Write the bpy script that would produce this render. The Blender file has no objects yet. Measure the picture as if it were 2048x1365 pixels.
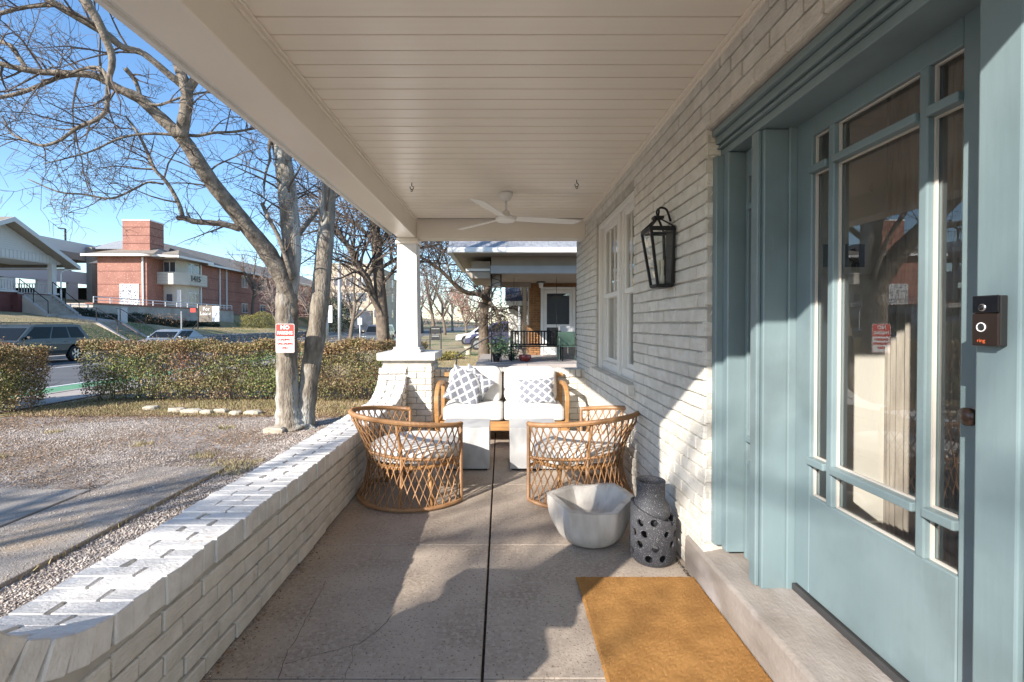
import bpy, math, random
import numpy as np
from mathutils import Vector, Matrix
random.seed(7); RNG = np.random.default_rng(7)
SC = bpy.context.scene
COL = SC.collection
rad = math.radians

# ------------------------------------------------------------------ camera
EYE = 1.38
cam_d = bpy.data.cameras.new('camera'); cam = bpy.data.objects.new('camera', cam_d); COL.objects.link(cam)
cam.location = (0, 0, EYE)
PITCH = 0.7
cam.rotation_euler = (rad(90 - PITCH), 0, 0)
cam_d.sensor_width = 36; cam_d.lens = 960 / 2048 * 36
cam_d.shift_x = 21 / 2048; cam_d.shift_y = -(34.5 - 960 * math.tan(rad(PITCH))) / 2048
cam_d.clip_start = 0.05; cam_d.clip_end = 2000
SC.camera = cam

# ------------------------------------------------------------------ light
SUN_TRAVEL = Vector((1.0, 1.226, -0.77)).normalized()
to_sun = -SUN_TRAVEL
elev = math.asin(to_sun.z); azim = math.atan2(to_sun.x, to_sun.y)
world = bpy.data.worlds.new('World'); SC.world = world; world.use_nodes = True
wn = world.node_tree.nodes; wl = world.node_tree.links
sky = wn.new('ShaderNodeTexSky'); sky.sky_type = 'NISHITA'; sky.sun_disc = False
sky.sun_elevation = elev; sky.sun_rotation = azim
sky.altitude = 200; sky.air_density = 1.0; sky.dust_density = 0.35; sky.ozone_density = 2.6
hs_ = wn.new('ShaderNodeHueSaturation'); hs_.inputs['Saturation'].default_value = 1.12; hs_.inputs['Value'].default_value = .97
wl.new(sky.outputs[0], hs_.inputs['Color']); wl.new(hs_.outputs[0], wn['Background'].inputs['Color'])
wn['Background'].inputs['Strength'].default_value = 0.135
sun_d = bpy.data.lights.new('sun', 'SUN'); sun_d.energy = 4.4; sun_d.angle = rad(0.53); sun_d.color = (1.0, 0.93, 0.84)
sun = bpy.data.objects.new('sun', sun_d); COL.objects.link(sun)
sun.rotation_euler = SUN_TRAVEL.to_track_quat('-Z', 'Y').to_euler(); sun.location = (-20, -25, 18)
SC.view_settings.view_transform = 'Standard'; SC.view_settings.look = 'None'
SC.view_settings.exposure = 1.18; SC.view_settings.gamma = 1.0
SC.view_settings.use_curve_mapping = False
SC.cycles.max_bounces = 8; SC.cycles.diffuse_bounces = 5; SC.cycles.transparent_max_bounces = 12
SC.cycles.glossy_bounces = 4

def P(px, py, Y):
    return Vector(((px - 1003) / 960 * Y, Y, EYE - (py - 648) / 960 * Y))

# ------------------------------------------------------------------ materials
MATS = {}
def mat(name, c1, c2=None, scale=6.0, rough=0.7, bump=0.0, bscale=60.0, bdist=0.004, metal=0.0, spec=0.5,
        stretch=(1, 1, 1), rnd=0.0, island=0.0, speck=None, speck_scale=200.0, speck_lo=0.62, contrast=(0.35, 0.65),
        c3=None, c3scale=1.5, c3range=(0.5, 0.7), detail=5.0, coat=0.0, sheen=0.0, alpha=1.0, bstretch=None, transl=0.0):
    m = bpy.data.materials.new(name); m.use_nodes = True
    nt = m.node_tree; N = nt.nodes; L = nt.links
    b = N['Principled BSDF']
    b.inputs['Roughness'].default_value = rough; b.inputs['Metallic'].default_value = metal
    b.inputs['Specular IOR Level'].default_value = spec
    if coat: b.inputs['Coat Weight'].default_value = coat; b.inputs['Coat Roughness'].default_value = 0.08
    if sheen: b.inputs['Sheen Weight'].default_value = sheen
    geo = N.new('ShaderNodeNewGeometry')
    mp = N.new('ShaderNodeMapping'); mp.inputs['Scale'].default_value = stretch
    L.new(geo.outputs['Position'], mp.inputs['Vector'])
    col = None
    def noise(sc, vec=mp, det=detail):
        n = N.new('ShaderNodeTexNoise'); n.inputs['Scale'].default_value = sc; n.inputs['Detail'].default_value = det
        L.new(vec.outputs[0], n.inputs['Vector']); return n
    def ramp(sock, lo, hi):
        r = N.new('ShaderNodeMapRange'); r.inputs['From Min'].default_value = lo; r.inputs['From Max'].default_value = hi
        r.clamp = True; L.new(sock, r.inputs['Value']); return r.outputs[0]
    def mix(f, a, bb):
        x = N.new('ShaderNodeMix'); x.data_type = 'RGBA'
        if isinstance(f, float): x.inputs[0].default_value = f
        else: L.new(f, x.inputs[0])
        for s, v in ((6, a), (7, bb)):
            if isinstance(v, tuple): x.inputs[s].default_value = (*v, 1)
            else: L.new(v, x.inputs[s])
        return x.outputs[2]
    col = c1
    if c2: col = mix(ramp(noise(scale).outputs[0], *contrast), c1, c2)
    if c3: col = mix(ramp(noise(c3scale, det=4).outputs[0], *c3range), col, c3)
    if speck:
        col = mix(ramp(noise(speck_scale, det=1).outputs[0], speck_lo, speck_lo + 0.06), col, speck)
    if rnd or island:
        hs = N.new('ShaderNodeHueSaturation')
        if isinstance(col, tuple): hs.inputs['Color'].default_value = (*col, 1)
        else: L.new(col, hs.inputs['Color'])
        if island: src = geo.outputs['Random Per Island']; a = island
        else:
            oi = N.new('ShaderNodeObjectInfo'); src = oi.outputs['Random']; a = rnd
        r = N.new('ShaderNodeMapRange'); r.inputs['To Min'].default_value = 1 - a; r.inputs['To Max'].default_value = 1 + a
        L.new(src, r.inputs['Value']); L.new(r.outputs[0], hs.inputs['Value'])
        col = hs.outputs[0]
    if isinstance(col, tuple): b.inputs['Base Color'].default_value = (*col, 1)
    else: L.new(col, b.inputs['Base Color'])
    if bump:
        bp = N.new('ShaderNodeBump'); bp.inputs['Strength'].default_value = bump; bp.inputs['Distance'].default_value = bdist
        v = mp
        if bstretch:
            v = N.new('ShaderNodeMapping'); v.inputs['Scale'].default_value = bstretch; L.new(geo.outputs['Position'], v.inputs['Vector'])
        L.new(noise(bscale, v).outputs[0], bp.inputs['Height']); L.new(bp.outputs[0], b.inputs['Normal'])
    MATS[name] = m
    return m

def glass_mat(name, tint=(0.95, 0.97, 0.96), refl=1.0, base=0.0):
    """thin pane: clear sheet with a mirror reflection that grows at grazing angles"""
    m = bpy.data.materials.new(name); m.use_nodes = True
    N = m.node_tree.nodes; L = m.node_tree.links; N.remove(N['Principled BSDF'])
    t = N.new('ShaderNodeBsdfTransparent'); t.inputs[0].default_value = (*tint, 1)
    g = N.new('ShaderNodeBsdfGlossy'); g.inputs['Roughness'].default_value = 0.0; g.inputs[0].default_value = (1, 1, 1, 1)
    ge = N.new('ShaderNodeNewGeometry'); dp = N.new('ShaderNodeVectorMath'); dp.operation = 'DOT_PRODUCT'
    L.new(ge.outputs['Normal'], dp.inputs[0]); L.new(ge.outputs['Incoming'], dp.inputs[1])
    def mth(op, a, b=None):
        n = N.new('ShaderNodeMath'); n.operation = op; n.use_clamp = False
        for i, q in ((0, a), (1, b)):
            if q is None: continue
            if isinstance(q, float): n.inputs[i].default_value = q
            else: L.new(q, n.inputs[i])
        return n.outputs[0]
    one = mth('SUBTRACT', 1.0, mth('ABSOLUTE', dp.outputs['Value']))          # Schlick reflectance of one face, four faces' worth for double glazing
    sch = mth('MULTIPLY_ADD', mth('POWER', one, 5.0), .96); sch.node.inputs[2].default_value = .04
    mr = sch.node.outputs[0].node
    fin = N.new('ShaderNodeMath'); fin.operation = 'MULTIPLY_ADD'; fin.inputs[1].default_value = 1.9 * refl; fin.inputs[2].default_value = base; fin.use_clamp = True
    L.new(sch, fin.inputs[0]); mr = fin
    x = N.new('ShaderNodeMixShader'); L.new(mr.outputs[0], x.inputs[0]); L.new(t.outputs[0], x.inputs[1]); L.new(g.outputs[0], x.inputs[2])
    L.new(x.outputs[0], N['Material Output'].inputs[0])
    MATS[name] = m; return m

mat('white_brick', (.70, .665, .60), (.60, .565, .50), scale=12, rough=.75, bump=.9, bscale=42, bdist=.009, rnd=.05, bstretch=(1, 1, 2.2), c3=(.40, .35, .28), c3scale=9, c3range=(.68, .8))
mat('white_mortar', (.50, .47, .42), (.38, .35, .305), scale=9, rough=.85, bump=.6, bscale=90)
mat('cap_brick', (.74, .72, .69), (.62, .60, .57), scale=16, rough=.7, bump=.6, bscale=60, bdist=.007, rnd=.05, bstretch=(1, 1.6, 1), c3=(.40, .33, .26), c3scale=11, c3range=(.69, .78))
mat('dent_mortar', (.30, .25, .20), (.48, .44, .38), scale=20, rough=.9, bump=.8, bscale=80)
mat('white_paint', (.74, .72, .68), (.70, .68, .64), scale=3, rough=.42, bump=.05, bscale=40)
mat('ceiling_paint', (.83, .755, .655), (.79, .715, .62), scale=2, rough=.33, bump=.04, bscale=25, rnd=.012)
mat('groove', (.12, .10, .08))
mat('column_paint', (.68, .665, .64), (.64, .625, .60), scale=4, rough=.45, bump=.05, bscale=30)
mat('blue_paint', (.155, .213, .228), (.18, .24, .255), scale=2.5, rough=.38, bump=.22, bscale=60, bdist=.003, bstretch=(1, 1, .12), c3=(.125, .165, .172), c3scale=3.2, c3range=(.5, .8))
mat('blue_caulk', (.42, .49, .50), rough=.5)
mat('floor_concrete', (.46, .385, .315), (.29, .235, .185), scale=3.2, rough=.78, bump=.6, bscale=95, bdist=.004, speck=(.20, .155, .12), speck_scale=75, speck_lo=.63, c3=(.43, .36, .295), c3scale=45, c3range=(.46, .64), contrast=(.3, .7), detail=9)
mat('joint', (.04, .032, .027), (.10, .08, .06), scale=60, rough=1)
mat('crack', (.10, .08, .065), rough=1)
mat('stoop_concrete', (.36, .32, .285), (.19, .16, .135), scale=5, rough=.75, bump=.7, bscale=70, bdist=.005, c3=(.42, .39, .385), c3scale=3.4, c3range=(.5, .7), stretch=(1.3, .7, 1), detail=6, contrast=(.2, .8))
mat('threshold_black', (.03, .03, .03), (.05, .05, .05), rough=.5, bump=.2, bscale=200)
mat('coir', (.42, .22, .075), (.30, .15, .05), scale=7, rough=1, bump=.8, bscale=420, bdist=.005, speck=(.30, .14, .03), speck_scale=330, speck_lo=.63, spec=.1)
mat('coir_bristle', (.44, .24, .085), rough=1, island=.3, spec=.1)
mat('rubber', (.02, .02, .02), rough=.7)
mat('rattan', (.35, .19, .085), (.22, .105, .042), scale=14, rough=.5, bump=.3, bscale=120, island=.25)
mat('rattan_wrap', (.37, .205, .095), (.28, .135, .052), scale=10, rough=.45, bump=.3, bscale=90, island=.15)
mat('teak', (.46, .245, .095), (.34, .17, .062), scale=6, rough=.45, stretch=(1, 1, 6), bump=.15, bscale=60)
mat('white_fabric', (.64, .62, .59), (.59, .57, .54), scale=8, rough=.9, bump=.25, bscale=350, bdist=.002, sheen=.2)
mat('marble', (.52, .52, .51), (.42, .42, .425), scale=3.2, rough=.35, c3=(.27, .27, .28), c3scale=5.5, c3range=(.54, .8), stretch=(1, 1, .5))
mat('stone_bowl', (.60, .56, .51), (.44, .405, .36), scale=5, rough=.62, bump=.35, bscale=22, bdist=.006, stretch=(2.5, 2.5, .7), c3=(.42, .38, .34), c3scale=7, c3range=(.58, .72))
mat('speckled_ceramic', (.045, .046, .052), (.035, .035, .042), rough=.7, bump=.3, bscale=150, speck=(.40, .40, .41), speck_scale=290, speck_lo=.645)
mat('black_metal', (.012, .012, .013), rough=.5, metal=.0, spec=.3)
mat('iron', (.035, .033, .032), rough=.6)
mat('silver_metal', (.55, .55, .56), rough=.35, metal=1)
mat('bark', (.27, .23, .18), (.13, .105, .08), scale=7, contrast=(.38, .66), detail=8, rough=.95, bump=1.0, bscale=20, bdist=.03, stretch=(1.6, 1.6, .55), c3=(.42, .41, .37), c3scale=2, c3range=(.5, .65), bstretch=(1.5, 1.5, .5), speck=(.17, .145, .115), speck_scale=17, speck_lo=.64)
mat('bark_limb', (.24, .20, .155), (.105, .085, .065), scale=9, contrast=(.38, .66), detail=8, rough=.95, bump=1.0, bscale=26, bdist=.02)
mat('bark_dark', (.20, .155, .115), (.12, .092, .07), scale=9, rough=.95, bump=.8, bscale=25, bdist=.02, bstretch=(1, 1, .4))
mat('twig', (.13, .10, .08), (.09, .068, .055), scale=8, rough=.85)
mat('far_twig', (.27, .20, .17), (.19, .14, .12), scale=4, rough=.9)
mat('red_twig', (.36, .19, .13), (.27, .16, .12), scale=2, rough=.9)
mat('soil', (.19, .155, .12), (.12, .095, .07), scale=8, rough=1, bump=.9, bscale=50, bdist=.02)
mat('yard_gravel', (.44, .39, .35), (.28, .235, .20), scale=11, rough=.95, bump=1, bscale=75, bdist=.015, c3=(.235, .17, .115), c3scale=1.1, c3range=(.43, .56), speck=(.13, .10, .08), speck_scale=55, speck_lo=.57, stretch=(1, 1.0, 1))
mat('pebble', (.52, .455, .40), (.32, .265, .225), scale=9, rough=.85, island=.35)
mat('dry_leaf', (.30, .19, .105), (.22, .13, .07), scale=3, rough=.85, island=.45)
mat('old_concrete', (.36, .325, .285), (.26, .225, .19), scale=2, rough=.9, bump=.3, bscale=150, bdist=.004, speck=(.22, .19, .16), speck_scale=90, speck_lo=.6)
mat('pebble_concrete', (.34, .295, .25), (.25, .205, .165), scale=2.2, rough=.95, bump=.9, bscale=110, bdist=.008, speck=(.46, .42, .38), speck_scale=100, speck_lo=.58, c3=(.34, .25, .16), c3scale=1.3, c3range=(.52, .7))
mat('lawn', (.36, .28, .16), (.25, .20, .10), scale=1.2, rough=1, bump=.8, bscale=30, bdist=.03, c3=(.075, .115, .03), c3scale=.25, c3range=(.5, .62), speck=(.33, .26, .14), speck_scale=9, speck_lo=.55)
mat('grass_blade', (.25, .22, .09), (.45, .35, .20), scale=1.3, rough=.9, island=.4)
mat('asphalt', (.085, .085, .09), (.115, .113, .115), scale=.7, rough=.9, bump=.3, bscale=60, stretch=(.4, 2, 1))
mat('bike_green', (.10, .27, .14), (.14, .31, .18), scale=3, rough=.85)
mat('road_white', (.70, .70, .68), rough=.8)
mat('sidewalk', (.42, .37, .33), (.36, .31, .27), scale=1.5, rough=.9, bump=.2, bscale=60)
mat('hedge_leaf', (.17, .165, .055), (.30, .20, .10), scale=1.6, rough=.6, island=.5, c3=(.27, .125, .07), c3scale=1.1, c3range=(.56, .66), contrast=(.42, .6))
mat('hedge_green', (.19, .235, .065), (.13, .16, .045), scale=3, rough=.55, island=.4)
mat('hedge_top', (.33, .20, .10), (.25, .20, .08), scale=3, rough=.6, island=.5)
mat('evergreen', (.022, .035, .018), (.035, .045, .02), scale=2, rough=.7, island=.4)
mat('yellow_shrub', (.24, .20, .05), (.16, .15, .045), scale=2, rough=.7, island=.4)
mat('red_brick', (.31, .15, .112), (.25, .115, .088), scale=.9, rough=.9, speck=(.40, .20, .155), speck_scale=6, speck_lo=.60)
mat('dark_red_brick', (.13, .045, .04), (.10, .035, .032), scale=4, rough=.9)
mat('orange_brick', (.30, .155, .065), (.23, .11, .045), scale=7, rough=.9, rnd=.2, bump=.3)
mat('orange_mortar', (.30, .22, .14), rough=1)
mat('cream_siding', (.52, .49, .42), (.48, .45, .38), scale=2, rough=.7)
mat('far_white', (.52, .525, .52), (.53, .53, .52), scale=1, rough=.7)
mat('roof_shingle', (.26, .22, .175), (.20, .17, .14), scale=2, rough=.95, stretch=(.5, .5, 3), speck=(.14, .12, .10), speck_scale=6)
mat('roof_grey', (.30, .31, .33), (.20, .21, .23), scale=7, rough=.95, bump=.4, bscale=40, stretch=(3, .8, .8), speck=(.12, .12, .13), speck_scale=30)
mat('roof_dark', (.06, .06, .07), (.09, .09, .10), scale=3, rough=.95)
mat('terrace_wall', (.46, .43, .38), (.33, .30, .26), scale=1.2, rough=.95)
mat('garage_concrete', (.30, .26, .22), (.25, .215, .18), scale=.5, rough=.9)
mat('garage_white', (.55, .56, .56), rough=.8)
mat('dark_inside', (.03, .03, .032), rough=.9)
mat('beige_block', (.50, .42, .31), (.44, .37, .27), scale=.5, rough=.9)
mat('far_glass', (.05, .06, .075), (.09, .10, .12), scale=.8, rough=.12, spec=.8)
mat('window_frame', (.66, .66, .64), rough=.5)
mat('field_stone', (.36, .35, .33), (.20, .20, .20), scale=3.5, rough=.95, bump=.6, bscale=8, bdist=.03, speck=(.09, .09, .09), speck_scale=5, speck_lo=.6)
mat('limestone', (.50, .45, .36), (.40, .34, .26), scale=8, rough=.9, bump=.6, bscale=20, bdist=.02)
mat('taupe_trim', (.33, .285, .235), (.29, .25, .205), scale=3, rough=.7)
mat('trim_white', (.72, .72, .70), (.66, .66, .64), scale=4, rough=.6)
mat('grey_beam', (.38, .40, .42), (.34, .36, .38), scale=3, rough=.7)
mat('porch_slab', (.40, .36, .33), (.33, .29, .27), scale=2, rough=.85, bump=.2)
mat('red_glaze', (.34, .05, .035), (.26, .04, .03), rough=.2, spec=.7)
mat('green_metal', (.045, .085, .065), rough=.45)
mat('black_pot', (.015, .017, .02), rough=.3)
mat('plant_leaf', (.08, .17, .06), (.16, .25, .14), scale=5, rough=.5, island=.5)
mat('sign_white', (.78, .78, .77), rough=.4)
mat('sign_red', (.62, .045, .03), rough=.4)
mat('sign_black', (.02, .02, .02), rough=.5)
mat('sign_brown', (.16, .13, .10), rough=.5)
mat('car_grey', (.028, .037, .041), (.033, .043, .047), rough=.4, metal=.2, coat=.35)
mat('car_silver', (.22, .26, .30), rough=.4, metal=.3, coat=.4)
mat('car_white', (.70, .70, .70), rough=.3, coat=.8)
mat('car_purple', (.055, .06, .12), rough=.3, metal=.3, coat=.8)
mat('car_dark', (.05, .055, .065), rough=.3, coat=.8)
mat('car_glass', (.010, .013, .016), rough=.1, spec=.12)
mat('tyre', (.018, .018, .018), rough=.8)
mat('alloy', (.50, .50, .51), rough=.3, metal=.9)
mat('taillight', (.45, .02, .02), rough=.2)
mat('headlight', (.7, .7, .7), rough=.1)
mat('black_plastic', (.02, .02, .02), rough=.45)
mat('room_wall', (.60, .56, .50), (.54, .50, .45), scale=1, rough=.8)
mat('room_white', (.50, .46, .41), rough=.6)
mat('room_floor', (.075, .04, .022), (.05, .028, .016), scale=3, rough=.35, stretch=(8, 1, 1))
mat('drape', (.36, .315, .27), (.24, .205, .175), scale=12, rough=.95, stretch=(3, 3, .3))
mat('sheer', (.55, .50, .44), rough=.9)
mat('bronze', (.10, .07, .06), rough=.28, metal=.85)
mat('gloss_black', (.008, .008, .010), rough=.07, spec=.8)
mat('ring_white', (.85, .85, .88), rough=.3)
mat('orange_print', (.80, .16, .05), rough=.5)
mat('fan_white', (.80, .78, .74), rough=.45)
mat('candle', (.60, .55, .45), rough=.5)
mat('galvanised', (.42, .43, .44), (.36, .37, .38), scale=6, rough=.5, metal=.4)
mat('handrail_rust', (.14, .09, .075), rough=.6)
mat('mosaic_white', (.62, .62, .60), (.52, .53, .54), scale=8, rough=.4)
mat('mosaic_blue', (.07, .10, .155), rough=.4)
mat('mosaic_orange', (.45, .22, .07), rough=.4)
glass_mat('door_glass', refl=1.1, base=.02)
glass_mat('clear_glass', refl=.8)

def mosaic_pillow_mat():
    """printed fabric: pale lozenges with a wobbly outline on slate grey, in the cushion's own UV space"""
    m = bpy.data.materials.new('lattice_print'); m.use_nodes = True
    N = m.node_tree.nodes; L = m.node_tree.links; b = N['Principled BSDF']; b.inputs['Roughness'].default_value = .9
    uv = N.new('ShaderNodeUVMap'); sep = N.new('ShaderNodeSeparateXYZ'); 
    ns = N.new('ShaderNodeTexNoise'); ns.inputs['Scale'].default_value = 45
    L.new(uv.outputs[0], ns.inputs['Vector'])
    mx = N.new('ShaderNodeVectorMath'); mx.operation = 'MULTIPLY_ADD'; mx.inputs[1].default_value = (.06, .06, 0)
    L.new(ns.outputs[1], mx.inputs[0]); L.new(uv.outputs[0], mx.inputs[2]); L.new(mx.outputs[0], sep.inputs[0])
    def M(op, a, bb):
        n = N.new('ShaderNodeMath'); n.operation = op
        for i, v in ((0, a), (1, bb)):
            if v is None: continue
            if isinstance(v, (int, float)): n.inputs[i].default_value = v
            else: L.new(v, n.inputs[i])
        return n.outputs[0]
    u = M('MULTIPLY', sep.outputs[0], 3.6); v = M('MULTIPLY', sep.outputs[1], 3.0)
    def tri(s):
        return M('MULTIPLY', M('ABSOLUTE', M('SUBTRACT', M('FRACT', s, None), .5), None), 2.0)
    a = tri(M('ADD', u, v)); c = tri(M('SUBTRACT', u, v))
    f = M('MAXIMUM', M('GREATER_THAN', a, .74), M('GREATER_THAN', c, .74))
    x = N.new('ShaderNodeMix'); x.data_type = 'RGBA'; L.new(f, x.inputs[0])
    x.inputs[6].default_value = (.17, .18, .215, 1); x.inputs[7].default_value = (.55, .56, .58, 1)
    L.new(x.outputs[2], b.inputs['Base Color'])
    MATS['lattice_print'] = m
mosaic_pillow_mat()

# ------------------------------------------------------------------ building helpers
ORG = {}
def props(o, label=None, cat=None, group=None, kind=None):
    if label: o['label'] = label
    if cat: o['category'] = cat
    if group: o['group'] = group
    if kind: o['kind'] = kind
    return o
def thing(name, loc, label, cat, group=None, kind=None, rotz=0.0):
    o = bpy.data.objects.new(name, None); COL.objects.link(o); o.location = loc; o.rotation_euler = (0, 0, rotz)
    o.empty_display_size = .1; ORG[o.name] = Vector(loc)
    return props(o, label, cat, group, kind)
def org(parent): return ORG[parent.name] if parent else Vector((0, 0, 0))
def link_mesh(name, me, parent=None, loc=None):
    o = bpy.data.objects.new(name, me); COL.objects.link(o)
    if parent: o.parent = parent
    if loc is not None: o.location = Vector(loc) - org(parent)
    ORG[o.name] = Vector(loc) if loc is not None else org(parent)
    return o

class MB:
    def __init__(s): s.v = []; s.f = []; s.fm = []; s.m = 0
    def add(s, vs, fs):
        n = len(s.v); s.v += [tuple(x) for x in vs]
        for f in fs: s.f.append(tuple(i + n for i in f)); s.fm.append(s.m)
        return s
    def box(s, x0, x1, y0, y1, z0, z1):
        return s.add([(x0, y0, z0), (x1, y0, z0), (x1, y1, z0), (x0, y1, z0), (x0, y0, z1), (x1, y0, z1), (x1, y1, z1), (x0, y1, z1)],
                     [(0, 3, 2, 1), (4, 5, 6, 7), (0, 1, 5, 4), (1, 2, 6, 5), (2, 3, 7, 6), (3, 0, 4, 7)])
    def obox(s, c, ax, ay, az):
        c = Vector(c); ax, ay, az = Vector(ax), Vector(ay), Vector(az)
        vs = [c + sx * ax + sy * ay + sz * az for sz in (-1, 1) for sx, sy in ((-1, -1), (1, -1), (1, 1), (-1, 1))]
        fs = [(0, 3, 2, 1), (4, 5, 6, 7), (0, 1, 5, 4), (1, 2, 6, 5), (2, 3, 7, 6), (3, 0, 4, 7)]
        if ax.cross(ay).dot(az) < 0: fs = [f[::-1] for f in fs]
        return s.add(vs, fs)
    def bar(s, a, b, w, h, up=(0, 0, 1)):
        a, b = Vector(a), Vector(b); d = b - a; u = Vector(up)
        x = d.cross(u)
        if x.length < 1e-6: x = Vector((1, 0, 0))
        x.normalize(); y = x.cross(d).normalized()
        return s.obox((a + b) / 2, x * w / 2, d / 2, y * h / 2)
    def tube(s, pts, r, n=8, cap=True, closed=False):
        pts = [Vector(p) for p in pts]; k = len(pts)
        rs = r if isinstance(r, (list, tuple)) else [r] * k
        t0 = (pts[1] - pts[0]).normalized()
        ref = Vector((0, 0, 1)) if abs(t0.z) < .9 else Vector((1, 0, 0))
        x = t0.cross(ref).normalized(); base = len(s.v); vs = []
        for i, p in enumerate(pts):
            if closed: t = (pts[(i + 1) % k] - pts[i - 1])
            else: t = pts[min(i + 1, k - 1)] - pts[max(i - 1, 0)]
            if t.length < 1e-9: t = t0
            t.normalize(); x = (x - t * x.dot(t))
            if x.length < 1e-6: x = t.orthogonal()
            x.normalize(); y = t.cross(x)
            for j in range(n):
                a = 2 * math.pi * j / n; vs.append(p + (x * math.cos(a) + y * math.sin(a)) * rs[i])
        fs = []
        for i in range(k if closed else k - 1):
            i2 = (i + 1) % k
            for j in range(n):
                j2 = (j + 1) % n; fs.append((i * n + j, i * n + j2, i2 * n + j2, i2 * n + j))
        if cap and not closed:
            fs.append(tuple(range(n))[::-1]); fs.append(tuple((k - 1) * n + j for j in range(n)))
        return s.add(vs, fs)
    def lathe(s, c, prof, n=24, ax='z', cap=True):
        c = Vector(c); vs = []
        for r, h in prof:
            for j in range(n):
                a = 2 * math.pi * j / n; u, v = r * math.cos(a), r * math.sin(a)
                vs.append(c + (Vector((u, v, h)) if ax == 'z' else Vector((h, u, v)) if ax == 'x' else Vector((v, h, u))))
        fs = [(i * n + j, i * n + (j + 1) % n, (i + 1) * n + (j + 1) % n, (i + 1) * n + j) for i in range(len(prof) - 1) for j in range(n)]
        if cap:
            fs.append(tuple(range(n))[::-1]); fs.append(tuple((len(prof) - 1) * n + j for j in range(n)))
        return s.add(vs, fs)
    def prism(s, poly, d):
        """closed polygon of 3D points extruded by vector d"""
        d = Vector(d); n = len(poly); vs = [Vector(p) for p in poly] + [Vector(p) + d for p in poly]
        fs = [tuple(range(n))[::-1], tuple(range(n, 2 * n))] + [(i, (i + 1) % n, n + (i + 1) % n, n + i) for i in range(n)]
        nrm = Vector((0, 0, 0))
        for i in range(n): nrm += vs[i].cross(vs[(i + 1) % n])
        if nrm.dot(d) < 0: fs = [f[::-1] for f in fs]
        return s.add(vs, fs)
    def mesh(s, name, mats, o=Vector((0, 0, 0)), smooth=False):
        me = bpy.data.meshes.new(name)
        me.from_pydata([(x - o.x, y - o.y, z - o.z) for x, y, z in s.v], [], s.f)
        if isinstance(mats, str): mats = [mats]
        for m in mats: me.materials.append(MATS[m])
        if len(mats) > 1: me.polygons.foreach_set('material_index', s.fm)
        if smooth: me.polygons.foreach_set('use_smooth', [True] * len(s.f))
        me.update(); return me
    def build(s, name, mats, parent=None, smooth=False, bevel=0.0, seg=2, **kw):
        me = s.mesh(name, mats, org(parent), smooth)
        o = link_mesh(name, me, parent)
        if bevel:
            b = o.modifiers.new('bevel', 'BEVEL'); b.width = bevel; b.segments = seg; b.limit_method = 'ANGLE'; b.angle_limit = rad(40)
            if smooth is None: pass
        return props(o, **kw) if kw else o

def np_mesh(name, verts, faces, mats, parent=None, fm=None, smooth=False, **kw):
    """verts (n,3), faces (m,k) numpy"""
    me = bpy.data.meshes.new(name); o0 = org(parent)
    verts = np.asarray(verts, dtype=np.float32) - np.array(o0, dtype=np.float32); faces = np.asarray(faces, dtype=np.int32)
    m, k = faces.shape
    me.vertices.add(len(verts)); me.vertices.foreach_set('co', verts.ravel())
    me.loops.add(m * k); me.loops.foreach_set('vertex_index', faces.ravel())
    me.polygons.add(m); me.polygons.foreach_set('loop_start', np.arange(0, m * k, k, dtype=np.int32))
    try: me.polygons.foreach_set('loop_total', np.full(m, k, dtype=np.int32))
    except Exception: pass
    for x in ([mats] if isinstance(mats, str) else mats): me.materials.append(MATS[x])
    if fm is not None: me.polygons.foreach_set('material_index', np.asarray(fm, dtype=np.int32))
    if smooth: me.polygons.foreach_set('use_smooth', np.ones(m, dtype=bool))
    me.update(calc_edges=True); me.validate()
    o = link_mesh(name, me, parent); return props(o, **kw)

def rand_frames(n, up=0.0):
    a = RNG.normal(size=(n, 3)); a[:, 2] *= (1 - up); a /= np.linalg.norm(a, axis=1)[:, None]
    b = RNG.normal(size=(n, 3)); b -= (a * b).sum(1)[:, None] * a; b /= np.linalg.norm(b, axis=1)[:, None]
    return a, b
def leaves(name, pts, size, mats, parent=None, aspect=.55, flat=0.0, fm=None, **kw):
    """small folded leaf faces (2 triangles sharing a midrib = 1 bent quad) at pts"""
    pts = np.asarray(pts); n = len(pts); a, b = rand_frames(n, flat)
    sz = (size * RNG.uniform(.6, 1.3, n))[:, None]
    if flat: 
        a[:, 2] *= .4; b[:, 2] *= .4
    v = np.stack([pts - a * sz * .5, pts + b * sz * .5 * aspect, pts + a * sz * .5, pts - b * sz * .5 * aspect], 1).reshape(-1, 3)
    f = np.arange(4 * n).reshape(-1, 4)
    return np_mesh(name, v, f, mats, parent, fm, **kw)
def pebbles(name, pts, size, m, parent=None, **kw):
    pts = np.asarray(pts); n = len(pts)
    oct_v = np.array([(1, 0, 0), (-1, 0, 0), (0, 1, 0), (0, -1, 0), (0, 0, 1), (0, 0, -1)], float)
    oct_f = np.array([(0, 2, 4), (2, 1, 4), (1, 3, 4), (3, 0, 4), (2, 0, 5), (1, 2, 5), (3, 1, 5), (0, 3, 5)])
    sc = (size * RNG.lognormal(0, .35, n))[:, None, None] * RNG.uniform(.6, 1.2, (n, 6, 3)) * np.array([1, 1, .6])
    th = RNG.uniform(0, 2 * np.pi, n); c, s = np.cos(th), np.sin(th)
    v = oct_v[None] * sc; vx = v[..., 0] * c[:, None] - v[..., 1] * s[:, None]; vy = v[..., 0] * s[:, None] + v[..., 1] * c[:, None]
    v = np.stack([vx, vy, v[..., 2]], -1) + pts[:, None]
    f = oct_f[None] + (np.arange(n) * 6)[:, None, None]
    return np_mesh(name, v.reshape(-1, 3), f.reshape(-1, 3), m, parent, **kw)

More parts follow.
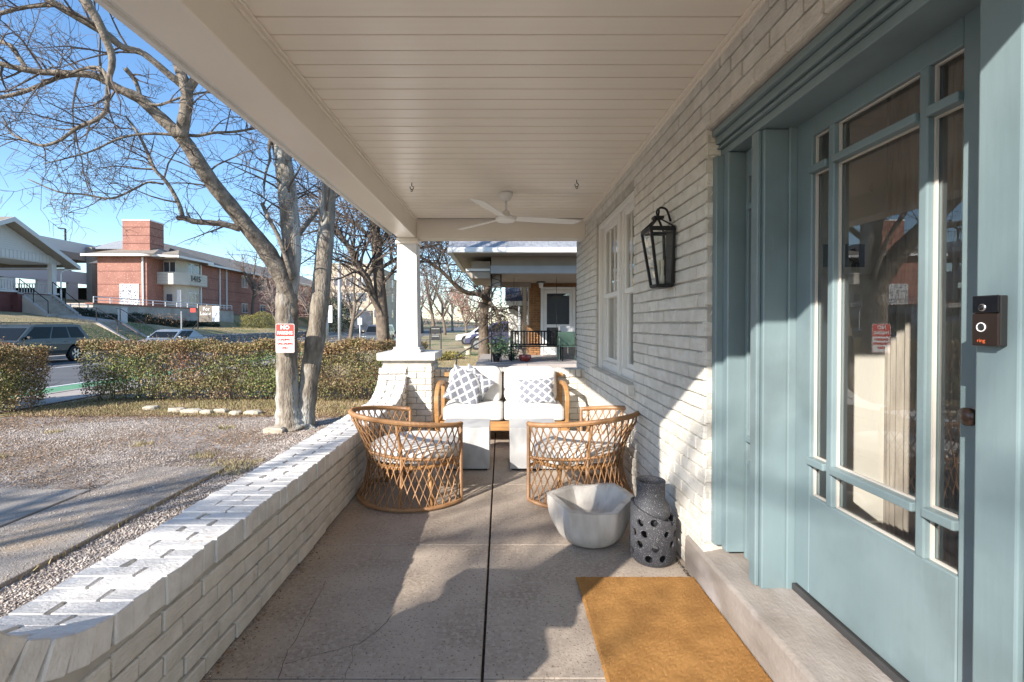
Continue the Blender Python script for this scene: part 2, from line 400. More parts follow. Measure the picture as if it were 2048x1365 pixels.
def brick_mesh(name, m, seed, ch=(.02, .06, .06), rough=.004, dims=(.2, .05, .067)):
    """unit brick (-.5..+.5 each way) with chamfered, slightly uneven edges; ch and rough in metres over dims"""
    r = random.Random(seed); mb = MB(); vs = []; idx = {}
    for sx in (-1, 1):
        for sy in (-1, 1):
            for sz in (-1, 1):
                base = [q * .5 + r.uniform(-rough, rough) * .5 / dd for q, dd in zip((sx, sy, sz), dims)]
                for k in range(3):
                    p = list(base)
                    for q in range(3):
                        if q != k: p[q] -= (sx, sy, sz)[q] * ch * r.uniform(.7, 1.3) / dims[q]
                    idx[(sx, sy, sz, k)] = len(vs); vs.append(p)
    fs = []
    def quad(k, s):
        o = [q for q in range(3) if q != k]; out = []
        for a, b in ((-1, -1), (1, -1), (1, 1), (-1, 1)):
            key = [0, 0, 0]; key[k] = s; key[o[0]] = a; key[o[1]] = b; out.append(idx[(*key, k)])
        return out
    for k in range(3):
        for s in (-1, 1): fs.append(quad(k, s))
    for k in range(3):
        o = [q for q in range(3) if q != k]
        for a in (-1, 1):
            for b in (-1, 1):
                out = []
                for e, kk in ((-1, o[0]), (-1, o[1]), (1, o[1]), (1, o[0])):
                    key = [0, 0, 0]; key[k] = e; key[o[0]] = a; key[o[1]] = b; out.append(idx[(*key, kk)])
                fs.append(out)
    for sx in (-1, 1):
        for sy in (-1, 1):
            for sz in (-1, 1): fs.append([idx[(sx, sy, sz, k)] for k in range(3)])
    V = [Vector(v) for v in vs]; ff = []
    for f in fs:
        c = sum((V[i] for i in f), Vector()) / len(f); nn = (V[f[1]] - V[f[0]]).cross(V[f[2]] - V[f[0]])
        ff.append(tuple(f) if nn.dot(c) > 0 else tuple(f[::-1]))
    mb.add(vs, ff); return mb.mesh(name, m), (vs, ff)
BR = {}
def brick_for(d, m, name='brick', ch=.004, rough=.004):
    """one of five shared bricks whose chamfer suits these proportions"""
    key = (m, name, tuple(round(x / .045) for x in (min(d[0], .25), min(d[1], .25), d[2])), ch)
    if key not in BR: BR[key] = [brick_mesh(name, m, 100 + i, ch, rough, d) for i in range(5)]
    return random.choice(BR[key])

def lay(recs, m, parent, limit=290, name='brick', merged_name='brickwork', ch=.004, rough=.004):
    """recs = (centre, (lx,ly,lz), tilt about X). Nearest pieces become objects, the rest one part."""
    recs = sorted(recs, key=lambda r: (Vector(r[0]) - cam.location).length)
    for c, d, t in recs[:limit]:
        me, _ = brick_for(d, m, name, ch, rough)
        o = bpy.data.objects.new(name, me); COL.objects.link(o); o.parent = parent
        o.location = Vector(c) - org(parent); o.scale = d; o.rotation_euler = (t, 0, 0)
    rest = recs[limit:]
    if rest:
        mb = MB()
        for c, d, t in rest:
            _, (vs, fs) = brick_for(d, m, name, ch, rough); R = Matrix.Rotation(t, 3, 'X')
            mb.add([Vector(c) + R @ Vector((v[0] * d[0], v[1] * d[1], v[2] * d[2])) for v in vs], fs)
        mb.build(merged_name, m, parent, kind='stuff')

def course(u0, u1, z, row, L=.215, gap=.009, jit=.0):
    """bricks (ua, ub) of one running-bond course between u0 and u1"""
    out = []; u = u0 - (L / 2 if row % 2 else 0)
    while u < u1 - 1e-4:
        a, b = max(u, u0) + gap / 2, min(u + L, u1) - gap / 2
        if b - a > .03: out.append((a, b))
        u += L
    return out

def bez(pts, n=6):
    """Catmull-Rom through points"""
    pts = [Vector(p) for p in pts]; P_ = [pts[0] * 2 - pts[1]] + pts + [pts[-1] * 2 - pts[-2]]; out = []
    for i in range(1, len(P_) - 2):
        p0, p1, p2, p3 = P_[i - 1:i + 3]
        for k in range(n):
            t = k / n
            out.append(.5 * ((2 * p1) + (p2 - p0) * t + (2 * p0 - 5 * p1 + 4 * p2 - p3) * t * t + (3 * p1 - p0 - 3 * p2 + p3) * t ** 3))
    out.append(pts[-1]); return out

def text_part(txt, size, m, parent, origin, xdir, updir, name='lettering', align='CENTER', extrude=.001, xs=1.0, bold=0.0, space=1.0):
    c = bpy.data.curves.new('t', 'FONT'); c.body = txt; c.size = size; c.align_x = align; c.align_y = 'CENTER'; c.extrude = extrude
    c.resolution_u = 2; c.offset = bold; c.space_character = space
    t = bpy.data.objects.new('t', c); COL.objects.link(t); bpy.context.view_layer.update()
    me = bpy.data.meshes.new_from_object(t.evaluated_get(bpy.context.evaluated_depsgraph_get()))
    bpy.data.objects.remove(t); bpy.data.curves.remove(c)
    x = Vector(xdir).normalized() * xs; y = Vector(updir).normalized(); z = x.cross(y).normalized()
    M = Matrix((x, y, z)).transposed()
    o0 = Vector(origin) - org(parent)
    for v in me.vertices: v.co = M @ v.co + o0
    me.materials.clear(); me.materials.append(MATS[m]); me.name = name
    return link_mesh(name, me, parent)
# ================================================================== STRUCTURE: ground, road, floor
GZ = -.37
XB = [(-200, 14.0), (-70, 6.2), (-45, 3.3), (-36, 2.6), (-31, 2.0), (-27, 1.5), (-25.0, .35), (-24.6, .10), (-24.5, -.30), (-23.0, -.32), (-22.8, -.55), (-11.2, -.55), (-11.0, -.345), (-9.9, -.36), (-9.3, -.37), (3, -.37), (200, -.37)]
def gz(X, Y):
    if X < -25:
        f = 1 - .62 * min(1, max(0, (Y - 34.5) / 8)); z_ = next(za + (zb - za) * (X - a) / (b - a) for (a, za), (b, zb) in zip(XB, XB[1:]) if a <= X <= b)
        return .3 + (z_ - .3) * f if X > -34 else z_
    for (a, za), (b, zb) in zip(XB, XB[1:]):
        if a <= X <= b: return za + (zb - za) * (X - a) / (b - a)
    return XB[-1][1]
xs = sorted(set([x for x, _ in XB] + list(np.linspace(-70, -25, 24)) + [-.0, 8, 30]))
ys = list(np.linspace(-40, 60, 60)) + [80, 120, 200, 400, 900]
vv = []; ff = []; fm = []
for y in ys:
    for x in xs:
        z = gz(x, y)
        if x < -25: z += .10 * math.sin(x * .7 + y * .35) + .05 * math.sin(y * .9)
        vv.append((x, y, z))
nx = len(xs)
for j in range(len(ys) - 1):
    for i in range(nx - 1):
        xm = (xs[i] + xs[i + 1]) / 2
        if -3.3 > xm > -9.5 or xm > -3.3 : pass
        ff.append((j * nx + i, j * nx + i + 1, (j + 1) * nx + i + 1, (j + 1) * nx + i)); fm.append(0 if xm < -9.3 or ys[j] > 12 else 1)
g = MB(); g.add(vv, ff); g.fm = fm
g.build('ground', ['lawn', 'yard_gravel'], kind='structure')
r = MB(); r.box(-22.8, -11.15, -40, 900, -.60, -.43); road = r.build('road', 'asphalt', kind='structure')
r = MB(); r.box(-12.75, -11.35, -40, 60, -.50, -.426); r.build('bike_lane', 'bike_green', road)
r = MB(); r.box(-12.95, -12.82, -40, 60, -.50, -.425); r.build('lane_line', 'road_white', road)
r = MB(); r.box(-18.4, -18.28, -40, 120, -.5, -.425); r.build('lane_line', 'road_white', road)
def strip_slabs(name, x0, x1, z, m, y0, y1, step):
    s = MB(); s.box(x0, x1, y0, y1, z - .25, z - .012); b = s.build(name, 'old_concrete', kind='structure')
    base = MB(); base.box(x0, x1, 0, step - .015, -.1, 0); me = base.mesh('paving_slab', m)
    y = y0
    while y < y1:
        o = bpy.data.objects.new('paving_slab', me); COL.objects.link(o); o.parent = b; o.location = (0, y, z); y += step
strip_slabs('sidewalk', -11.0, -9.75, -.335, 'sidewalk', 2, 40, 1.4)
strip_slabs('far_sidewalk', -24.35, -23.0, -.28, 'sidewalk', 8, 90, 1.5)
k = MB(); k.box(-11.15, -11.005, -40, 120, -.6, -.32); k.build('kerb', 'sidewalk', kind='structure', bevel=.02)
k = MB(); k.box(-22.98, -22.8, -40, 200, -.6, -.27); k.build('far_kerb', 'sidewalk', kind='structure', bevel=.02)

# driveway slabs between house and yard
d = MB(); d.box(-4.22, -3.30, -2, 5.75, -.45, GZ + .035); d.build('driveway_strip', 'pebble_concrete', kind='structure', bevel=.01)
d = MB()
d.prism([(-4.25, -2, GZ - .05), (-4.25, 4.95, GZ - .05), (-6.2, 5.0, GZ - .05), (-9, 5.05, GZ - .05), (-9, -2, GZ - .05)], (0, 0, .088))
d.build('driveway_pad', 'old_concrete', kind='structure', bevel=.01)
# loose gravel and leaves (geometry nobody could count)
def pts_in(n, x0, x1, y0, y1, z):
    return np.stack([RNG.uniform(x0, x1, n), RNG.uniform(y0, y1, n), np.full(n, z)], 1)
a = pts_in(52000, -3.29, -1.5, 1.2, 8.5, GZ + .004)
b = pts_in(50000, -9.2, -3.3, 5.2, 9.4, GZ + .004); 
nz = np.sin(b[:, 0] * 1.3 + np.sin(b[:, 1] * 1.1) * 1.5) * np.sin(b[:, 1] * 1.9 + b[:, 0] * .6) + RNG.normal(0, .45, len(b))
b = b[nz > -.35]
pebbles('gravel', np.concatenate([a, b]), .0085, 'pebble', kind='stuff')
c = np.concatenate([pts_in(9000, -4.2, -3.3, 1.5, 5.7, GZ + .037), pts_in(2500, -7.5, -4.3, 3.2, 5.0, GZ + .04), pts_in(9000, -6.5, -3.3, 4.75, 5.9, GZ + .038)]); pebbles('fine_gravel', c, .004, 'pebble', kind='stuff')
l = pts_in(30000, -9.3, -1.6, 5.0, 9.9, GZ + .016)
w = np.sin(l[:, 0] * 1.3 + np.sin(l[:, 1] * 1.1) * 1.5) * np.sin(l[:, 1] * 1.9 + l[:, 0] * .6)
l = l[(w + RNG.normal(0, .3, len(l)) < -.12) | (l[:, 1] > 8.7 + .35 * np.sin(l[:, 0]))]
leaves('leaf_litter', l, .036, 'dry_leaf', flat=.6, kind='stuff')
l = np.concatenate([pts_in(16000, -10, -1.3, 9.2, 12.2, GZ + .02), pts_in(9000, -1.3, 1.0, 6.6, 12.4, GZ + .02), pts_in(5000, -9.4, -1.5, 8.9, 9.4, GZ + .02)])
leaves('fallen_leaves', l, .045, 'dry_leaf', flat=.4, kind='stuff')
# grass / ivy between the houses
def blades(name, pts, h, m, **kw):
    n = len(pts); th = RNG.uniform(0, 2 * np.pi, n); d = np.stack([np.cos(th), np.sin(th), np.zeros(n)], 1) * .006
    tip = pts + np.stack([RNG.normal(0, h * .4, n), RNG.normal(0, h * .4, n), h * RNG.uniform(.5, 1.2, n)], 1)
    v = np.stack([pts - d, pts + d, tip], 1).reshape(-1, 3); return np_mesh(name, v, np.arange(3 * n).reshape(-1, 3), m, **kw)
gp = np.concatenate([pts_in(22000, -9.4, -1.7, 9.0, 11.2, GZ), pts_in(14000, -5, 1.2, 11, 26, GZ), pts_in(260, -3.33, -3.27, 1.5, 5.9, GZ + .0), pts_in(500, -3.6, -3.0, 5.5, 6.1, GZ)] + [np.column_stack([RNG.normal(x_, .09, 90), RNG.normal(y_, .07, 90), np.full(90, GZ)]) for x_, y_ in ((-3.9, 6.3), (-2.6, 6.6), (-5.2, 6.9), (-6.6, 6.2), (-2.4, 4.4), (-4.6, 8.0), (-7.2, 7.7))])
blades('grass', gp, .06, 'grass_blade', kind='stuff')
n = 9000
ivy = np.stack([RNG.uniform(-2.3, 1.3, n), RNG.uniform(6.9, 12.2, n), GZ + np.abs(RNG.normal(0, .13, n))], 1); 
leaves('ground_cover', ivy, .055, ['hedge_leaf', 'hedge_green'], fm=(RNG.random(n) < .4).astype(int), kind='stuff')
hl = np.stack([RNG.uniform(-31, -25, 26000), RNG.uniform(18, 60, 26000)], 1); hl = np.column_stack([hl, [gz(x, y) for x, y in hl]])
blades('lawn_grass', hl, .10, 'grass_blade', kind='stuff')

# porch floor: slabs with a dark joint between them
fl = thing('porch_floor', (0, 3, 0), None, None, kind='structure')
b = MB(); b.box(-1.52, 1.35, .02, 6.5, -.40, -.022); b.build('floor_base', 'joint', fl)
yj = [.03, .72, 1.85, 2.98, 4.11, 5.24, 6.38]
for y0, y1 in zip(yj, yj[1:]):
    for x0, x1 in ((-1.47, -.081), (-.069, 1.33)):
        s = MB(); s.box(x0, x1, y0 + .003, y1 - .003, -.06, 0); s.build('floor_slab', 'floor_concrete', fl, bevel=.003, seg=1)
def crack(px):
    pts = [Vector(((x - 1003) / 960 * (Y := 960 * EYE / (y - 648)), Y, .0012)) for x, y in px]
    fine = []
    for a, b in zip(pts, pts[1:]):
        for t in (0, .25, .5, .75): fine.append(a.lerp(b, t) + Vector((random.uniform(-.006, .006), random.uniform(-.006, .006), 0)))
    fine.append(pts[-1]); mb = MB(); vs = []
    for i, p in enumerate(fine):
        w = .0014 * random.uniform(.5, 1.3); t = (fine[min(i + 1, len(fine) - 1)] - fine[max(i - 1, 0)]).normalized(); q = Vector((-t.y, t.x, 0)) * w
        vs += [p - q, p + q]
    mb.add(vs, [(2 * i, 2 * i + 2, 2 * i + 3, 2 * i + 1) for i in range(len(fine) - 1)])
    mb.build('crack', 'crack', fl)
crack([(650, 1165), (628, 1212), (603, 1255), (575, 1305), (552, 1364)])
crack([(790, 1228), (752, 1268), (722, 1290), (702, 1297), (640, 1312), (566, 1334)])
crack([(702, 1297), (700, 1330), (688, 1364)])
sg_ = np.stack([1.032 - np.abs(RNG.normal(0, .010, 900)), RNG.uniform(1.2, 2.9, 900), np.full(900, .003)], 1); pebbles('step_grit', sg_, .0035, 'joint', kind='stuff')
# grit gathered along the base of the low wall
gr = np.stack([RNG.uniform(-1.17, -1.02, 900) ** 1, RNG.uniform(1.6, 3.4, 900), np.full(900, .003)], 1)
gr[:, 0] = -1.165 + np.abs(RNG.normal(0, .035, 900)); pebbles('floor_grit', gr, .003, 'pebble', kind='stuff')
gl = np.stack([-1.16 + np.abs(RNG.normal(0, .04, 160)), RNG.uniform(1.6, 3.2, 160), np.full(160, .006)], 1)
leaves('leaf_crumbs', gl, .02, 'dry_leaf', flat=.6, kind='stuff')
g2 = np.stack([RNG.uniform(-1, .9, 260), RNG.uniform(1.4, 4, 260), np.full(260, .001)], 1); pebbles('stray_grit', g2, .002, 'pebble', kind='stuff')

# ================================================================== THE HOUSE
house = thing('brick_house', (1.3, 3, 0), 'white painted brick house with blue front door and panelled porch ceiling', 'house')
XW = 1.06; ZC = EYE + 1.32; C = .077; BL = .215
WY0, WY1, WZ0, WZ1 = 3.85, 5.39, .90, 2.48        # window opening
OY0, OY1, OZ = .62, 2.49, 2.375                    # door opening
# mortar backing
w = MB()
w.box(XW + .009, XW + .25, OY1 + .004, WY0, -.4, 2.75)
w.box(XW + .009, XW + .25, WY0, WY1, -.4, WZ0 - .002); w.box(XW + .009, XW + .25, WY0, WY1, WZ1 + .002, 2.75)
w.box(XW + .009, XW + .25, WY1, 6.765, -.4, 2.75)
w.box(XW + .009, XW + .25, OY0, OY1 + .004, OZ + .004, 2.75); w.box(XW + .004, XW + .25, -1.5, OY0, -.4, 2.75)
wall = w.build('wall', 'white_mortar', house)
recs = []
row = 0; z = 0.0
rng = random.Random(3)
def wall_ok(a, b, z0, z1): return True
while z < ZC + .06:
    z1 = z + C
    spans = [(OY1, 6.77)] if z1 <= OZ + .02 else [(OY0, 6.77)]
    out = []
    for a, b in spans:
        if z1 > WZ0 + .005 and z < WZ1 - .005: out += [(a, WY0), (WY1, b)]
        else: out.append((a, b))
    for a, b in out:
        for u, v in course(a, b, z, row + 0, BL):
            dx = rng.uniform(-.002, .003)
            zz = z + C / 2 + rng.uniform(-.0015, .0015)
            recs.append(((XW + .02 + dx, (u + v) / 2, zz), (.05, v - u, C - .010), 0.0))
    z = z1; row += 1
# corner return of the door opening (faces the camera)
z = .24; row = 0
while z < OZ - .05:
    recs.append(((XW + .095, OY1 + .022, z + C / 2), (.09 if row % 2 else .19, .05, C - .01), 0)); z += C; row += 1
lay(recs, 'white_brick', wall, 296)
# far corner face of house wall (seen from a step aside)
# brick window sill: sloping rowlocks
sill = MB(); sill.box(XW - .01, XW + .14, WY0 - .06, WY1 + .06, WZ0 - .09, WZ0 - .02); sl = sill.build('window_sill', 'white_mortar', house)
yy = WY0 - .06; recs = []
while yy < WY1 + .05:
    recs.append(((XW + .035, yy + .036, WZ0 - .05), (.19, .064, .085), 0)); yy += .072
lay(recs, 'white_brick', sl, 60)
# pair of sash windows
def sash_window(y0, y1, parent):
    wd = MB(); X = XW + .07
    wd.box(X, X + .06, y0, y0 + .055, WZ0, WZ1); wd.box(X, X + .06, y1 - .055, y1, WZ0, WZ1)
    wd.box(X, X + .06, y0 + .055, y1 - .055, WZ1 - .06, WZ1); wd.box(X, X + .06, y0 + .055, y1 - .055, WZ0, WZ0 + .07)
    win = wd.build('window', 'white_paint', parent, bevel=.004)
    mid = (WZ0 + WZ1) / 2 - .03
    for nm, z0, z1, xo in (('upper_sash', mid, WZ1 - .06, .012), ('lower_sash', WZ0 + .07, mid + .04, .036)):
        s = MB(); a, b = y0 + .055, y1 - .055; t = .045; Xs = X + xo
        s.box(Xs, Xs + .024, a, a + t, z0, z1); s.box(Xs, Xs + .024, b - t, b, z0, z1)
        s.box(Xs, Xs + .024, a + t, b - t, z1 - t, z1); s.box(Xs, Xs + .024, a + t, b - t, z0, z0 + t)
        if nm == 'upper_sash':
            for k in (1, 2):
                ym = a + t + (b - a - 2 * t) * k / 3; s.box(Xs + .004, Xs + .020, ym - .009, ym + .009, z0 + t, z1 - t)
        s.build(nm, 'white_paint', win, bevel=.003, seg=1)
        p = MB(); p.add([(Xs + .012, a + t, z0 + t), (Xs + .012, b - t, z0 + t), (Xs + .012, b - t, z1 - t), (Xs + .012, a + t, z1 - t)], [(0, 3, 2, 1)]); p.build('pane', 'clear_glass', win)
    cu = MB(); n = 40; vs = []
    for i in range(n + 1):
        y = y0 + .06 + (y1 - y0 - .12) * i / n; x = X + .12 + .012 * math.sin(i * 1.9)
        vs += [(x, y, WZ0 + .02), (x, y, WZ1 - .02)]
    cu.add(vs, [(2 * i, 2 * i + 2, 2 * i + 3, 2 * i + 1) for i in range(n)]); cu.build('curtain', 'sheer', win, smooth=True)
ymid = 4.56
sash_window(WY0 + .002, ymid - .04, house); sash_window(ymid + .04, WY1 - .002, house)
t = MB(); t.box(XW + .045, XW + .13, ymid - .04, ymid + .04, WZ0, WZ1)
t.box(XW + .028, XW + .068, WY0 + .002, WY0 + .05, WZ0, WZ1); t.box(XW + .028, XW + .068, WY1 - .05, WY1 - .002, WZ0, WZ1)
t.box(XW + .028, XW + .068, WY0 + .05, WY1 - .05, WZ1 - .05, WZ1 - .002); t.box(XW + .02, XW + .16, WY0 + .01, WY1 - .01, WZ0 - .018, WZ0 + .001)
t.build('window_casing', 'white_paint', house, bevel=.004)

# ---- porch ceiling
ce = MB(); ce.box(-1.40, 1.9, .25, 6.45, ZC + .012, ZC + .10); ceil = ce.build('ceiling', 'groove', house)
bw = .127
bm_ = MB(); y0, y1 = .0, bw
prof = [(0.0, .010), (.003, .0), (.040, -.0005), (.0625, .0), (.09, -.0005), (bw - .0085, .0), (bw - .0045, .010)]
vs = []; 
for x in (-1.085, 1.075):
    for py, pz in prof: vs.append((x, py, pz))
npf = len(prof)
bm_.add(vs, [(i, i + 1, npf + i + 1, npf + i) for i in range(npf - 1)])
bm_.box(-1.085, 1.075, .003, bw - .003, .0095, .0125)
bme = bm_.mesh('ceiling_board', 'ceiling_paint')
k = 0; y = .56
while y + bw < 6.12:
    o = bpy.data.objects.new('ceiling_board', bme); COL.objects.link(o); o.parent = ceil; o.location = Vector((0, y, ZC)) - org(ceil); y += bw
t = MB()
t.box(-1.08, -1.055, .56, 6.09, ZC - .012, ZC - .001); t.box(1.025, XW, .56, 6.09, ZC - .012, ZC - .001)
t.box(-1.08, -1.068, .56, 6.09, ZC - .035, ZC - .013); t.box(XW - .014, XW - .001, .56, 6.09, ZC - .03, ZC - .013)
t.build('ceiling_trim', 'ceiling_paint', house, bevel=.003)
# beams
ZB = EYE + 1.085
b = MB(); b.box(-1.31, -1.08, .39, 6.33, ZB, ZC + .02); b.build('beam', 'ceiling_paint', house, bevel=.006)
b = MB(); b.box(-1.079, XW + .0, 6.09, 6.33, ZB, ZC + .02); b.build('beam', 'ceiling_paint', house, bevel=.006)
b = MB(); b.box(-1.079, XW + .0, .39, .60, ZB, ZC + .02); b.build('beam', 'ceiling_paint', house, bevel=.006)
# roof over the porch
b = MB(); b.prism([(-1.62, 0, ZC + .02), (-1.62, 0, ZC + .14), (1.9, 0, ZC + 1.3), (3.2, 0, ZC + 1.3), (3.2, 0, ZC + .14), (1.9, 0, ZC + .14)], (0, 6.95, 0)); b.v = [(x, y - .0 + .12, z) for x, y, z in b.v]
b.build('roof', 'roof_grey', house)
b = MB(); b.box(-1.64, -1.61, .10, 7.08, ZC - .02, ZC + .15); b.box(-1.61, -1.31, .14, 7.04, ZC + .001, ZC + .019); b.build('eave_board', 'white_paint', house)
# house body behind (closes the room against light)
b = MB(); b.box(1.312, 6, 6.70, 6.765, -.4, 2.75); b.box(5.95, 6.0, -1.5, 6.70, -.4, 2.75); b.box(1.312, 5.95, -1.5, -1.44, -.4, 2.75); b.box(1.312, 6, -1.5, 6.765, 2.751, 2.80)
b.build('outer_wall', 'white_mortar', house)
b = MB(); b.box(1.45, 5.94, -1.43, 6.69, .10, .20); b.build('room_floor', 'room_floor', house)
b = MB(); b.box(1.42, 1.95, 2.38, 2.48, .205, 2.74); b.box(5.86, 5.94, -1.4, 6.6, .205, 2.74); b.box(1.95, 5.86, 4.4, 4.5, .205, 2.74); b.build('room_wall', 'room_wall', house)
b = MB(); b.box(1.40, 1.96, 2.355, 2.38, .205, .40); b.box(1.90, 1.945, 2.35, 2.378, .405, 2.4); b.build('room_trim', 'room_white', house)
def drape(y_of, x0, x1, z0, z1, m, amp=.05, freq=38, n=90):
    d = MB(); vs = []
    for i in range(n + 1):
        x = x0 + (x1 - x0) * i / n; a = math.sin((x - x0) * freq) * amp + .3 * amp * math.sin((x - x0) * freq * 2.3 + 1)
        vs += [(x, y_of(x) + a, z0), (x, y_of(x) + a * .8, z1)]
    d.add(vs, [(2 * i, 2 * i + 2, 2 * i + 3, 2 * i + 1) for i in range(n)]); return d.build('drape', m, house, smooth=True)
d = MB(); vs = []; n = 160
for i in range(n + 1):
    t_ = i / n; s_ = math.sin(t_ * 62) * .030 + math.sin(t_ * 141 + 1) * .010
    x, y = 1.87 - .13 * t_ - s_ * .97, 2.31 - .56 * t_ + s_ * .2
    vs += [(x, y, .215), (x * .996 + .007, y, 2.55)]
d.add(vs, [(2 * i, 2 * i + 2, 2 * i + 3, 2 * i + 1) for i in range(n)]); d.build('drape', 'drape', house, smooth=True)
drape(lambda x: 1.95 - (x - 2.6) * .5, 2.75, 3.15, .22, 2.55, 'sheer', .03, 50)
b = MB(); b.tube([(1.90, 2.37, 2.56), (1.72, 1.68, 2.56)], .014, 8); b.build('curtain_rod', 'black_metal', house)
pf = MB(); pf.box(1.52, 1.80, 2.335, 2.352, 1.62, 1.80); pic = pf.build('picture_frame', 'room_white', house); pf = MB(); pf.box(1.56, 1.76, 2.330, 2.334, 1.655, 1.765); pf.build('picture', 'far_glass', pic)

# ---- door and its frame
XF, XD, XS = 1.15, 1.285, 1.21
ZT = EYE + .90; ZS = .215
fr = MB()
# far casing of side light, step by step inwards (stops at head casing)
HB = EYE + .855
fr.box(1.09, 1.14, OY1 - .045, OY1 - .002, .245, HB - .002); fr.box(1.125, 1.26, OY1 - .10, OY1 - .047, .235, HB - .002)
# post between side light and door
PY0, PY1 = 2.11, 2.20
fr.box(XF, XD + .03, PY0, PY1, ZS - .01, HB - .002)
fr.box(XF - .02, XF - .001, PY0 + .018, PY1 - .018, ZS - .005, HB - .002)
fr.box(XD - .032, XD + .03, PY0 - .014, PY0 - .001, ZS - .005, ZT)
fr.build('door_post', 'blue_paint', house, bevel=.005)
fr = MB()
# near post (door bell side)
fr.box(XF, XD + .03, 1.065, 1.165, ZS - .01, HB - .002); fr.box(XF + .012, XD + .03, .66, 1.062, ZS - .01, HB - .002)
fr.box(XD - .032, XD + .03, 1.166, 1.178, ZS - .005, ZT)
fr.build('door_post', 'blue_paint', house, bevel=.005)
# head: stacked mouldings
fr = MB()
fr.box(1.085, 1.30, OY0 + .002, OY1 - .002, OZ - .035, OZ - .002)
fr.box(1.105, 1.30, OY0 + .002, OY1 - .002, OZ - .075, OZ - .037)
fr.box(1.12, 1.30, OY0 + .002, OY1 - .002, OZ - .088, OZ - .077)
fr.box(1.112, 1.30, OY0 + .002, OY1 - .002, OZ - .10, OZ - .09)
fr.box(1.13, 1.31, OY0 + .002, OY1 - .002, HB, OZ - .102)
fr.build('head_casing', 'blue_paint', house, bevel=.004)
fr = MB(); fr.box(XD - .02, XD + .05, 1.166, PY0 - .001, ZT, HB + .06); fr.build('head_jamb', 'blue_paint', house)

def leaf_door(nm, X, y0, y1, z0, z1, gy0, gy1, gz0, gz1, mu_y, mu_z, parent, th=.045, mt=.012):
    """panelled leaf with a glazed field split by bars. X = outer face"""
    s = MB()
    s.box(X, X + th, y0, gy0, z0, z1); s.box(X, X + th, gy1, y1, z0, z1)
    s.box(X, X + th, gy0, gy1, gz1, z1); s.box(X, X + th, gy0, gy1, z0, gz0)
    d = s.build(nm, 'blue_paint', parent, bevel=.005)
    w = .016
    for y in mu_y:
        bars = MB(); bars.box(X - mt * .3, X + th, y - w, y + w, gz0 - .002, gz1 + .002); bars.build('upright_bar', 'blue_paint', d, bevel=.005)
    edges = [gy0 - .003] + [q for y in mu_y for q in (y - w, y + w)] + [gy1 + .003]
    for zc in mu_z:
        for a, b in zip(edges[::2], edges[1::2]):
            bars = MB(); bars.box(X - mt * 1.3, X + th - .004, a + .001, b - .001, zc - .015, zc + .015)
            bars.build('cross_bar', 'blue_paint', d, bevel=.005)
    # caulk line: thin pale bead round each pane
    zc_ = [gz0] + mu_z + [gz1]
    for i, (a, b) in enumerate(zip([gy0] + [y + w for y in mu_y], [y - w for y in mu_y] + [gy1])):
        for j, (c, e) in enumerate(zip([gz0] + [z + .015 for z in mu_z], [z - .015 for z in mu_z] + [gz1])):
            p = MB(); p.add([(X + .028, a, c), (X + .028, b, c), (X + .028, b, e), (X + .028, a, e)], [(0, 3, 2, 1)]); p.build('pane', 'door_glass', d)
            q = MB(); t = .006
            q.box(X + .016, X + .0255, a, a + t, c, e); q.box(X + .016, X + .0255, b - t, b, c, e); q.box(X + .016, X + .0255, a + t, b - t, c, c + t); q.box(X + .016, X + .0255, a + t, b - t, e - t, e)
            q.build('glazing_bead', 'room_white', d)
    return d
door = leaf_door('front_door', XD, 1.18, PY0 - .016, ZS + .035, ZT - .006, 1.345, 1.995, EYE - .715, EYE + .775, [1.466, 1.875], [EYE - .57, EYE + .635], house)
b = MB(); b.box(XD - .012, XD + .05, 1.18, PY0 - .016, ZS - .0, ZS + .03); b.build('threshold', 'threshold_black', house, bevel=.004)
leaf_door('side_light', XS, PY1 + .001, OY1 - .102, .215, HB - .002, 2.222, 2.362, EYE - .68, EYE + .72, [], [EYE - .565, EYE + .57], house, th=.04, mt=.008)
# dark deadbolt rose
kb = MB(); kb.lathe((XD, 1.262, 1.135), [(.032, .0), (.034, -.012), (.028, -.022), (.016, -.03), (.016, -.045), (.024, -.05), (.024, -.062), (.006, -.066)], 24, 'x'); kb.build('door_lock', 'bronze', door, smooth=True)

# stoop
s = MB()
prof = [(1.04, 0, .0), (1.036, 0, .09), (1.04, 0, .172), (1.052, 0, .187), (1.15, 0, .205), (1.28, 0, .214), (1.34, 0, .214), (1.34, 0, 0)]
s.prism([(x, .3, z) for x, _, z in prof], (0, 2.405, 0)); 
stoop = s.build('door_step', 'stoop_concrete', house, bevel=.006)

# ================================================================== LOW WALL ALONG THE PORCH
YN, YS = 1.0, .50                      # face of the near pier, run of the near sweep
def swoop(t): return .43 * (1 - math.sqrt(max(0, 1 - t * t)))
def top(Y):
    if Y > 5.28: return .50 + swoop(min(1, (Y - 5.28) / .61))
    if Y < YN + YS: return .50 + swoop(min(1, (YN + YS - Y) / (YS - .005)))
    return .50
lw = thing('low_brick_wall', (-1.34, 3.3, GZ), 'low white brick wall with a rowlock cap that sweeps up to the piers', 'wall')
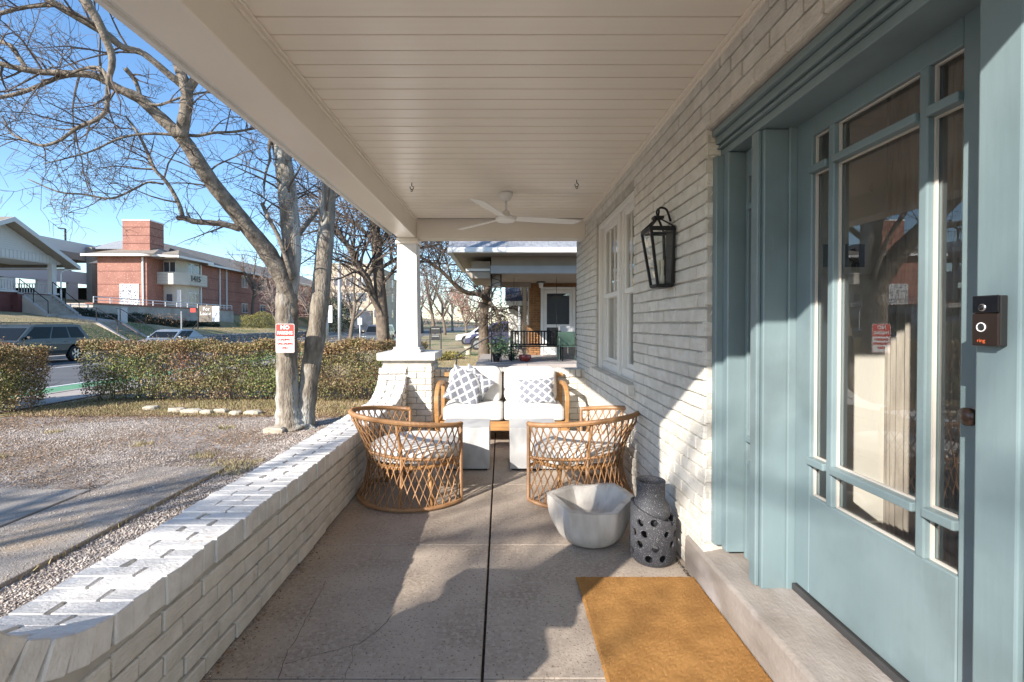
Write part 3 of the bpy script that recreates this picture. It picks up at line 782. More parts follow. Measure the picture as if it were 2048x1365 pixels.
# core under the cap
N_ = 90; ysamp = [YN + (5.90 - YN) * i / N_ for i in range(N_ + 1)]
poly = [(-1.182, y, max(top(y) - .098, .3)) for y in ysamp]
core = MB(); core.prism([(-1.182, YN, GZ)] + poly + [(-1.182, 5.90, GZ)], (-.306, 0, 0)); core.build('wall_core', 'white_mortar', lw)
recs = []
row = 0; z = .005
for r_ in range(12):
    for u, v in course(YN, 5.88, z, row):
        if min(top(u), top(v)) - .103 >= z + C - .008 or r_ < 5:
            dx = rng.uniform(-.003, .004)
            recs.append(((-1.193 + dx + (.012 if r_ == 0 and v < 3.35 else 0), (u + v) / 2, z + C / 2 - .002 + rng.uniform(-.0015, .0015)), (.05, v - u, C - .009), 0))
    z += C - .0005; row += 1
z = GZ; row = 0
outer = []
while z < .9:
    for u, v in course(YN, 5.88, z, row):
        if min(top(u), top(v)) - .103 >= z + C - .004: outer.append(((-1.478, (u + v) / 2, z + C / 2), (.05, v - u, C - .009), 0))
    z += C; row += 1
lay(recs, 'white_brick', lw, 150)
mb = MB()
for c, d, t in outer:
    _, (vs, fs) = brick_for(d, 'white_brick'); mb.add([Vector(c) + Vector((v[0] * d[0], v[1] * d[1], v[2] * d[2])) for v in vs], fs)
mb.build('outer_brickwork', 'white_brick', lw, kind='stuff')
# rowlock cap along the profile
recs = []; y = YN + .02; i = 0; pitch = .072; mort = MB()
while y < 5.88:
    e = .004; sl_ = (top(y + e) - top(y - e)) / (2 * e); th = math.atan(sl_)
    th = max(-rad(76), min(th, rad(76)))
    n_ = Vector((0, -math.sin(th), math.cos(th))); p = Vector((0, y, top(y))) - n_ * .05
    flip = i % 2
    jx = rng.uniform(-.006, .006); jz = rng.uniform(-.003, .003)
    segs = ((-1.168 + jx, .206 + jz * 2), (-1.168 - .219 + jx * .5, .112)) if flip else ((-1.168 + jx, .110 + jz * 2), (-1.168 - .122 + jx * .5, .209))
    for x1, ln in segs:
        recs.append(((x1 - ln / 2, p.y, p.z + jz), (ln, pitch - .0035, .10), th))
    y += pitch * math.cos(th); i += 1
lay(recs, 'cap_brick', lw, 200, name='cap_brick', merged_name='cap_bricks', ch=.004, rough=.005)

# ================================================================== PIERS AND COLUMNS
def pier(yc, label, x0=-1.474, x1=-.856):
    xa, xb = x0 + .012, x1 - .012
    t = thing('porch_column', (-1.165, yc, 0), label, 'column', 'square tapered columns on brick piers')
    c = MB(); c.box(xa, xb, yc - .292, yc + .292, GZ, .93); pr = c.build('pier', 'white_mortar', t)
    recs = []; z = GZ; row = 0
    while z + C < .935:
        for u, v in course(x0, x1, z, row):
            recs.append((((u + v) / 2, yc - .28, z + C / 2), (v - u, .05, C - .01), 0)); recs.append((((u + v) / 2, yc + .28, z + C / 2), (v - u, .05, C - .01), 0))
        for u, v in course(yc - .255, yc + .255, z, row + 1):
            recs.append(((x1 - .022, (u + v) / 2, z + C / 2), (.05, v - u, C - .01), 0)); recs.append(((x0 + .022, (u + v) / 2, z + C / 2), (.05, v - u, C - .01), 0))
        z += C; row += 1
    lay(recs, 'white_brick', pr, 170)
    k = MB(); k.box(x0 - .046, x1 + .046, yc - .36, yc + .36, .932, 1.022); k.build('cap_stone', 'column_paint', t, bevel=.006)
    k = MB(); X = -1.195; a = .155; b_ = .135; z0 = 1.025
    k.box(X - a - .025, X + a + .025, yc - a - .025, yc + a + .025, z0, z0 + .03); k.box(X - a - .008, X + a + .008, yc - a - .008, yc + a + .008, z0 + .031, z0 + .062)
    k.build('column_base', 'column_paint', t, bevel=.006)
    k = MB(); zt = ZB - .075; a -= .018; b_ -= .013
    k.add([(X + s * a, yc + q * a, z0 + .063) for s, q in ((-1, -1), (1, -1), (1, 1), (-1, 1))] + [(X + s * b_, yc + q * b_, zt) for s, q in ((-1, -1), (1, -1), (1, 1), (-1, 1))],
          [(0, 3, 2, 1), (4, 5, 6, 7), (0, 1, 5, 4), (1, 2, 6, 5), (2, 3, 7, 6), (3, 0, 4, 7)])
    k.build('shaft', 'column_paint', t, bevel=.005)
    k = MB(); k.box(X - b_ - .022, X + b_ + .022, yc - b_ - .022, yc + b_ + .022, zt + .001, zt + .04); k.box(X - b_ - .012, X + b_ + .012, yc - b_ - .012, yc + b_ + .012, zt + .041, ZB - .001)
    k.build('capital', 'ceiling_paint', t, bevel=.006)
    return t
pier(6.195, 'white square porch column on a brick pier beside the loveseat')
pier(.705, 'white square porch column on a brick pier at the near end of the low wall', -1.474, -1.166)

# end wall behind the loveseat
ew = thing('end_brick_wall', (.1, 6.25, 0), 'white painted brick wall across the porch end behind the loveseat', 'wall')
c = MB(); c.box(-.86, XW + .0, 6.132, 6.39, GZ, .70); c.build('wall_core', 'white_mortar', ew)
recs = []; z = .0; row = 0
while z < .69:
    for u, v in course(-.855, XW, z, row): recs.append((((u + v) / 2, 6.145, z + C / 2), (v - u, .05, C - .01), 0))
    z += C; row += 1
xx = -.855
while xx < XW - .03:
    recs.append(((xx + .036, 6.25, .752 + rng.uniform(-.002, .002)), (.066, .27, .095), 0)); xx += .072
lay(recs, 'white_brick', ew, 280)
# ================================================================== THINGS ON THE PORCH
# ---- rattan barrel chairs
def rattan_chair(cx, cy, side, label):
    t = thing('rattan_chair', (cx, cy, 0), label, 'chair', 'open weave rattan barrel chairs')
    A0, A1 = -29.0, 107.0                       # open front, degrees, for the chair on the left
    span = 360 - (A1 - A0)
    def pt(u, h, dr=0.0):
        """u 0..1 from far arm end round the back to near arm end, h height 0..1"""
        ang = rad(A1 + span * u); wgt = math.sin(math.pi * u) ** .6
        ztop = .605 + .085 * math.sin(math.pi * u) ** 1.2
        z = .02 + h * (ztop - .02)
        prof = .44 + wgt * (.055 * (h ** 1.5) * 1.35 - .085 * math.sin(math.pi * min(1, h / .92)) ** 1.0 + .015 * (1 - h))
        r = prof + dr
        return Vector((cx + side * r * math.cos(ang), cy + r * math.sin(ang), z))
    K = 64
    rim = [pt(i / K, 1) for i in range(K + 1)]; foot = [pt(i / K, 0) for i in range(K + 1)]
    def wrapped(name, pts, r, wr=.0022, pitch=.0085):
        pts = bez(pts, 3) if len(pts) < 30 else pts
        b = MB(); fine = []
        for a, c in zip(pts, pts[1:]):
            n = max(1, int((c - a).length / (pitch / 2)))
            for i in range(n): fine.append(a.lerp(c, i / n))
        fine.append(pts[-1]); b.tube(fine, [r + (wr if i % 2 else 0) for i in range(len(fine))], 8)
        return b.build(name, 'rattan_wrap', t)
    wrapped('top_rim', rim, .018); wrapped('bottom_rim', foot, .0145)
    wrapped('arm_post', [pt(0, h / 6) for h in range(7)], .0135); wrapped('arm_post', [pt(1, h / 6) for h in range(7)], .0135)
    for u in (.36, .70): wrapped('back_post', [pt(u, h / 8, -.012) for h in range(9)], .0125)
    wrapped('seat_ring', [pt(i / K, .56, -.008) for i in range(K + 1)], .010)
    # open lozenge weave: two families of canes and their knots, in front of and behind each other
    lat = MB(); N = 28; rise = 4.6 / N
    for fam in (1, -1):
        for i in range(-6, N + 7):
            u0 = i / N; pts = []
            for k in range(15):
                h = k / 14; u = u0 + fam * rise * (h - .5)
                if 0.004 <= u <= .996: pts.append(pt(u, h, fam * .0035 * math.cos(math.pi * 2 * h * 5) + random.uniform(-.001, .001)))
                elif pts: break
            if len(pts) > 2: lat.tube(pts, .0050, 5, cap=False)
    lat.build('woven_lattice', 'rattan', t, smooth=True)
    kn = MB()
    for j in range(-4, 5):
        for i in range(0, N + 1):
            # crossings of the two families
            u = (i + (.5 if j % 2 else 0)) / N
            if u < .01 or u > .99: continue
            h2 = .5 + j / (2 * N * rise)
            if not 0.02 < h2 < .98: continue
            p = pt(u, h2); q = pt(u, h2 + .018); kn.tube([p - (q - p), p, q], [.0045, .0085, .0045], 5)
    kn.build('lattice_knots', 'rattan', t, kind='stuff')
    # seat frame and cushion
    R = .355; c = MB(); pts = []
    cpts = []
    for i in range(40):
        a = 2 * math.pi * i / 40; cpts.append((R * math.cos(a), R * math.sin(a)))
    prof = [(.30, .325), (.35, .335), (.365, .355), (.37, .385), (.362, .41), (.335, .428), (.25, .44), (.10, .446), (.003, .447)]
    b = MB(); b.lathe((cx, cy, 0), [(r * (1.0), z) for r, z in prof], 40); cu = b.build('seat_cushion', 'white_fabric', t, smooth=True)
    b = MB(); b.tube([(cx + .368 * math.cos(a), cy + .368 * math.sin(a), .342) for a in [2 * math.pi * i / 40 for i in range(40)]], .005, 6, closed=True); b.build('piping', 'white_fabric', cu, smooth=True)
    b = MB(); b.tube([(cx + .36 * math.cos(a), cy + .36 * math.sin(a), .30) for a in [2 * math.pi * i / 40 for i in range(40)]], .016, 8, closed=True)
    for k in range(-2, 3):
        x = k * .12; hw = math.sqrt(.35 ** 2 - x * x); b.tube([(cx + x, cy - hw, .305), (cx + x, cy + hw, .305)], .010, 6)
    b.build('seat_frame', 'teak', t, smooth=True)
    e0, e1 = pt(0, .44), pt(1, .44); b = MB(); b.tube([e0, e0.lerp(e1, .5) + Vector((0, 0, -.0)), e1], .014, 8); b.build('front_rail', 'teak', t, smooth=True)
    for u in (.15, .85):
        p = pt(u, .0, -.05); b = MB(); b.tube([(p.x, p.y, 0.004), (p.x * .8 + cx * .2, p.y * .8 + cy * .2, .30)], [.014, .018], 8); b.build('leg', 'teak', t, smooth=True)
    return t
rattan_chair(-.70, 3.93, 1, 'rattan barrel chair beside the low white wall, left of the marble tables')
rattan_chair(.595, 3.93, -1, 'rattan barrel chair against the house wall, behind the carved bowl')

# ---- marble cube tables
def cube_table(x0, label):
    t = thing('marble_side_table', (x0 + .225, 4.71, 0), label, 'side table', 'white marble cube side tables')
    b = MB(); b.box(x0, x0 + .455, 4.49, 4.94, .018, .405); b.build('marble_block', 'marble', t, bevel=.004)
    b = MB(); b.box(x0 + .02, x0 + .435, 4.51, 4.92, 0, .018); b.build('plinth', 'black_plastic', t)
cube_table(-.57, 'white marble cube table beside the rattan chair on the low wall side')
cube_table(.08, 'white marble cube table beside the rattan chair on the house wall side')

# ---- loveseat
ls = thing('loveseat', (.03, 5.65, 0), 'teak framed loveseat with white cushions at the porch end', 'sofa')
def soft_box(name, x0, x1, y0, y1, z0, z1, r, parent, m='white_fabric', puff=.012, axis=2, lean=0.0, ztop_r=None):
    """cushion: subdivided box with rounded corners and a slightly domed face"""
    b = MB(); n = 14; cx, cy, cz = (x0 + x1) / 2, (y0 + y1) / 2, (z0 + z1) / 2; hx, hy, hz = (x1 - x0) / 2, (y1 - y0) / 2, (z1 - z0) / 2
    R = ztop_r or r; vs = []; idx = {}; fs = []
    def vert(k):
        if k in idx: return idx[k]
        i, j, l = k; p = Vector(((i / n * 2 - 1), (j / n * 2 - 1), (l / n * 2 - 1)))
        q = Vector((p.x * hx, p.y * hy, p.z * hz))
        rr = [r, r, r]
        if axis == 1: rr = [R, r, R]
        inner = Vector((max(-hx + R, min(hx - R, q.x)) if axis == 1 else max(-hx + r, min(hx - r, q.x)), max(-hy + r, min(hy - r, q.y)), max(-hz + R, min(hz - R, q.z)) if axis == 1 else max(-hz + r, min(hz - r, q.z))))
        d = q - inner
        if axis == 1:
            dxz = Vector((d.x, 0, d.z)); 
            if abs(d.x) > 1e-6 and abs(d.z) > 1e-6 and dxz.length > R: dxz *= R / dxz.length; q = Vector((inner.x + dxz.x, q.y, inner.z + dxz.z))
            d2 = Vector((q.x, q.y, q.z)); ex = min(hx - abs(q.x), hz - abs(q.z)); ed = (hy - abs(q.y))
            if ex < r:
                s_ = 1 - ex / r; q.y *= (1 - (1 - math.sqrt(max(0, 1 - s_ * s_))) * r / hy)
        elif d.length > r: q = inner + d.normalized() * r
        q.z += puff * (1 - p.x ** 2) * (1 - p.y ** 2) * (1 if p.z > 0 else 0) if axis == 2 else 0
        if axis == 1: q.y -= puff * (1 - p.x ** 2) * (1 - p.z ** 2) * (1 if p.y < 0 else 0)
        q.y += lean * (q.z + hz)
        idx[k] = len(vs); vs.append((cx + q.x, cy + q.y, cz + q.z)); return idx[k]
    for a in range(n):
        for c in range(n):
            for s in (0, n):
                f = [(a, c, s), (a + 1, c, s), (a + 1, c + 1, s), (a, c + 1, s)]; fs.append([vert(k) for k in (f if s else f[::-1])])
                f = [(s, a, c), (s, a + 1, c), (s, a + 1, c + 1), (s, a, c + 1)]; fs.append([vert(k) for k in (f if s else f[::-1])])
                f = [(a, s, c), (a, s, c + 1), (a + 1, s, c + 1), (a + 1, s, c)]; fs.append([vert(k) for k in (f if s else f[::-1])])
    b.add(vs, fs); return b.build(name, m, parent, smooth=True)
def piping(parent, pts, r=.0045):
    b = MB(); b.tube(pts, r, 6, closed=True); b.build('piping', 'white_fabric', parent, smooth=True)
for x0, x1 in ((-.665, .022), (.030, .717)):
    c = soft_box('seat_cushion', x0, x1, 5.40, 5.98, .278, .435, .035, ls, puff=.02)
    k = .012; zz = .418; piping(c, [(x0 + k, 5.412, zz), (x1 - k, 5.412, zz), (x1 - k, 5.97, zz), (x0 + k, 5.97, zz)], .005)
for x0, x1 in ((-.640, .004), (.030, .674)):
    soft_box('back_cushion', x0, x1, 5.80, 5.96, .42, .855, .05, ls, puff=.05, axis=1, lean=.15, ztop_r=.11)
b = MB(); b.box(-.70, .755, 5.43, 5.465, .165, .272); b.box(-.70, .755, 5.95, 5.985, .165, .272); b.build('frame_rail', 'teak', ls, bevel=.005)
b = MB()
for k in range(6): b.box(-.69, .745, 5.50 + k * .075, 5.54 + k * .075, .25, .272)
b.build('seat_slats', 'teak', ls)
b = MB(); 
for k in range(12): x = -.62 + k * .119; b.bar((x, 5.99, .26), (x, 6.06, .72), .04, .014, (0, 1, 0))
b.bar((-.72, 6.065, .74), (.775, 6.065, .74), .022, .05); b.build('back_rest', 'teak', ls, bevel=.003)
for sx, xo in ((-1, -.735), (1, .742)):
    w = .022
    # broad curved arm: flat plank that rises from the front post and sweeps back
    path = bez([(xo, 5.475, .0), (xo, 5.455, .30), (xo + sx * .004, 5.44, .50), (xo + sx * .002, 5.50, .615), (xo, 5.64, .665), (xo, 5.86, .665), (xo, 6.02, .635)], 5)
    b = MB(); vs = []; 
    for i, p in enumerate(path):
        tt = (path[min(i + 1, len(path) - 1)] - path[max(i - 1, 0)]).normalized(); nn = Vector((0, -tt.z, tt.y)); hw = .030 if p.z < .3 else .034; th = .024
        for a_, b_ in ((-hw, -th), (hw, -th), (hw, th), (-hw, th)): vs.append(p + Vector((a_ * .7, 0, 0)) + nn * b_)
    n_ = len(path); fs = [(i * 4 + j, i * 4 + (j + 1) % 4, i * 4 + 4 + (j + 1) % 4, i * 4 + 4 + j) for i in range(n_ - 1) for j in range(4)] + [(3, 2, 1, 0), tuple((n_ - 1) * 4 + j for j in range(4))]
    b.add(vs, fs); b.build('armrest', 'teak', ls, bevel=.006)
    b = MB(); b.bar((xo, 6.03, 0), (xo, 6.03, .66), .045, .03, (0, 1, 0)); b.build('leg', 'teak', ls, bevel=.004)
    b = MB(); b.bar((xo, 5.48, .22), (xo, 6.02, .22), .028, .08); b.build('side_rail', 'teak', ls, bevel=.004)

# ---- printed cushions
def pillow(c, w, h, depth, rx, ry, rz, label):
    n = 18; vs = []; uvs = []; fs = []
    for side in (1, -1):
        for j in range(n + 1):
            for i in range(n + 1):
                u, v = i / n * 2 - 1, j / n * 2 - 1
                pin = 1 - .10 * (1 - abs(u) ** 2) * (abs(v) ** 3); pin2 = 1 - .10 * (1 - abs(v) ** 2) * (abs(u) ** 3)
                d = depth * ((1 - u ** 4) * (1 - v ** 4)) ** .55 * (.8 + .2 * math.sin(3 * u + 2 * v))
                vs.append(Vector((u * w / 2 * pin2, -side * d / 2, v * h / 2 * pin))); uvs.append((i / n, j / n))
    M = (n + 1) ** 2
    for s in range(2):
        for j in range(n):
            for i in range(n):
                q = [s * M + j * (n + 1) + i, s * M + j * (n + 1) + i + 1, s * M + (j + 1) * (n + 1) + i + 1, s * M + (j + 1) * (n + 1) + i]
                fs.append(tuple(q if s == 0 else q[::-1]))
    me = bpy.data.meshes.new('cushion'); me.from_pydata([tuple(v) for v in vs], [], fs); me.materials.append(MATS['lattice_print'])
    uvl = me.uv_layers.new(name='UVMap')
    for l in me.loops: uvl.data[l.index].uv = uvs[l.vertex_index]
    me.polygons.foreach_set('use_smooth', [True] * len(fs)); me.update()
    o = link_mesh('throw_pillow', me); o.location = c; o.rotation_euler = (rx, ry, rz)
    return props(o, label, 'pillow', 'grey lattice print throw pillows')
pillow((-.42, 5.63, .635), .44, .44, .15, rad(-24), rad(24), rad(14), 'grey lattice print pillow tilted on its corner by the loveseat arm near the column')
pillow((.41, 5.66, .585), .44, .31, .15, rad(-20), rad(-5), rad(-8), 'low grey lattice print pillow by the loveseat arm near the house wall')
pillow((-.34, 5.73, .64), .40, .38, .13, rad(-16), rad(32), rad(-18), 'folded grey pillow half hidden behind the tilted one')

# ---- carved pale bowl / planter
bw_ = MB(); cx, cy = .565, 3.06; n = 84; vs = []; rings = []
def bowl_r(a, k):
    cs = [.30, 1.42, 2.35, 3.55, 4.65, 5.55]; ds = [.99, .90, .97, .95, .88, .97]
    poly = min(d_ / max(.25, math.cos(a - c_)) for c_, d_ in zip(cs, ds) if math.cos(a - c_) > .25)
    return (1 - k) * .98 + k * min(poly, 1.14)
outer = [(.05, .0), (.14, .002), (.178, .018), (.215, .055), (.240, .105), (.252, .16), (.258, .22), (.260, .268)]
inner = [(.258, .272), (.222, .274), (.208, .264), (.18, .20), (.14, .14), (.08, .115), (.004, .11)]
allr = outer + inner
for k, (r, z) in enumerate(allr):
    kk = min(1, z / .25)
    for j in range(n):
        a = 2 * math.pi * j / n; rr = r * bowl_r(a, kk) * .965
        lift = (.020 * math.sin(a + .6) + .016 * math.sin(2 * a + 1.2)) * kk ** 2
        # carved facets
        fac = (.010 * abs(math.sin(1.5 * a + z * 11)) + .004 * math.sin(7 * a + z * 20)) * (1 if k < len(outer) else .3) * kk
        vs.append((cx + (rr - fac) * math.cos(a), cy + (rr - fac) * math.sin(a), z + lift + .001))
fs = [(k * n + j, k * n + (j + 1) % n, (k + 1) * n + (j + 1) % n, (k + 1) * n + j) for k in range(len(allr) - 1) for j in range(n)]
fs += [tuple(range(n))[::-1], tuple((len(allr) - 1) * n + j for j in range(n))]
bw_.add(vs, fs); o = bw_.build('carved_bowl', 'stone_bowl', None, smooth=True, label='large pale carved bowl standing on the porch floor in front of the rattan chair', cat='bowl')
es = o.modifiers.new('edges', 'EDGE_SPLIT'); es.split_angle = rad(24)

# ---- speckled ceramic lantern with round holes
cl = thing('ceramic_lantern', (.885, 2.80, 0), 'dark speckled ceramic lantern pierced with round holes beside the door step', 'lantern')
cx, cy = .885, 2.80
holes = []
for k, z in enumerate((.06, .125, .19, .255)):
    for i in range(8): holes.append((2 * math.pi * (i + (.5 if k % 2 else 0)) / 8 + .25 + .12 * math.sin(i * 3 + k), z + .008 * math.sin(i * 2.1 + k)))
def body_top(a): return .295 + .045 * math.cos(a - rad(165))
nA, nZ = 120, 60; vs = []; fs = []; R0 = .130
def prof_r(z): return R0 * (1 - .18 * max(0, (.05 - z) / .05) ** 2 - .06 * max(0, (z - .27) / .1))
for lay_, dr in ((0, 0), (1, -.012)):
    for k in range(nZ + 1):
        for i in range(nA):
            a = 2 * math.pi * i / nA; z = body_top(a) * k / nZ
            r = prof_r(z) + dr; vs.append((cx + r * math.cos(a), cy + r * math.sin(a), max(z, .001)))
def is_hole(i, k):
    a = 2 * math.pi * (i + .5) / nA; z = body_top(a) * (k + .5) / nZ
    for ha, hz in holes:
        da = (a - ha + math.pi) % (2 * math.pi) - math.pi
        if (da * R0) ** 2 + (z - hz) ** 2 < .021 ** 2: return True
    return False
H = [[is_hole(i, k) for k in range(nZ)] for i in range(nA)]; M = (nZ + 1) * nA
# snap rim vertices of each hole onto its circle
def snap(i, k):
    a = 2 * math.pi * i / nA; z = body_top(a) * k / nZ
    for ha, hz in holes:
        da = (a - ha + math.pi) % (2 * math.pi) - math.pi; d = math.hypot(da * R0, z - hz)
        if .012 < d < .027:
            cells = [H[(i + di) % nA][k + dk] for di in (-1, 0) for dk in (-1, 0) if 0 <= k + dk < nZ]
            if any(cells) and not all(cells):
                s = .021 / d; return ha + da * s, hz + (z - hz) * s
    return None
for i in range(nA):
    for k in range(nZ + 1):
        q = snap(i, k)
        if q:
            for lay_, dr in ((0, 0), (1, -.012)):
                r = prof_r(q[1]) + dr; vs[lay_ * M + k * nA + i] = (cx + r * math.cos(q[0]), cy + r * math.sin(q[0]), q[1])
for i in range(nA):
    j = (i + 1) % nA
    for k in range(nZ):
        if H[i][k]: continue
        fs.append((k * nA + i, k * nA + j, (k + 1) * nA + j, (k + 1) * nA + i)); fs.append((M + k * nA + i, M + (k + 1) * nA + i, M + (k + 1) * nA + j, M + k * nA + j))
        for (di, dk, e) in ((-1, 0, (k * nA + i, (k + 1) * nA + i)), (1, 0, ((k + 1) * nA + j, k * nA + j)), (0, -1, (k * nA + j, k * nA + i)), (0, 1, ((k + 1) * nA + i, (k + 1) * nA + j))):
            k2 = k + dk
            if 0 <= k2 < nZ and H[(i + di) % nA][k2]: fs.append((e[0], e[1], e[1] + M, e[0] + M))
    fs.append((nZ * nA + i, nZ * nA + j, M + nZ * nA + j, M + nZ * nA + i))
b = MB(); b.add(vs, fs); b.build('pierced_body', 'speckled_ceramic', cl, smooth=False)
b = MB(); b.lathe((cx, cy, 0), [(.09, .001), (.118, .014), (.09, .018), (.002, .018)], 40); b.build('base', 'speckled_ceramic', cl, smooth=True)
nx_, ny_ = cx - .008, cy + .01
b = MB(); b.lathe((nx_, ny_, 0), [(.04, .20), (.085, .225), (.108, .27), (.111, .30), (.103, .328), (.088, .348), (.081, .364), (.081, .43), (.084, .458), (.082, .464), (.075, .462), (.072, .43), (.072, .375), (.078, .352), (.090, .345), (.098, .305), (.095, .27), (.06, .24), (.002, .235)], 48)
b.build('neck', 'speckled_ceramic', cl, smooth=True)

# ---- door mat
dm = thing('door_mat', (.72, 1.95, 0), 'thick golden brown coir door mat lying before the door step', 'doormat')
b = MB(); b.box(.405, 1.032, 1.62 - .0, 2.565, .001, .007); b.build('rubber_backing', 'rubber', dm)
b = MB(); nxm, nym = 60, 90; vs = []
for j in range(nym + 1):
    for i in range(nxm + 1):
        x = .402 + (1.034 - .402) * i / nxm; y = 1.60 + (2.57 - 1.60) * j / nym
        if i in (0, nxm): x += random.uniform(-.003, .003)
        if j in (0, nym): y += random.uniform(-.003, .003)
        z = .021 + random.uniform(-.0012, .0012); 
        if i in (0, nxm) or j in (0, nym): z = .016
        vs.append((x, y, z))
fs = [(j * (nxm + 1) + i, j * (nxm + 1) + i + 1, (j + 1) * (nxm + 1) + i + 1, (j + 1) * (nxm + 1) + i) for j in range(nym) for i in range(nxm)]
n0 = len(vs); ring = [i for i in range(nxm + 1)] + [(j) * (nxm + 1) + nxm for j in range(1, nym + 1)] + [nym * (nxm + 1) + i for i in range(nxm - 1, -1, -1)] + [j * (nxm + 1) for j in range(nym - 1, 0, -1)]
for r_ in ring: vs.append((vs[r_][0], vs[r_][1], .007))
for q in range(len(ring)): fs.append((ring[q], n0 + q, n0 + (q + 1) % len(ring), ring[(q + 1) % len(ring)]))
b.add(vs, fs); b.build('coir_pile', 'coir', dm)
n = 26000
p0 = np.stack([RNG.uniform(.404, 1.032, n), RNG.uniform(1.60, 2.568, n), np.full(n, .0195)], 1); th = RNG.uniform(0, 2 * np.pi, n)
dd = np.stack([np.cos(th), np.sin(th), np.zeros(n)], 1); v = np.stack([p0 - dd * .0006, p0 + dd * .0006, p0 + np.stack([RNG.normal(0, .003, n), RNG.normal(0, .003, n), RNG.uniform(.002, .0055, n)], 1)], 1).reshape(-1, 3)
np_mesh('bristles', v, np.arange(3 * n).reshape(-1, 3), 'coir_bristle', dm, kind='stuff')

# ---- ceiling fan
fn = thing('ceiling_fan', (.045, 4.85, ZC), 'white three blade ceiling fan hanging from the panelled porch ceiling', 'ceiling fan')
fx, fy = .045, 4.85; zb = EYE + 1.06
b = MB(); b.lathe((fx, fy, 0), [(.022, ZC - .085), (.03, ZC - .083), (.055, ZC - .06), (.068, ZC - .03), (.07, ZC - .002)], 32); b.build('canopy', 'fan_white', fn, smooth=True)
b = MB(); b.lathe((fx, fy, 0), [(.012, zb + .06), (.012, ZC - .084)], 16); b.build('down_rod', 'fan_white', fn, smooth=True)
b = MB(); b.lathe((fx, fy, 0), [(.03, zb + .075), (.038, zb + .06), (.042, zb + .03), (.05, zb + .02)], 24); b.build('coupling', 'fan_white', fn, smooth=True)
b = MB(); b.lathe((fx, fy, 0), [(.03, zb - .032), (.09, zb - .030), (.104, zb - .018), (.108, zb + .0), (.105, zb + .012), (.085, zb + .02), (.03, zb + .022)], 40); b.build('motor_housing', 'fan_white', fn, smooth=True)
for a in (14, 132, 250):
    ca, sa = math.cos(rad(a)), math.sin(rad(a)); bl = MB(); vs = []
    for i in range(13):
        r = .085 + (.80 - .085) * i / 12; w0 = .052 + .012 * math.sin(i / 12 * 2.6); tw = rad(13 - 5 * i / 12)
        lead = w0 if i < 12 else w0 - .035
        for q, zo in ((-w0, 0), (lead, 0), (lead, .007), (-w0, .007)):
            y_ = q * math.cos(tw); z_ = zb + q * math.sin(tw) * -1 + zo
            rr = r - (.03 if (i == 12 and q > 0) else 0)
            vs.append((fx + rr * ca - y_ * sa, fy + rr * sa + y_ * ca, z_))
    fs = [(i * 4 + j, i * 4 + (j + 1) % 4, i * 4 + 4 + (j + 1) % 4, i * 4 + 4 + j) for i in range(12) for j in range(4)] + [(3, 2, 1, 0), (48, 49, 50, 51)]
    bl.add(vs, fs); bl.build('blade', 'fan_white', fn, bevel=.002)

# ---- swing hooks in the ceiling
for (x, y), lb in (((-.84, 4.51), 'rusty swing hook screwed into the ceiling near the side beam'), ((.69, 4.42), 'rusty swing hook screwed into the ceiling near the house wall')):
    b = MB(); b.tube([(x, y, ZC + .005), (x, y, ZC - .03)], .004, 8)
    b.tube([(x + .016 * math.sin(a), y + .004 * math.sin(a * .5), ZC - .046 + .016 * math.cos(a)) for a in [i * .45 for i in range(13)]], .0038, 6)
    b.tube([(x + .008 * math.sin(a), y + .010 * math.cos(a), ZC - .072 + .012 * math.cos(a)) for a in [i * .5 for i in range(13)]], .0033, 6)
    b.build('ceiling_hook', 'iron', None, smooth=True, label=lb, cat='hook', group='hooks in the porch ceiling')

# ---- wall lantern
lx = XW - .006; ly = 2.985; zt, zbm = EYE + .575, EYE + .235
wl_ = thing('wall_lantern', (lx, ly, zbm), 'black metal wall lantern with clear glass on the white brick beside the door', 'lantern')
b = MB(); b.box(lx - .014, lx, ly - .06, ly + .06, zbm + .015, zt + .02); b.build('back_plate', 'black_metal', wl_, bevel=.003)
def frame_pts(z):
    t = (z - zbm) / (zt - zbm); return .064 + .030 * t, .105 + .050 * t     # half width (Y), depth (X)
w0, d0 = frame_pts(zbm); w1, d1 = frame_pts(zt)
lo = [(lx - .016, ly - w0), (lx - d0, ly - w0), (lx - d0, ly + w0), (lx - .016, ly + w0)]; hi = [(lx - .016, ly - w1), (lx - d1, ly - w1), (lx - d1, ly + w1), (lx - .016, ly + w1)]
fr_ = MB()
for (a, c), (e, f) in zip(lo, hi): fr_.bar((a, c, zbm), (e, f, zt), .016, .016, (0, 1, 0))
for ring_, z, th in ((lo, zbm, .018), (hi, zt, .024)):
    for i in range(4): p, q = ring_[i], ring_[(i + 1) % 4]; fr_.bar((*p, z), (*q, z), .018, th)
fr_.build('frame', 'black_metal', wl_, bevel=.002)
b = MB(); b.box(lx - d0, lx - .014, ly - w0, ly + w0, zbm - .012, zbm - .004); b.build('bottom_plate', 'black_metal', wl_)
b = MB(); ap = (lx - .085, ly, zt + .085)
for p in hi: b.bar((*p, zt + .012), ap, .012, .008)
b.obox((ap[0], ap[1], ap[2] - .004), (.03, 0, 0), (0, .03, 0), (0, 0, .008)); b.build('roof_frame', 'black_metal', wl_)
b = MB(); b.tube(bez([(ap[0], ly - .004, zt + .08), (ap[0], ly - .022, zt + .12), (ap[0], ly, zt + .135), (ap[0], ly + .022, zt + .12), (ap[0], ly + .004, zt + .08)], 5), .006, 6)
b.tube(bez([(ap[0], ly, zt + .13), (ap[0] + .02, ly, zt + .145), (lx - .03, ly, zt + .13), (lx - .005, ly, zt + .06)], 5), .007, 6); b.build('hanger', 'black_metal', wl_, smooth=True)
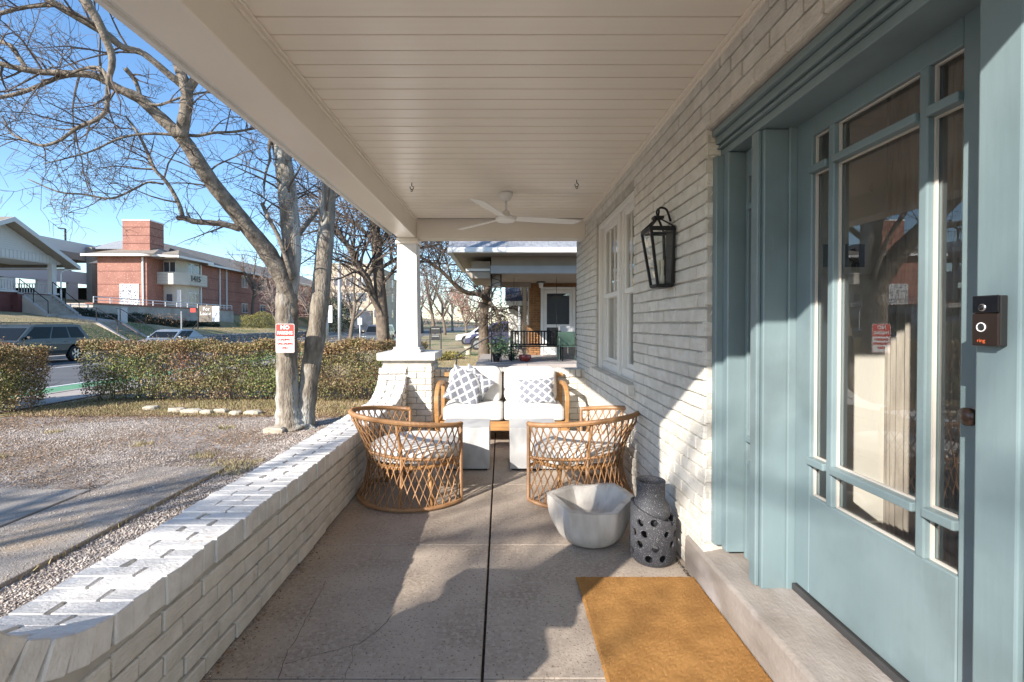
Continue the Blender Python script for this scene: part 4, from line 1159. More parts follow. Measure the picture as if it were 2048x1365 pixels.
def gp(a, b_, m='clear_glass'):
    g_ = MB(); g_.add([(*lo[a], zbm + .01), (*lo[b_], zbm + .01), (*hi[b_], zt - .01), (*hi[a], zt - .01)], [(0, 1, 2, 3)])
    g_.build('pane', m, wl_)
for a, b_ in ((0, 1), (1, 2), (2, 3)): gp(a, b_)
for dy in (-.028, .028):
    b = MB(); b.lathe((lx - .065, ly + dy, 0), [(.013, zbm + .01), (.013, zbm + .06), (.010, zbm + .062), (.010, zbm + .15), (.003, zbm + .165)], 14); b.build('candle_sleeve', 'candle', wl_, smooth=True)
b = MB(); b.tube([(lx - .065, ly - .03, zbm + .008), (lx - .065, ly + .03, zbm + .008)], .007, 6); b.build('lamp_arm', 'black_metal', wl_)

# ---- door bell
db = thing('doorbell', (XF, 1.12, EYE - .0), 'black and bronze video doorbell on the near blue door post', 'doorbell')
y0, y1 = 1.088, 1.150; zlo, zhi = EYE - .052, EYE + .066; zm = zlo + .076
b = MB(); b.box(XF - .018, XF - .001, y0 + .001, y1 - .001, zlo + .001, zhi - .001); b.build('housing', 'black_plastic', db, bevel=.002)
b = MB(); b.box(XF - .024, XF - .0185, y0, y1, zlo, zm); b.build('face_plate', 'bronze', db, bevel=.003)
b = MB(); b.box(XF - .0235, XF - .0185, y0, y1, zm + .001, zhi); b.build('camera_panel', 'gloss_black', db, bevel=.003)
yc = y0 + (y1 - y0) * .60
b = MB(); b.lathe((XF - .0236, yc, zm + .014), [(.009, .001), (.0085, -.0015), (.006, -.002), (.004, -.0035), (.001, -.004)], 28, 'x'); b.build('camera_lens', 'alloy', db, smooth=True)
b = MB(); b.lathe((XF - .0240, yc, zm + .014), [(.0062, -.003), (.004, -.0045), (.0008, -.005)], 24, 'x'); b.build('lens_glass', 'gloss_black', db, smooth=True)
bc = (XF - .0242, yc + .001, zlo + .044)
b = MB(); b.tube([(bc[0] - .001, bc[1] + .0098 * math.cos(a), bc[2] + .0098 * math.sin(a)) for a in [2 * math.pi * i / 32 for i in range(32)]], .0014, 8, closed=True); b.build('button_ring', 'ring_white', db, smooth=True)
b = MB(); b.lathe(bc, [(.0088, .001), (.0085, -.0012), (.001, -.0014)], 28, 'x'); b.build('button', 'black_plastic', db, smooth=True)
text_part('ring', .0125, 'orange_print', db, (XF - .0247, yc + .001, zlo + .0125), (0, -1, 0), (0, 0, 1), 'lettering', extrude=.0002)
# ================================================================== TREES
def wiggle(p, d, L, n, amp, r0, r1, droop=0.0, rg=random):
    pts = [Vector(p)]; d = Vector(d).normalized(); rs = [r0]
    for i in range(n):
        d = (d + Vector((rg.gauss(0, amp), rg.gauss(0, amp), rg.gauss(0, amp) + droop))).normalized()
        pts.append(pts[-1] + d * (L / n)); rs.append(r0 + (r1 - r0) * (i + 1) / n)
    return pts, rs
def side_dir(t, rg, spread=1.0):
    v = Vector((rg.gauss(0, 1), rg.gauss(0, 1), rg.gauss(0, 1))); v -= t * v.dot(t); v.normalize(); return (t * rg.uniform(.25, .9) + v * spread).normalized()
def sprout(mb, pts, rs, count, length, depth, rg, up=.25, start=.15, minr=.0025, amp=.18, fac=.55, kids=(7, 5), droop=0.0, sides=(5, 4, 3), r_cap=.03, away=None):
    n = len(pts)
    for _ in range(count):
        f = start + (1 - start) * rg.random() ** .8; k = min(int(f * (n - 1)), n - 2); fr = f * (n - 1) - k
        p = pts[k].lerp(pts[k + 1], fr); t = (pts[k + 1] - pts[k]).normalized(); d = side_dir(t, rg); d = (d + Vector((0, 0, up))).normalized()
        if away: d = (d + Vector(away)).normalized()
        r0 = max(min(rs[k] * .5, r_cap), minr * 1.3); L = length * rg.uniform(.5, 1.25) * (1.1 - .5 * f)
        q, qr = wiggle(p, d, L, 5 if depth else 4, amp, r0, minr * (1.1 if depth else .7), droop, rg)
        mb.tube(q, qr, sides[min(2, 2 - depth)] if depth <= 2 else 5, cap=False)
        if depth: sprout(mb, q, qr, kids[min(len(kids) - 1, 2 - depth)] if depth <= 2 else 6, length * fac, depth - 1, rg, up * .7, .2, minr, amp * 1.1, fac, kids, droop, sides, r_cap * .5)
def limb(spec, n=5):
    pts = [P(a, b, Y) for a, b, Y, r in spec]; rs_ = [r for *_, r in spec]; fine = bez(pts, n); rr = []
    for i in range(len(spec) - 1):
        for k in range(n): rr.append(rs_[i] + (rs_[i + 1] - rs_[i]) * k / n)
    rr.append(rs_[-1]); 
    return fine, rr
rg = random.Random(21)
mt = thing('bare_tree', (P(585, 850, 8.05).x, 8.05, GZ), 'big two stemmed bare tree by the gravel with the no parking sign on it', 'tree')
T1, R1 = limb([(582, 862, 8.0, .30), (578, 845, 8, .225), (575, 815, 8, .19), (574, 760, 8, .172), (573, 680, 7.98, .162), (572, 620, 7.95, .162), (576, 570, 7.95, .172), (584, 500, 7.95, .150), (579, 420, 7.95, .145), (572, 350, 7.95, .14), (560, 270, 7.95, .125), (548, 180, 7.9, .11), (535, 90, 7.8, .10), (520, -40, 7.7, .08), (500, -200, 7.6, .05)])
T2, R2 = limb([(603, 860, 8.12, .24), (606, 838, 8.15, .19), (617, 765, 8.2, .152), (629, 690, 8.2, .158), (640, 600, 8.2, .15), (648, 520, 8.25, .145), (655, 440, 8.3, .13), (661, 370, 8.3, .118), (670, 280, 8.4, .10), (685, 160, 8.5, .08), (700, 20, 8.6, .05)])
b = MB()
def lumpy(pts, rs, amp=.06, lo=20):
    return [r * (1 + amp * math.sin(i * 1.7) * (1 if i < lo else .5) + rg.uniform(-.02, .02)) for i, r in enumerate(rs)]
b.tube(T1, lumpy(T1, R1), 20); b.tube(T2, lumpy(T2, R2), 18)
for ang in range(7):        # root flare
    a = ang * .9 + .3; c0 = T1[2] if ang < 4 else T2[2]
    b.tube([c0 + Vector((0, 0, .18)), c0 + Vector((math.cos(a) * .15, math.sin(a) * .15, -.02)), Vector((c0.x + math.cos(a) * .36, c0.y + math.sin(a) * .3, GZ - .04))], [.10, .095, .05], 8)
b.build('trunk', 'bark', mt, smooth=True)
LIMBS = {
 'L': [(588, 665, 7.98, .06), (583, 625, 7.96, .11), (576, 588, 7.92, .138), (561, 548, 7.8, .142), (532, 500, 7.7, .135), (500, 460, 7.5, .120), (465, 415, 7.3, .112), (430, 372, 7.1, .106), (402, 330, 6.9, .10), (380, 295, 6.8, .094), (362, 272, 6.7, .088)],
 'Lup': [(364, 276, 6.7, .085), (372, 240, 6.65, .078), (378, 195, 6.6, .074), (372, 168, 6.6, .078), (362, 140, 6.6, .06), (350, 100, 6.6, .055), (335, 30, 6.6, .05), (320, -60, 6.6, .04)],
 'Lup2': [(376, 190, 6.6, .06), (392, 165, 6.6, .055), (400, 140, 6.6, .05), (405, 60, 6.6, .045), (415, -60, 6.6, .035)],
 'Lleft': [(364, 274, 6.7, .085), (325, 238, 6.6, .078), (285, 202, 6.5, .068), (240, 180, 6.4, .056), (195, 155, 6.3, .046), (150, 151, 6.2, .040), (90, 148, 6.1, .036), (45, 141, 6.0, .034), (-30, 122, 5.9, .030), (-110, 105, 5.8, .02)],
 'a1': [(165, 152, 6.25, .030), (125, 158, 6.2, .027), (95, 170, 6.15, .025), (50, 188, 6.1, .025), (0, 199, 6.0, .022), (-60, 205, 5.9, .015)],
 'a2': [(60, 143, 6.05, .026), (45, 120, 6.1, .026), (28, 96, 6.1, .024), (-10, 84, 6.1, .02), (-60, 80, 6.1, .012)],
 'b1': [(368, 172, 6.6, .055), (345, 155, 6.5, .045), (310, 125, 6.4, .040), (285, 108, 6.35, .040), (250, 98, 6.3, .040), (225, 78, 6.2, .046), (195, 58, 6.1, .050), (160, 38, 6.0, .046), (125, 18, 5.9, .042), (85, -8, 5.8, .036), (30, -50, 5.7, .02)],
 'b2': [(118, 16, 5.9, .022), (75, 18, 5.9, .022), (35, 25, 5.85, .022), (0, 35, 5.8, .022), (-60, 50, 5.8, .015)],
 'pale': [(150, -60, 5.6, .055), (176, 5, 5.7, .052), (192, 30, 5.75, .050), (206, 55, 5.8, .046), (218, 85, 5.85, .042), (228, 112, 5.9, .040), (229, 135, 5.9, .036), (222, 165, 5.95, .03), (219, 205, 6.0, .026), (216, 225, 6.0, .026), (195, 243, 6.0, .025), (165, 255, 6.0, .023), (145, 268, 6.0, .020), (120, 285, 6.0, .018), (88, 293, 6.0, .016), (55, 283, 6.0, .014), (28, 268, 6.0, .012), (10, 235, 6.0, .008)],
 'p2': [(222, 165, 5.95, .025), (205, 140, 6.0, .022), (170, 142, 6.0, .018), (140, 155, 6.0, .012)],
 'h1': [(482, 458, 7.4, .055), (450, 450, 7.3, .044), (415, 446, 7.2, .042), (390, 444, 7.15, .042), (372, 438, 7.1, .038), (357, 437, 7.1, .036)],
 'h2': [(368, 440, 7.1, .036), (362, 415, 7.1, .030), (352, 393, 7.1, .030), (340, 372, 7.05, .027), (328, 357, 7.0, .027), (312, 340, 7.0, .025), (300, 312, 7.0, .023), (288, 285, 6.95, .020), (275, 262, 6.9, .017), (255, 235, 6.9, .012)],
 'h3': [(330, 370, 7.0, .015), (300, 366, 6.9, .014), (270, 380, 6.8, .014), (225, 398, 6.7, .014), (170, 390, 6.6, .013), (120, 385, 6.5, .011), (60, 360, 6.4, .007)],
 'r1': [(356, 268, 6.75, .03), (395, 274, 6.9, .022), (430, 268, 7.0, .02), (470, 266, 7.1, .018), (520, 258, 7.2, .015), (560, 250, 7.3, .01)],
 'r2': [(360, 273, 6.7, .024), (320, 270, 6.6, .018), (275, 272, 6.5, .016), (235, 282, 6.4, .015), (190, 303, 6.3, .013), (150, 315, 6.2, .010), (90, 330, 6.1, .006)],
 'r3': [(290, 206, 6.5, .022), (320, 213, 6.5, .018), (360, 200, 6.6, .016), (400, 190, 6.7, .014), (440, 185, 6.8, .01)],
 'd1': [(560, 280, 7.9, .045), (545, 285, 7.85, .045), (540, 300, 7.8, .024), (542, 320, 7.8, .02), (534, 345, 7.8, .018), (530, 375, 7.8, .014), (530, 400, 7.8, .008)],
 's1': [(585, 560, 7.8, .04), (560, 480, 7.7, .035), (540, 440, 7.6, .032), (525, 408, 7.6, .03)],
 'q1': [(255, 140, 6.4, .03), (275, 165, 6.5, .028), (285, 195, 6.5, .024)],
 'q2': [(590, 480, 8.1, .05), (630, 430, 8.8, .04), (680, 380, 9.4, .032), (740, 345, 10, .02)],
}
br = MB(); curves = {}
for k_, sp in LIMBS.items():
    q, qr = limb(sp); curves[k_] = (q, qr); br.tube(q, lumpy(q, qr, .04), 12 if qr[0] > .05 else 8)
br.build('limbs', 'bark_limb', mt, smooth=True)
tw = MB()
cfg = {'L': (12, 1.3), 'Lup': (6, 1.0), 'Lup2': (4, 1.0), 'Lleft': (15, 1.3), 'a1': (6, 1.0), 'a2': (5, .8), 'b1': (12, 1.2), 'b2': (6, .8), 'pale': (18, 1.0), 'p2': (4, .7), 'h1': (5, .8), 'h2': (12, 1.1), 'h3': (13, .9), 'r1': (12, .9), 'r2': (13, 1.0), 'r3': (8, .8), 'd1': (4, .6), 's1': (5, .7), 'q1': (4, .6), 'q2': (12, 1.1)}
for k_, (c_, L_) in cfg.items():
    q, qr = curves[k_]; sprout(tw, q, qr, c_, L_, 2, rg, up=.25 if k_ != 'pale' else -.1, kids=(4, 4), minr=.0021, r_cap=.015, amp=.17)
sprout(tw, T1[30:], R1[30:], 30, 1.3, 2, rg, up=.25, kids=(5, 4), minr=.0026, r_cap=.02, amp=.2)
sprout(tw, T2[24:], R2[24:], 24, 1.2, 2, rg, up=.25, kids=(5, 4), minr=.0026, r_cap=.02, amp=.2)
for TT, RR in ((T1[16:30], R1[16:30]), (T2[10:26], R2[10:26])):
    sprout(tw, TT, RR, 24, .35, 1, rg, up=.5, kids=(4,), minr=.0022, r_cap=.008, amp=.3)
tw.build('twigs', 'twig', mt, kind='stuff')
# ---- no parking sign on the trunk
sg = thing('parking_sign', P(570, 677, 7.72), 'red and white no parking sign fixed to the trunk of the bare tree', 'sign')
sc_ = P(570, 677, 7.72); sw, sh = .150, .232
def rrect(cx, cz, w, h, r, y, n=5):
    out = []
    for qx, qz, a0 in ((1, 1, 0), (-1, 1, 90), (-1, -1, 180), (1, -1, 270)):
        for i in range(n + 1): a = rad(a0 + 90 * i / n); out.append((cx + qx * (w - r) + r * math.cos(a), y, cz + qz * (h - r) + r * math.sin(a)))
    return out
b = MB(); b.prism(rrect(sc_.x, sc_.z, sw, sh, .022, sc_.y), (0, .003, 0)); b.build('sign_plate', 'sign_white', sg)
b = MB(); b.prism(rrect(sc_.x, sc_.z + .125, sw - .007, .098, .016, sc_.y - .0016), (0, .001, 0)); b.build('red_panel', 'sign_red', sg)
o_ = rrect(sc_.x, sc_.z, sw - .006, sh - .006, .018, sc_.y - .0012); i_ = rrect(sc_.x, sc_.z, sw - .012, sh - .012, .013, sc_.y - .0012); nn = len(o_)
b = MB(); b.add(o_ + i_, [(k, (k + 1) % nn, nn + (k + 1) % nn, nn + k) for k in range(nn)]); b.build('red_border', 'sign_red', sg)
def st(t_, dz, size, m, xs=1.0): text_part(t_, size, m, sg, (sc_.x, sc_.y - .0035, sc_.z + dz), (1, 0, 0), (0, 0, 1), 'lettering', extrude=.0004, xs=xs, bold=.003)
st('NO', .172, .088, 'sign_white', 1.05); st('PARKING', .085, .074, 'sign_white', .78)
st('LOADING &', -.022, .050, 'sign_red', .86); st('UNLOADING', -.088, .050, 'sign_red', .84); st('ONLY', -.155, .050, 'sign_red', .86)
b = MB()
for dz in (.215, -.215): b.lathe((sc_.x, sc_.y - .001, sc_.z + dz), [(.007, .002), (.006, -.004), (.001, -.005)], 10, 'y')
b.build('bolt', 'galvanised', sg)

# ---- edging stones by the tree
def stone(name, c, sx, sy, sz, seed, m, parent=None, **kw):
    r_ = random.Random(seed); b = MB(); n_, rows = 9, 5; vs = []
    for k in range(rows + 1):
        ph = math.pi * k / rows
        for j in range(n_):
            a = 2 * math.pi * j / n_; q = r_.uniform(.82, 1.12)
            ex = lambda t: math.copysign(abs(t) ** .6, t)
            vs.append((c[0] + sx * ex(math.cos(a)) * math.sin(ph) ** .5 * q, c[1] + sy * ex(math.sin(a)) * math.sin(ph) ** .5 * q, c[2] + sz * ex(math.cos(ph)) * r_.uniform(.9, 1.1)))
    b.add(vs, [(k * n_ + j, (k + 1) * n_ + j, (k + 1) * n_ + (j + 1) % n_, k * n_ + (j + 1) % n_) for k in range(rows) for j in range(n_)])
    return b.build(name, m, parent, **kw)
ST = [((352, 822), .17, 'pale limestone edging stone at the left end of the row'), ((383, 824), .20, 'long pale edging stone in the row along the gravel'), ((412, 826), .12, 'small edging stone in the row along the gravel'),
      ((440, 824), .14, 'rounded edging stone in the middle of the row'), ((505, 827), .16, 'edging stone left of the tree trunk'), ((548, 862), .19, 'flat stone lying at the foot of the tree trunk'), ((300, 818), .15, 'edging stone half buried in leaves'), ((470, 828), .12, 'small edging stone nearest the tree in the row')]
for i, ((px, py), s_, lb) in enumerate(ST):
    Y = 960 * (EYE - GZ - .03) / (py - 648); stone('edging_stone', (P(px, py, Y).x, Y, GZ + .03), s_, s_ * .6, .06, i, 'limestone', label=lb, cat='stone', group='edging stones by the gravel')

# ---- hedges
def hedge(name, label, x0, x1, y0, y1, ztop, n, seed, end=None):
    t = thing(name, ((x0 + x1) / 2, (y0 + y1) / 2, GZ), label, 'hedge', 'clipped hedges along the yard')
    r_ = np.random.default_rng(seed)
    x = r_.uniform(0, 1, n); y = r_.uniform(-1, 1, n); z = r_.uniform(0, 1, n) ** .9
    # push towards the skin
    m_ = r_.random(n) < .62; y = np.where(m_ & (r_.random(n) < .6), np.sign(y) * r_.uniform(.75, 1.05, n), y); z = np.where(m_ & (r_.random(n) < .4), r_.uniform(.88, 1.0, n), z)
    X = x0 + x * (x1 - x0)
    lump = .05 * np.sin(X * 3.1 + seed) + .04 * np.sin(X * 7.3 + 1) 
    zt_ = ztop + lump + .03 * np.sin(y * 4)
    wid = (y1 - y0) / 2 * (1 + .12 * np.sin(X * 2.7 + z * 3) ) * (1 - .30 * (z - .55) ** 2 - .12 * (1 - z))
    if end == 'ends':
        ed = np.minimum(x, 1 - x) * abs(x1 - x0); wid *= np.clip((ed + .12 + .1 * r_.random(n)) / .45, .3, 1) ** .5
        X += r_.normal(0, .05, n)
    Y_ = (y0 + y1) / 2 + y * wid + r_.normal(0, .03, n); Z = GZ + .10 + (zt_ - GZ - .10) * z + r_.normal(0, .018, n)
    # thin, see-through patches low down
    gap = np.sin(X * 4.3 + seed) * np.sin(Z * 7 + X) ; keep = (gap > -.60) | (r_.random(n) < .35); keep &= (z > .10) | (r_.random(n) < .6)
    p = np.stack([X, Y_, Z], 1)[keep]; zz = z[keep]
    f_ = np.where(zz > .80, np.where(r_.random(len(zz)) < .55, 2, 0), np.where(np.sin(p[:, 0] * 2.1) + r_.normal(0, .7, len(zz)) > .55, 1, 0))
    leaves('foliage', p, .042, ['hedge_leaf', 'hedge_green', 'hedge_top'], t, fm=f_)
    st_ = MB(); rr = random.Random(seed); k = int(abs(x1 - x0) / .16)
    for i in range(k):
        bx = x0 + (x1 - x0) * (i + rr.random()) / k; by = (y0 + y1) / 2 + rr.uniform(-.2, .2)
        for _ in range(3):
            q, qr = wiggle((bx, by, GZ - .02), (rr.gauss(0, .28), rr.gauss(0, .28), 1), (ztop - GZ) * rr.uniform(.75, 1.06), 5, .13, .010, .003, 0, rr); st_.tube(q, qr, 4, cap=False)
            for _ in range(3):
                j = rr.randint(1, 4); q2, r2 = wiggle(q[j], (rr.gauss(0, 1), rr.gauss(0, 1), .8), .38, 3, .2, .005, .002, 0, rr); st_.tube(q2, r2, 3, cap=False)
    sp_ = []
    for i in range(int(abs(x1 - x0) * 26)):
        bx = x0 + (x1 - x0) * rr.random(); by = (y0 + y1) / 2 + rr.uniform(-.45, .45); q, qr = wiggle((bx, by, ztop - .12), (rr.gauss(0, .35), rr.gauss(0, .35), 1), rr.uniform(.12, .34), 4, .2, .004, .0018, 0, rr); st_.tube(q, qr, 3, cap=False)
        for p_ in q[1:]:
            for _ in range(2): sp_.append((p_.x + rr.gauss(0, .02), p_.y + rr.gauss(0, .02), p_.z + rr.gauss(0, .015)))
    leaves('sprigs', sp_, .035, 'hedge_top', t, kind='stuff')
    st_.build('stems', 'twig', t, kind='stuff')
hedge('clipped_hedge', 'long clipped hedge behind the bare tree, reaching to the porch column', -9.35, -1.75, 10.45, 11.45, .955, 105000, 5, 'ends')
hedge('clipped_hedge', 'short clipped hedge at the left edge, this side of the walkway gap', -11.6, -9.25, 8.9, 9.95, .93, 55000, 9, 'ends')
# low planting between the column and the neighbour
n = 12000; X = RNG.uniform(-2.2, -.2, n); Y_ = RNG.uniform(8.2, 11.6, n); Z = GZ + .05 + np.abs(RNG.normal(0, .20, n)) * (1 + .3 * np.sin(X * 5))
lp = thing('low_shrub', (-1.2, 10, GZ), 'low sprawling green shrub on the ground beyond the column', 'shrub'); leaves('foliage', np.stack([X, Y_, Z], 1), .035, ['hedge_leaf', 'hedge_green'], lp, fm=(RNG.random(n) < .35).astype(int))

# ---- other bare trees
def traced_tree(label, base, specs, tw_count, tw_len, m='bark_dark', tm='twig', depth=2, kids=(6, 4), minr=.004, r_cap=.04, seed=4):
    r_ = random.Random(seed); t = thing('bare_tree', base, label, 'tree'); b = MB(); w_ = MB()
    for i, sp in enumerate(specs):
        q, qr = limb(sp); b.tube(q, qr, 10)
        sprout(w_, q, qr, max(3, int(tw_count / (1 + .35 * i))), tw_len, depth, r_, up=.3, kids=kids, minr=minr, r_cap=r_cap, start=.35 if i == 0 else .2)
    b.build('trunk', m, t, smooth=True); w_.build('twigs', tm, t, kind='stuff'); return t
traced_tree('grey bare tree behind the hedge beside the porch column', (P(765, 760, 14).x, 14, GZ), [
    [(770, 790, 14, .26), (768, 720, 14, .20), (765, 650, 14, .185), (760, 580, 14, .17), (756, 520, 14, .155), (750, 450, 14.1, .14), (742, 380, 14.2, .11), (735, 300, 14.4, .08), (728, 200, 14.6, .05)],
    [(771, 640, 14, .12), (757, 615, 13.9, .11), (745, 592, 13.8, .10), (735, 560, 13.7, .10), (722, 540, 13.6, .085), (712, 522, 13.5, .08), (700, 498, 13.4, .07), (685, 475, 13.3, .06), (668, 450, 13.2, .05), (640, 400, 13, .03)],
    [(735, 556, 13.7, .06), (745, 535, 13.75, .055), (755, 512, 13.8, .05), (765, 480, 13.8, .04), (790, 440, 13.8, .03)],
    [(756, 500, 14, .08), (735, 470, 14.2, .06), (705, 445, 14.5, .045), (670, 420, 14.8, .03), (640, 380, 15, .02)],
    [(758, 540, 14, .06), (790, 520, 14.4, .05), (830, 500, 14.6, .035), (880, 490, 14.8, .02)]], 40, 2.2, minr=.005, seed=11)
traced_tree('gnarled tree beside the neighbour porch post with a long branch arching left', (P(968, 706, 22).x, 22, GZ), [
    [(968, 720, 22, .30), (968, 690, 22, .25), (967, 660, 22, .23), (968, 630, 22, .20), (972, 600, 22, .2), (976, 570, 22, .17), (985, 530, 22, .13), (1000, 480, 22, .08)],
    [(976, 605, 22, .13), (960, 590, 21.5, .11), (935, 586, 21, .10), (912, 572, 20.6, .09), (893, 552, 20.3, .08), (873, 535, 20, .07), (850, 520, 19.7, .06), (820, 500, 19.5, .04)],
    [(972, 600, 22, .12), (990, 620, 21.8, .09), (1000, 650, 21.6, .06)],
    [(905, 566, 20.5, .05), (895, 530, 20.4, .04), (885, 500, 20.3, .03), (870, 470, 20.2, .02)],
    [(976, 575, 22, .1), (955, 545, 22, .07), (930, 520, 22, .05), (900, 490, 22, .03)]], 24, 2.4, minr=.007, seed=12)
def far_tree_proto(seed, h, m, tm, spread=.5, dens=12, minr=.012):
    r_ = random.Random(seed); b = MB(); w_ = MB()
    q, qr = wiggle((0, 0, -.3), (0, 0, 1), h * .45, 5, .05, h * .022, h * .015, 0, r_); b.tube(q, qr, 8)
    for i in range(7):
        a = i * 2.4 + r_.random(); q2, r2 = wiggle(q[3 + i % 3], (math.cos(a) * spread, math.sin(a) * spread, .9), h * r_.uniform(.4, .62), 7, .12, h * .012, h * .003, .05, r_)
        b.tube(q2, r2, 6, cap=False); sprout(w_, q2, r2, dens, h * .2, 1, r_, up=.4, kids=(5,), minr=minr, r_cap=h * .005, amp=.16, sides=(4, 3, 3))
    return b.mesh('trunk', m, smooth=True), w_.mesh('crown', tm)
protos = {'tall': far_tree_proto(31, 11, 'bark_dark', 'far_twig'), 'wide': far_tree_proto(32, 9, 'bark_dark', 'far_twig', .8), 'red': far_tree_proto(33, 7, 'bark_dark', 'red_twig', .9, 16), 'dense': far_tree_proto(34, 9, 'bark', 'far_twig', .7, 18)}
def far_tree(kind, x, y, s, label, rz=0, z=None):
    o = thing('bare_tree', (x, y, gz(x, y) if z is None else z), label, 'tree', 'bare street trees in the distance', rotz=rz); o.scale = (s, s, s)
    for nm, me in zip(('trunk', 'crown'), protos[kind]):
        c = bpy.data.objects.new(nm, me); COL.objects.link(c); c.parent = o
FT = [('wide', P(700, 690, 45).x, 45, 1.05, 'bare tree in front of the beige apartment block'), ('dense', P(632, 690, 52).x, 52, .9, 'bare tree right of the two stemmed tree, before the beige block'),
      ('tall', P(868, 690, 60).x, 60, 1.05, 'tall bare tree just right of the porch column'), ('wide', P(890, 690, 75).x, 75, 1.3, 'wide bare tree at the end of the street'),
      ('red', P(935, 690, 52).x, 52, 1.0, 'reddish bare tree behind the white parked car'), ('red', P(955, 690, 66).x, 66, 1.2, 'second reddish bare tree behind the purple car'),
      ('dense', P(905, 690, 110).x, 110, 1.5, 'farthest bare tree at the vanishing point of the street'), ('tall', P(845, 690, 95).x, 95, 1.2, 'bare tree half hidden behind the porch column'),
      ('dense', P(552, 660, 44).x, 44, .8, 'bushy bare tree against the right end of the red brick building'), ('tall', P(505, 660, 66).x, 66, .9, 'bare tree beyond the roof of the red brick building'),
      ('dense', -36, 33, .95, 'bare tree beyond the left edge behind the white gabled house'), ('wide', P(660, 690, 80).x, 80, 1.1, 'bare tree beyond the light pole'), ('tall', 3.6, 34, .9, 'bare tree behind the second neighbour house')]
for i, (k_, x, y, s, lb) in enumerate(FT): far_tree(k_, x, y, s, lb, i * 1.3)
# tree standing behind the viewer to the left: its limbs throw the soft shadows on porch and yard
r_ = random.Random(50); stt = thing('shade_tree', (-9.4, -9.3, GZ), 'bare tree behind the viewer, known by its shadows on the porch', 'tree'); b = MB(); w_ = MB()
q, qr = wiggle((-9.4, -9.3, GZ - .1), (.06, .05, 1), 5.0, 7, .03, .30, .22, 0, r_); b.tube(q, qr, 12)
for i in range(13):
    a = i * 2.4 + r_.random() * .5; q2, r2 = wiggle(q[2 + i % 6], (math.cos(a) * .9, math.sin(a) * .9, r_.uniform(.4, 1.3)), r_.uniform(3.5, 6.5), 9, .13, .12, .035, .03, r_)
    b.tube(q2, r2, 8, cap=False); sprout(w_, q2, r2, 8, 1.9, 1, r_, up=.35, kids=(6,), minr=.010, r_cap=.05, amp=.16, sides=(5, 4, 3))
b.build('trunk', 'bark', stt, smooth=True); w_.build('branches', 'bark_dark', stt, kind='stuff')
st2 = stt.copy(); COL.objects.link(st2); st2.location = (-12.2, -6.6, GZ); st2.rotation_euler = (0, 0, 2.1); st2['label'] = 'bare tree out of frame to the left, known by its shadows on the gravel'
for ch in list(stt.children):
    c_ = ch.copy(); COL.objects.link(c_); c_.parent = st2

tl = MB(); r_ = random.Random(77); v = []
for i in range(170):
    x = r_.uniform(-75, 60); y = r_.uniform(150, 260); h_ = r_.uniform(6, 11)
    for _ in range(60): v.append((x + r_.gauss(0, 2.4), y + r_.gauss(0, 2.4), max(0, gz(x, y) * 0) + abs(r_.gauss(h_ * .55, h_ * .28))))
leaves('distant_trees', v, 1.1, 'far_twig', aspect=.25, kind='stuff')
